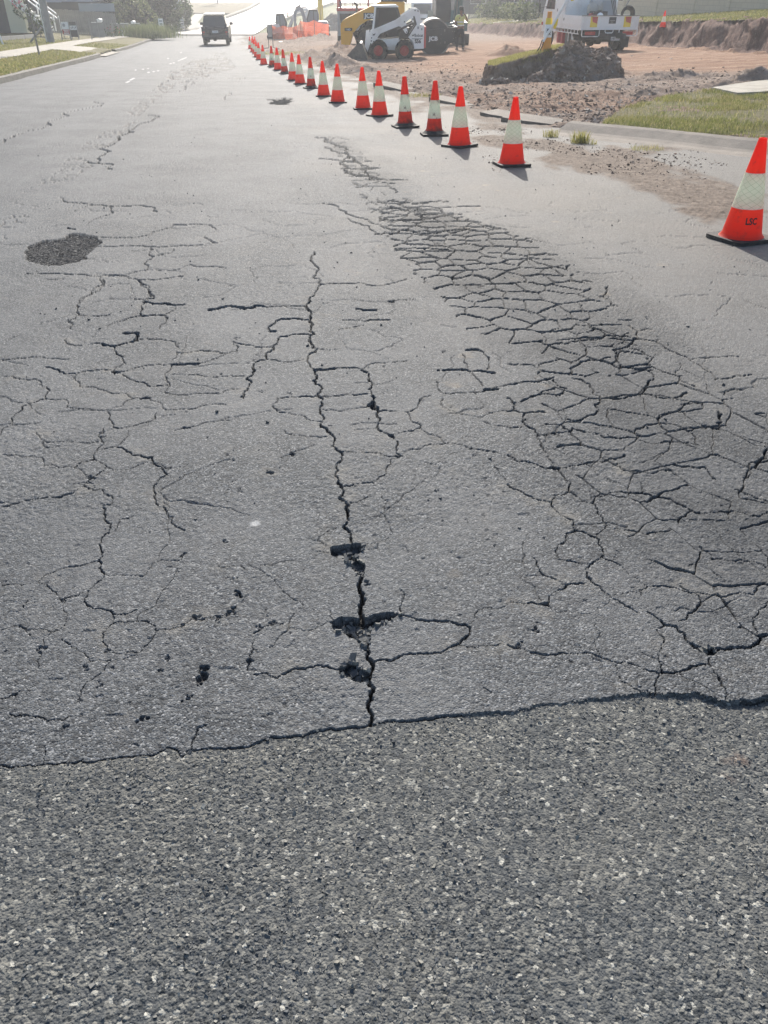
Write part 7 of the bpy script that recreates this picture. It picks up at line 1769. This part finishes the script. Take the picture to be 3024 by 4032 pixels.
# sign among the trees
x, y, z = at_depth(633, 88, 80); t = empty('notice_board', (x, y, zl(x, y)), R(4), 'white notice board in front of the rounded dark tree', 'sign'); zz = z-zl(x, y); mb = MB(); mb.box((0, 0, zz), (.42, .03, .56)); mb.build('panel', MT['white'], t); mb = MB(); mb.box((0, .03, zz/2), (.05, .04, zz)); mb.build('post', MT['timber'], t)
mb = MB(); mb.box((0, -.018, zz+.1), (.28, .004, .12)); mb.box((0, -.018, zz-.12), (.28, .004, .12)); mb.build('marking', MT['grey_paint'], t)
# slatted white screen
x, y, z = at_depth(692, 40, 100); zb = zl(x, y)-.2; t = empty('slatted_screen', (x, y, zb), R(10), 'white louvred screen half hidden by the feathery tree', 'screen')
for k in range(16): mb = MB(); mb.box((0, 0, .5+k*.22), (1.3, .10, .09), Matrix.Rotation(.5, 3, 'X')); mb.build('slat', MT['white'], t)
for s in (-1, 1): mb = MB(); mb.box((s*.66, 0, 2.0), (.05, .08, 4.0)); mb.build('post', MT['trim'], t)
# grey house with balcony
X1 = at_depth(130, 60, 88)[0]; X2 = at_depth(318, 60, 88)[0]; zg = zl(X2, 80); t = empty('grey_house', ((X1+X2)/2, 88, zg), 0, 'blue grey clad house raised above the paling fence with a solid balcony', 'house'); w = X2-X1
mb = MB(); mb.box((0, 4, 1.98+2.2), (w, 8, 4.4)); mb.build('wall', MT['blue_wall'], t)
mb = MB(); mb.box((0, 4.2, .9), (w-.4, 7.4, 2.1)); mb.build('understorey_shade', MT['dark_wall'], t)  # dark block: shade of the open gap below the house put into its colour
mb = MB(); mb.box((0, -.03, 1.93), (w+2.2, .1, .12)); mb.build('bearer', MT['dark_wall'], t)
bx0 = w/2; bx1 = at_depth(358, 60, 86)[0]-(X1+X2)/2
mb = MB(); mb.box(((bx0+bx1)/2-.6, -.9, 2.75), (bx1-bx0+1.3, .08, 1.45)); mb.build('balcony_panel', MT['blue_wall'], t)
mb = MB(); mb.box((bx1, 1.0, 2.75), (.06, 3.8, 1.45)); mb.build('balcony_side', MT['grey_paint'], t)
mb = MB(); mb.box((bx1+.01, 1.0, 3.50), (.10, 3.9, .08)); mb.build('handrail', MT['trim'], t)
mb = MB(); mb.box(((bx0+bx1)/2-.6, .9, 2.0), (bx1-bx0+1.3, 3.8, .12)); mb.build('balcony_floor', MT['dark_wall'], t)
for xx in (bx0+.3, bx1-.1): mb = MB(); mb.box((xx, -.8, 1.0), (.12, .12, 2.0)); mb.build('post', MT['timber'], t)
mb = MB(); mb.hull([(-w/2-.6, -.6, 6.4), (bx1+.5, -1.4, 6.4), (bx1+.5, 8.6, 6.4), (-w/2-.6, 8.6, 6.4), (-w/2+2, 4, 8), (w/2-1, 4, 8), (w/2-1, 4.2, 8), (-w/2+2, 4.2, 8)]); mb.build('roof', MT['dark_wall'], t)
mb = MB(); mb.cyl((bx0-.05, -.1, 2.0), (bx0-.05, -.1, 6.2), .05, n=8); mb.build('downpipe', MT['grey_paint'], t)
for k in range(4): mb = MB(); mb.box((bx0+.3+k*.45, -.2, 4.0), (.25, .03, .9)); mb.build('hanging_cloth', MT['white'], t)
# beige house with white handrailed stairs
D = 66; Xa = at_depth(8, 60, D)[0]; Xb = at_depth(112, 60, D)[0]; zg = zl(Xb, 58.); t = empty('beige_house', (Xb, D, zg), 0, 'beige boarded house with white railed front stairs at the left edge', 'house')
wv = Xb-Xa
mb = MB(); mb.box((-wv/2-2.4, 3, 3.4), (wv+4.8, 6, 3.0)); mb.build('wall', MT['beige_wall'], t)
mb = MB(); mb.box((-wv/2-2.4, 3.1, .9), (wv+3.0, 5.0, 2.1)); mb.build('understorey_shade', MT['dark_wall'], t)  # shaded opening under the house painted as a dark block
mb = MB(); mb.box((-wv*.42, -.1, .9), (wv*.62, .5, 2.0)); mb.build('base_wall', MT['beige_wall'], t, bevel=.02)
mb = MB(); mb.box((-wv*.45, -.03, 2.9), (.55, .06, 1.3)); f = mb.build('window', MT['trim'], t); mb = MB(); mb.box((-wv*.45, -.07, 2.9), (.42, .03, 1.15)); mb.build('pane', MT['glass'], f)
mb = MB(); mb.hull([(-wv-5.2, -.7, 4.9), (.5, -.7, 4.9), (.5, 6.7, 4.9), (-wv-5.2, 6.7, 4.9), (-wv-3, 3, 6.6), (-1.5, 3, 6.6), (-1.5, 3.2, 6.6), (-wv-3, 3.2, 6.6)]); mb.build('roof', MT['dark_wall'], t)
S0 = Vector((-wv*.75, -1.4, 2.9)); S1 = Vector((at_depth(205, 140, D-1.5)[0]-Xb, -1.4, .12))
for yy in (-.5, .5):
    mb = MB(); d = S1-S0; mb.hull([S0+Vector((0, yy-.03, -.15)), S1+Vector((0, yy-.03, -.12)), S1+Vector((0, yy+.03, -.12)), S0+Vector((0, yy+.03, -.15)), S0+Vector((0, yy-.03, .08)), S1+Vector((0, yy-.03, .08)), S1+Vector((0, yy+.03, .08)), S0+Vector((0, yy+.03, .08))]); mb.build('stringer', MT['trim'], t)
    for hh in (1.0, .72): mb = MB(); mb.hull([S0+Vector((0, yy-.03, hh)), S1+Vector((.4, yy-.03, hh-.1)), S1+Vector((.4, yy+.03, hh-.1)), S0+Vector((0, yy+.03, hh)), S0+Vector((0, yy-.03, hh+.1)), S1+Vector((.4, yy-.03, hh)), S1+Vector((.4, yy+.03, hh)), S0+Vector((0, yy+.03, hh+.1))]); mb.build('handrail', MT['trim'], t)
    for f_ in (.35, .7, 1.0): p = S0.lerp(S1, f_); mb = MB(); mb.box((p.x, yy, p.z+.35), (.08, .06, .9)); mb.build('baluster', MT['trim'], t)
for k in range(13): p = S0.lerp(S1, (k+.5)/13); mb = MB(); mb.box((p.x, p.y, p.z+.1), (.30, 1.0, .04)); mb.build('tread', MT['trim'], t)
X = at_depth(150, 80, 63)[0]; z = zl(X, 63.); t = empty('stair_shrub', (X, 63, z), 0, 'leggy shrub with red tips growing beside the white stairs', 'shrub'); crown('foliage', t, [(-1.0, 0, 1.7, .6, .4, .7), (-.2, 0, 1.2, .6, .4, .6), (.6, 0, .9, .5, .4, .5), (0, 0, .5, .9, .5, .4)], 34, .08, 'leaf', 77)
crown('red_tips', t, [(-1.15, -.1, 2.0, .35, .3, .5)], 30, .07, 'leaf', 78).data.materials[0] = MT['pink']
mb = MB(); mb.tube([(0, 0, -.05), (-.2, 0, .7), (-.9, 0, 1.6)], [.04, .03, .02], 6); mb.build('stem', MT['bark'], t)
# street pole, sign post, thin poles, stay
x, y, z = XY(202, 168); t = empty('street_pole', (x, y, z), 0, 'thick grey timber street pole before the grey house', 'pole'); mb = MB(); mb.cyl((0, 0, -.3), (.0, 0, 8.5), .21, .17, n=18); mb.build('shaft', MT['timber'], t, smooth=True); mb = MB(); mb.box((0, 0, 8.0), (2.2, .1, .12)); mb.build('cross_arm', MT['timber'], t)
mb = MB(); mb.cyl((-.25, -.02, 0), (-.25, -.02, 2.9), .03, n=8); mb.build('conduit', MT['trim'], t)
x, y, z = XY(155, 218); t = empty('sign_post', (x, y, z), 0, 'slender galvanised post standing in the left kerbside grass', 'post'); mb = MB(); mb.cyl((0, 0, -.1), (-.02, 0, 3.0), .038, n=12); mb.build('pole', MT['steel'], t, smooth=True); mb = MB(); mb.box((0, .05, 2.75), (.5, .01, .5)); mb.build('sign_plate', MT['grey_paint'], t)
x, y, z = XY(14, 176); mb = MB(); mb.tube([(0, 0, -.1), (-.12, 0, .5), (-.35, .1, 1.6), (-.6, .2, 3.0)], .05); o = mb.build('leaning_stay', MT['trim'], smooth=True); o.location = (x, y, z); tag(o, 'pale leaning stay tube at the left edge of the picture', 'pole stay')
x, y, z = XY(180, 172); mb = MB(); mb.cyl((-.9, 0, -.05), (.0, 0, .75), .05, n=8); o = mb.build('prop', MT['timber'], smooth=True); o.location = (x-.2, y+.3, z); tag(o, 'slanting timber prop left of the street pole foot', 'prop')
ys = np.linspace(38, 60, 30); X_ = np.array([float(XL(q))-6.4 for q in ys]); t = empty('garden_edging', (X_[0], ys[0], zl(X_[0], ys[0])), 0, 'low dark garden edging along the front lawn at the left', 'edging')
for k in range(6):
    a0, a1 = k*5, k*5+4; mb = MB(); p = [(X_[j]-X_[0], ys[j]-ys[0], zl(X_[j], ys[j])-zl(X_[0], ys[0])) for j in (a0, min(a1+1, 29))]
    mb.hull([(p[0][0]-.08, p[0][1], p[0][2]-.05), (p[0][0]+.08, p[0][1], p[0][2]-.05), (p[1][0]+.08, p[1][1]-.05, p[1][2]-.05), (p[1][0]-.08, p[1][1]-.05, p[1][2]-.05), (p[0][0]-.08, p[0][1], p[0][2]+.22), (p[0][0]+.08, p[0][1], p[0][2]+.22), (p[1][0]+.08, p[1][1]-.05, p[1][2]+.22), (p[1][0]-.08, p[1][1]-.05, p[1][2]+.22)]); mb.build('sleeper', MT['timber'], t)
# ---- far hillside things
x, y, z = ground_at(857, 18, lambda X, Y: zr(Y)); t = empty('far_pole', (x, y, z), 0, 'dark pole on the far island with its shadow beside it', 'pole'); mb = MB(); mb.cyl((0, 0, -.1), (0, 0, 6), .14, n=10); mb.build('shaft', MT['timber'], t); mb = MB(); mb.box((0, 0, 5.2), (2.2, .06, 1.4)); mb.build('sign_panel', MT['dark_paint'], t)
x, y, z = at_depth(1262, 60, 92); zb = float(z_site(np.array([x]), np.array([y]))[0]); t = empty('guarded_pole', (x, y, zb), 0, 'dark pole wrapped in yellow guards above the orange mesh', 'pole'); mb = MB(); mb.cyl((0, 0, -.1), (0, 0, 9), .14, n=12); mb.build('shaft', MT['timber'], t, smooth=True)
for dx, z0_, z1_ in ((-.22, 1.2, 3.1), (-.08, .8, 2.9), (.08, .7, 2.9), (.24, 1.1, 3.1)): mb = MB(); mb.cyl((dx, -.16, z0_), (dx*.8, -.16, z1_), .06, n=8); mb.build('yellow_guard', MT['yellow'], t, smooth=True)
x, y, z = ground_at(1315, 122, z_site); xs = np.linspace(-2.6, 2.6, 90); ys = np.linspace(-2.2, 2.2, 70); A, B = np.meshgrid(xs, ys); q = np.sqrt((A/2.3)**2+(B/2.0)**2); H = 1.7*np.clip(1-q, 0, 1)**.8*(1+.35*fbm(A*1.5, B*1.5, 7, 5))-.08
o = np_mesh('soil_pile', np.stack([A, B, H], -1).reshape(-1, 3), grid_faces(*A.shape), MT['earth'], attrs={'red': 0*H.ravel(), 'bank': 0*H.ravel()}); o.location = (x, y+3, z); tag(o, 'grey heap of soil between the orange mesh and the red topped truck', 'soil pile')
x, y, z = ground_at(2000, 200, z_site)
# far cars along the hill street
def hill_fill():
    for i, (px, D, h, w, lb) in enumerate([(1120, 185, 6, 5, 'pale tree on the far hillside left of the guarded pole'), (1010, 190, 6, 6, 'pale tree on the far hillside above the bright road')]): pass
hill_fill()
for i, (px, py, L, lb) in enumerate([(1075, 131, 2.0, 'stub of white barrier board lying behind the sign stand')]):
    x, y, z = ground_at(px, 176, z_site); mb = MB(); mb.box((0, 0, .03), (1.6, .3, .06)); o = mb.build('board', MT['white_paint'], bevel=.01); o.location = (x+1.0, y+2, z+.03); o.rotation_euler = (0, 0, .1); tag(o, 'pale board lying on the ground between cones and black boxes', 'board')

# ---- air: scattering volume added in place of sun glare and lens flare
m = bpy.data.materials.new('glare_haze'); m.use_nodes = True; nt = m.node_tree; nt.nodes.clear(); out = nt.nodes.new('ShaderNodeOutputMaterial'); pv = nt.nodes.new('ShaderNodeVolumePrincipled')
pv.inputs['Color'].default_value = (.93, .96, 1.0, 1); pv.inputs['Density'].default_value = .0013; pv.inputs['Anisotropy'].default_value = .6; nt.links.new(pv.outputs[0], out.inputs['Volume'])
mb = MB(); mb.box((0, 120, 4), (540, 330, 18)); hz = mb.build('glare_haze', m); tag(hz, 'added bright air in place of sun glare over the far street', None, kind='stuff')
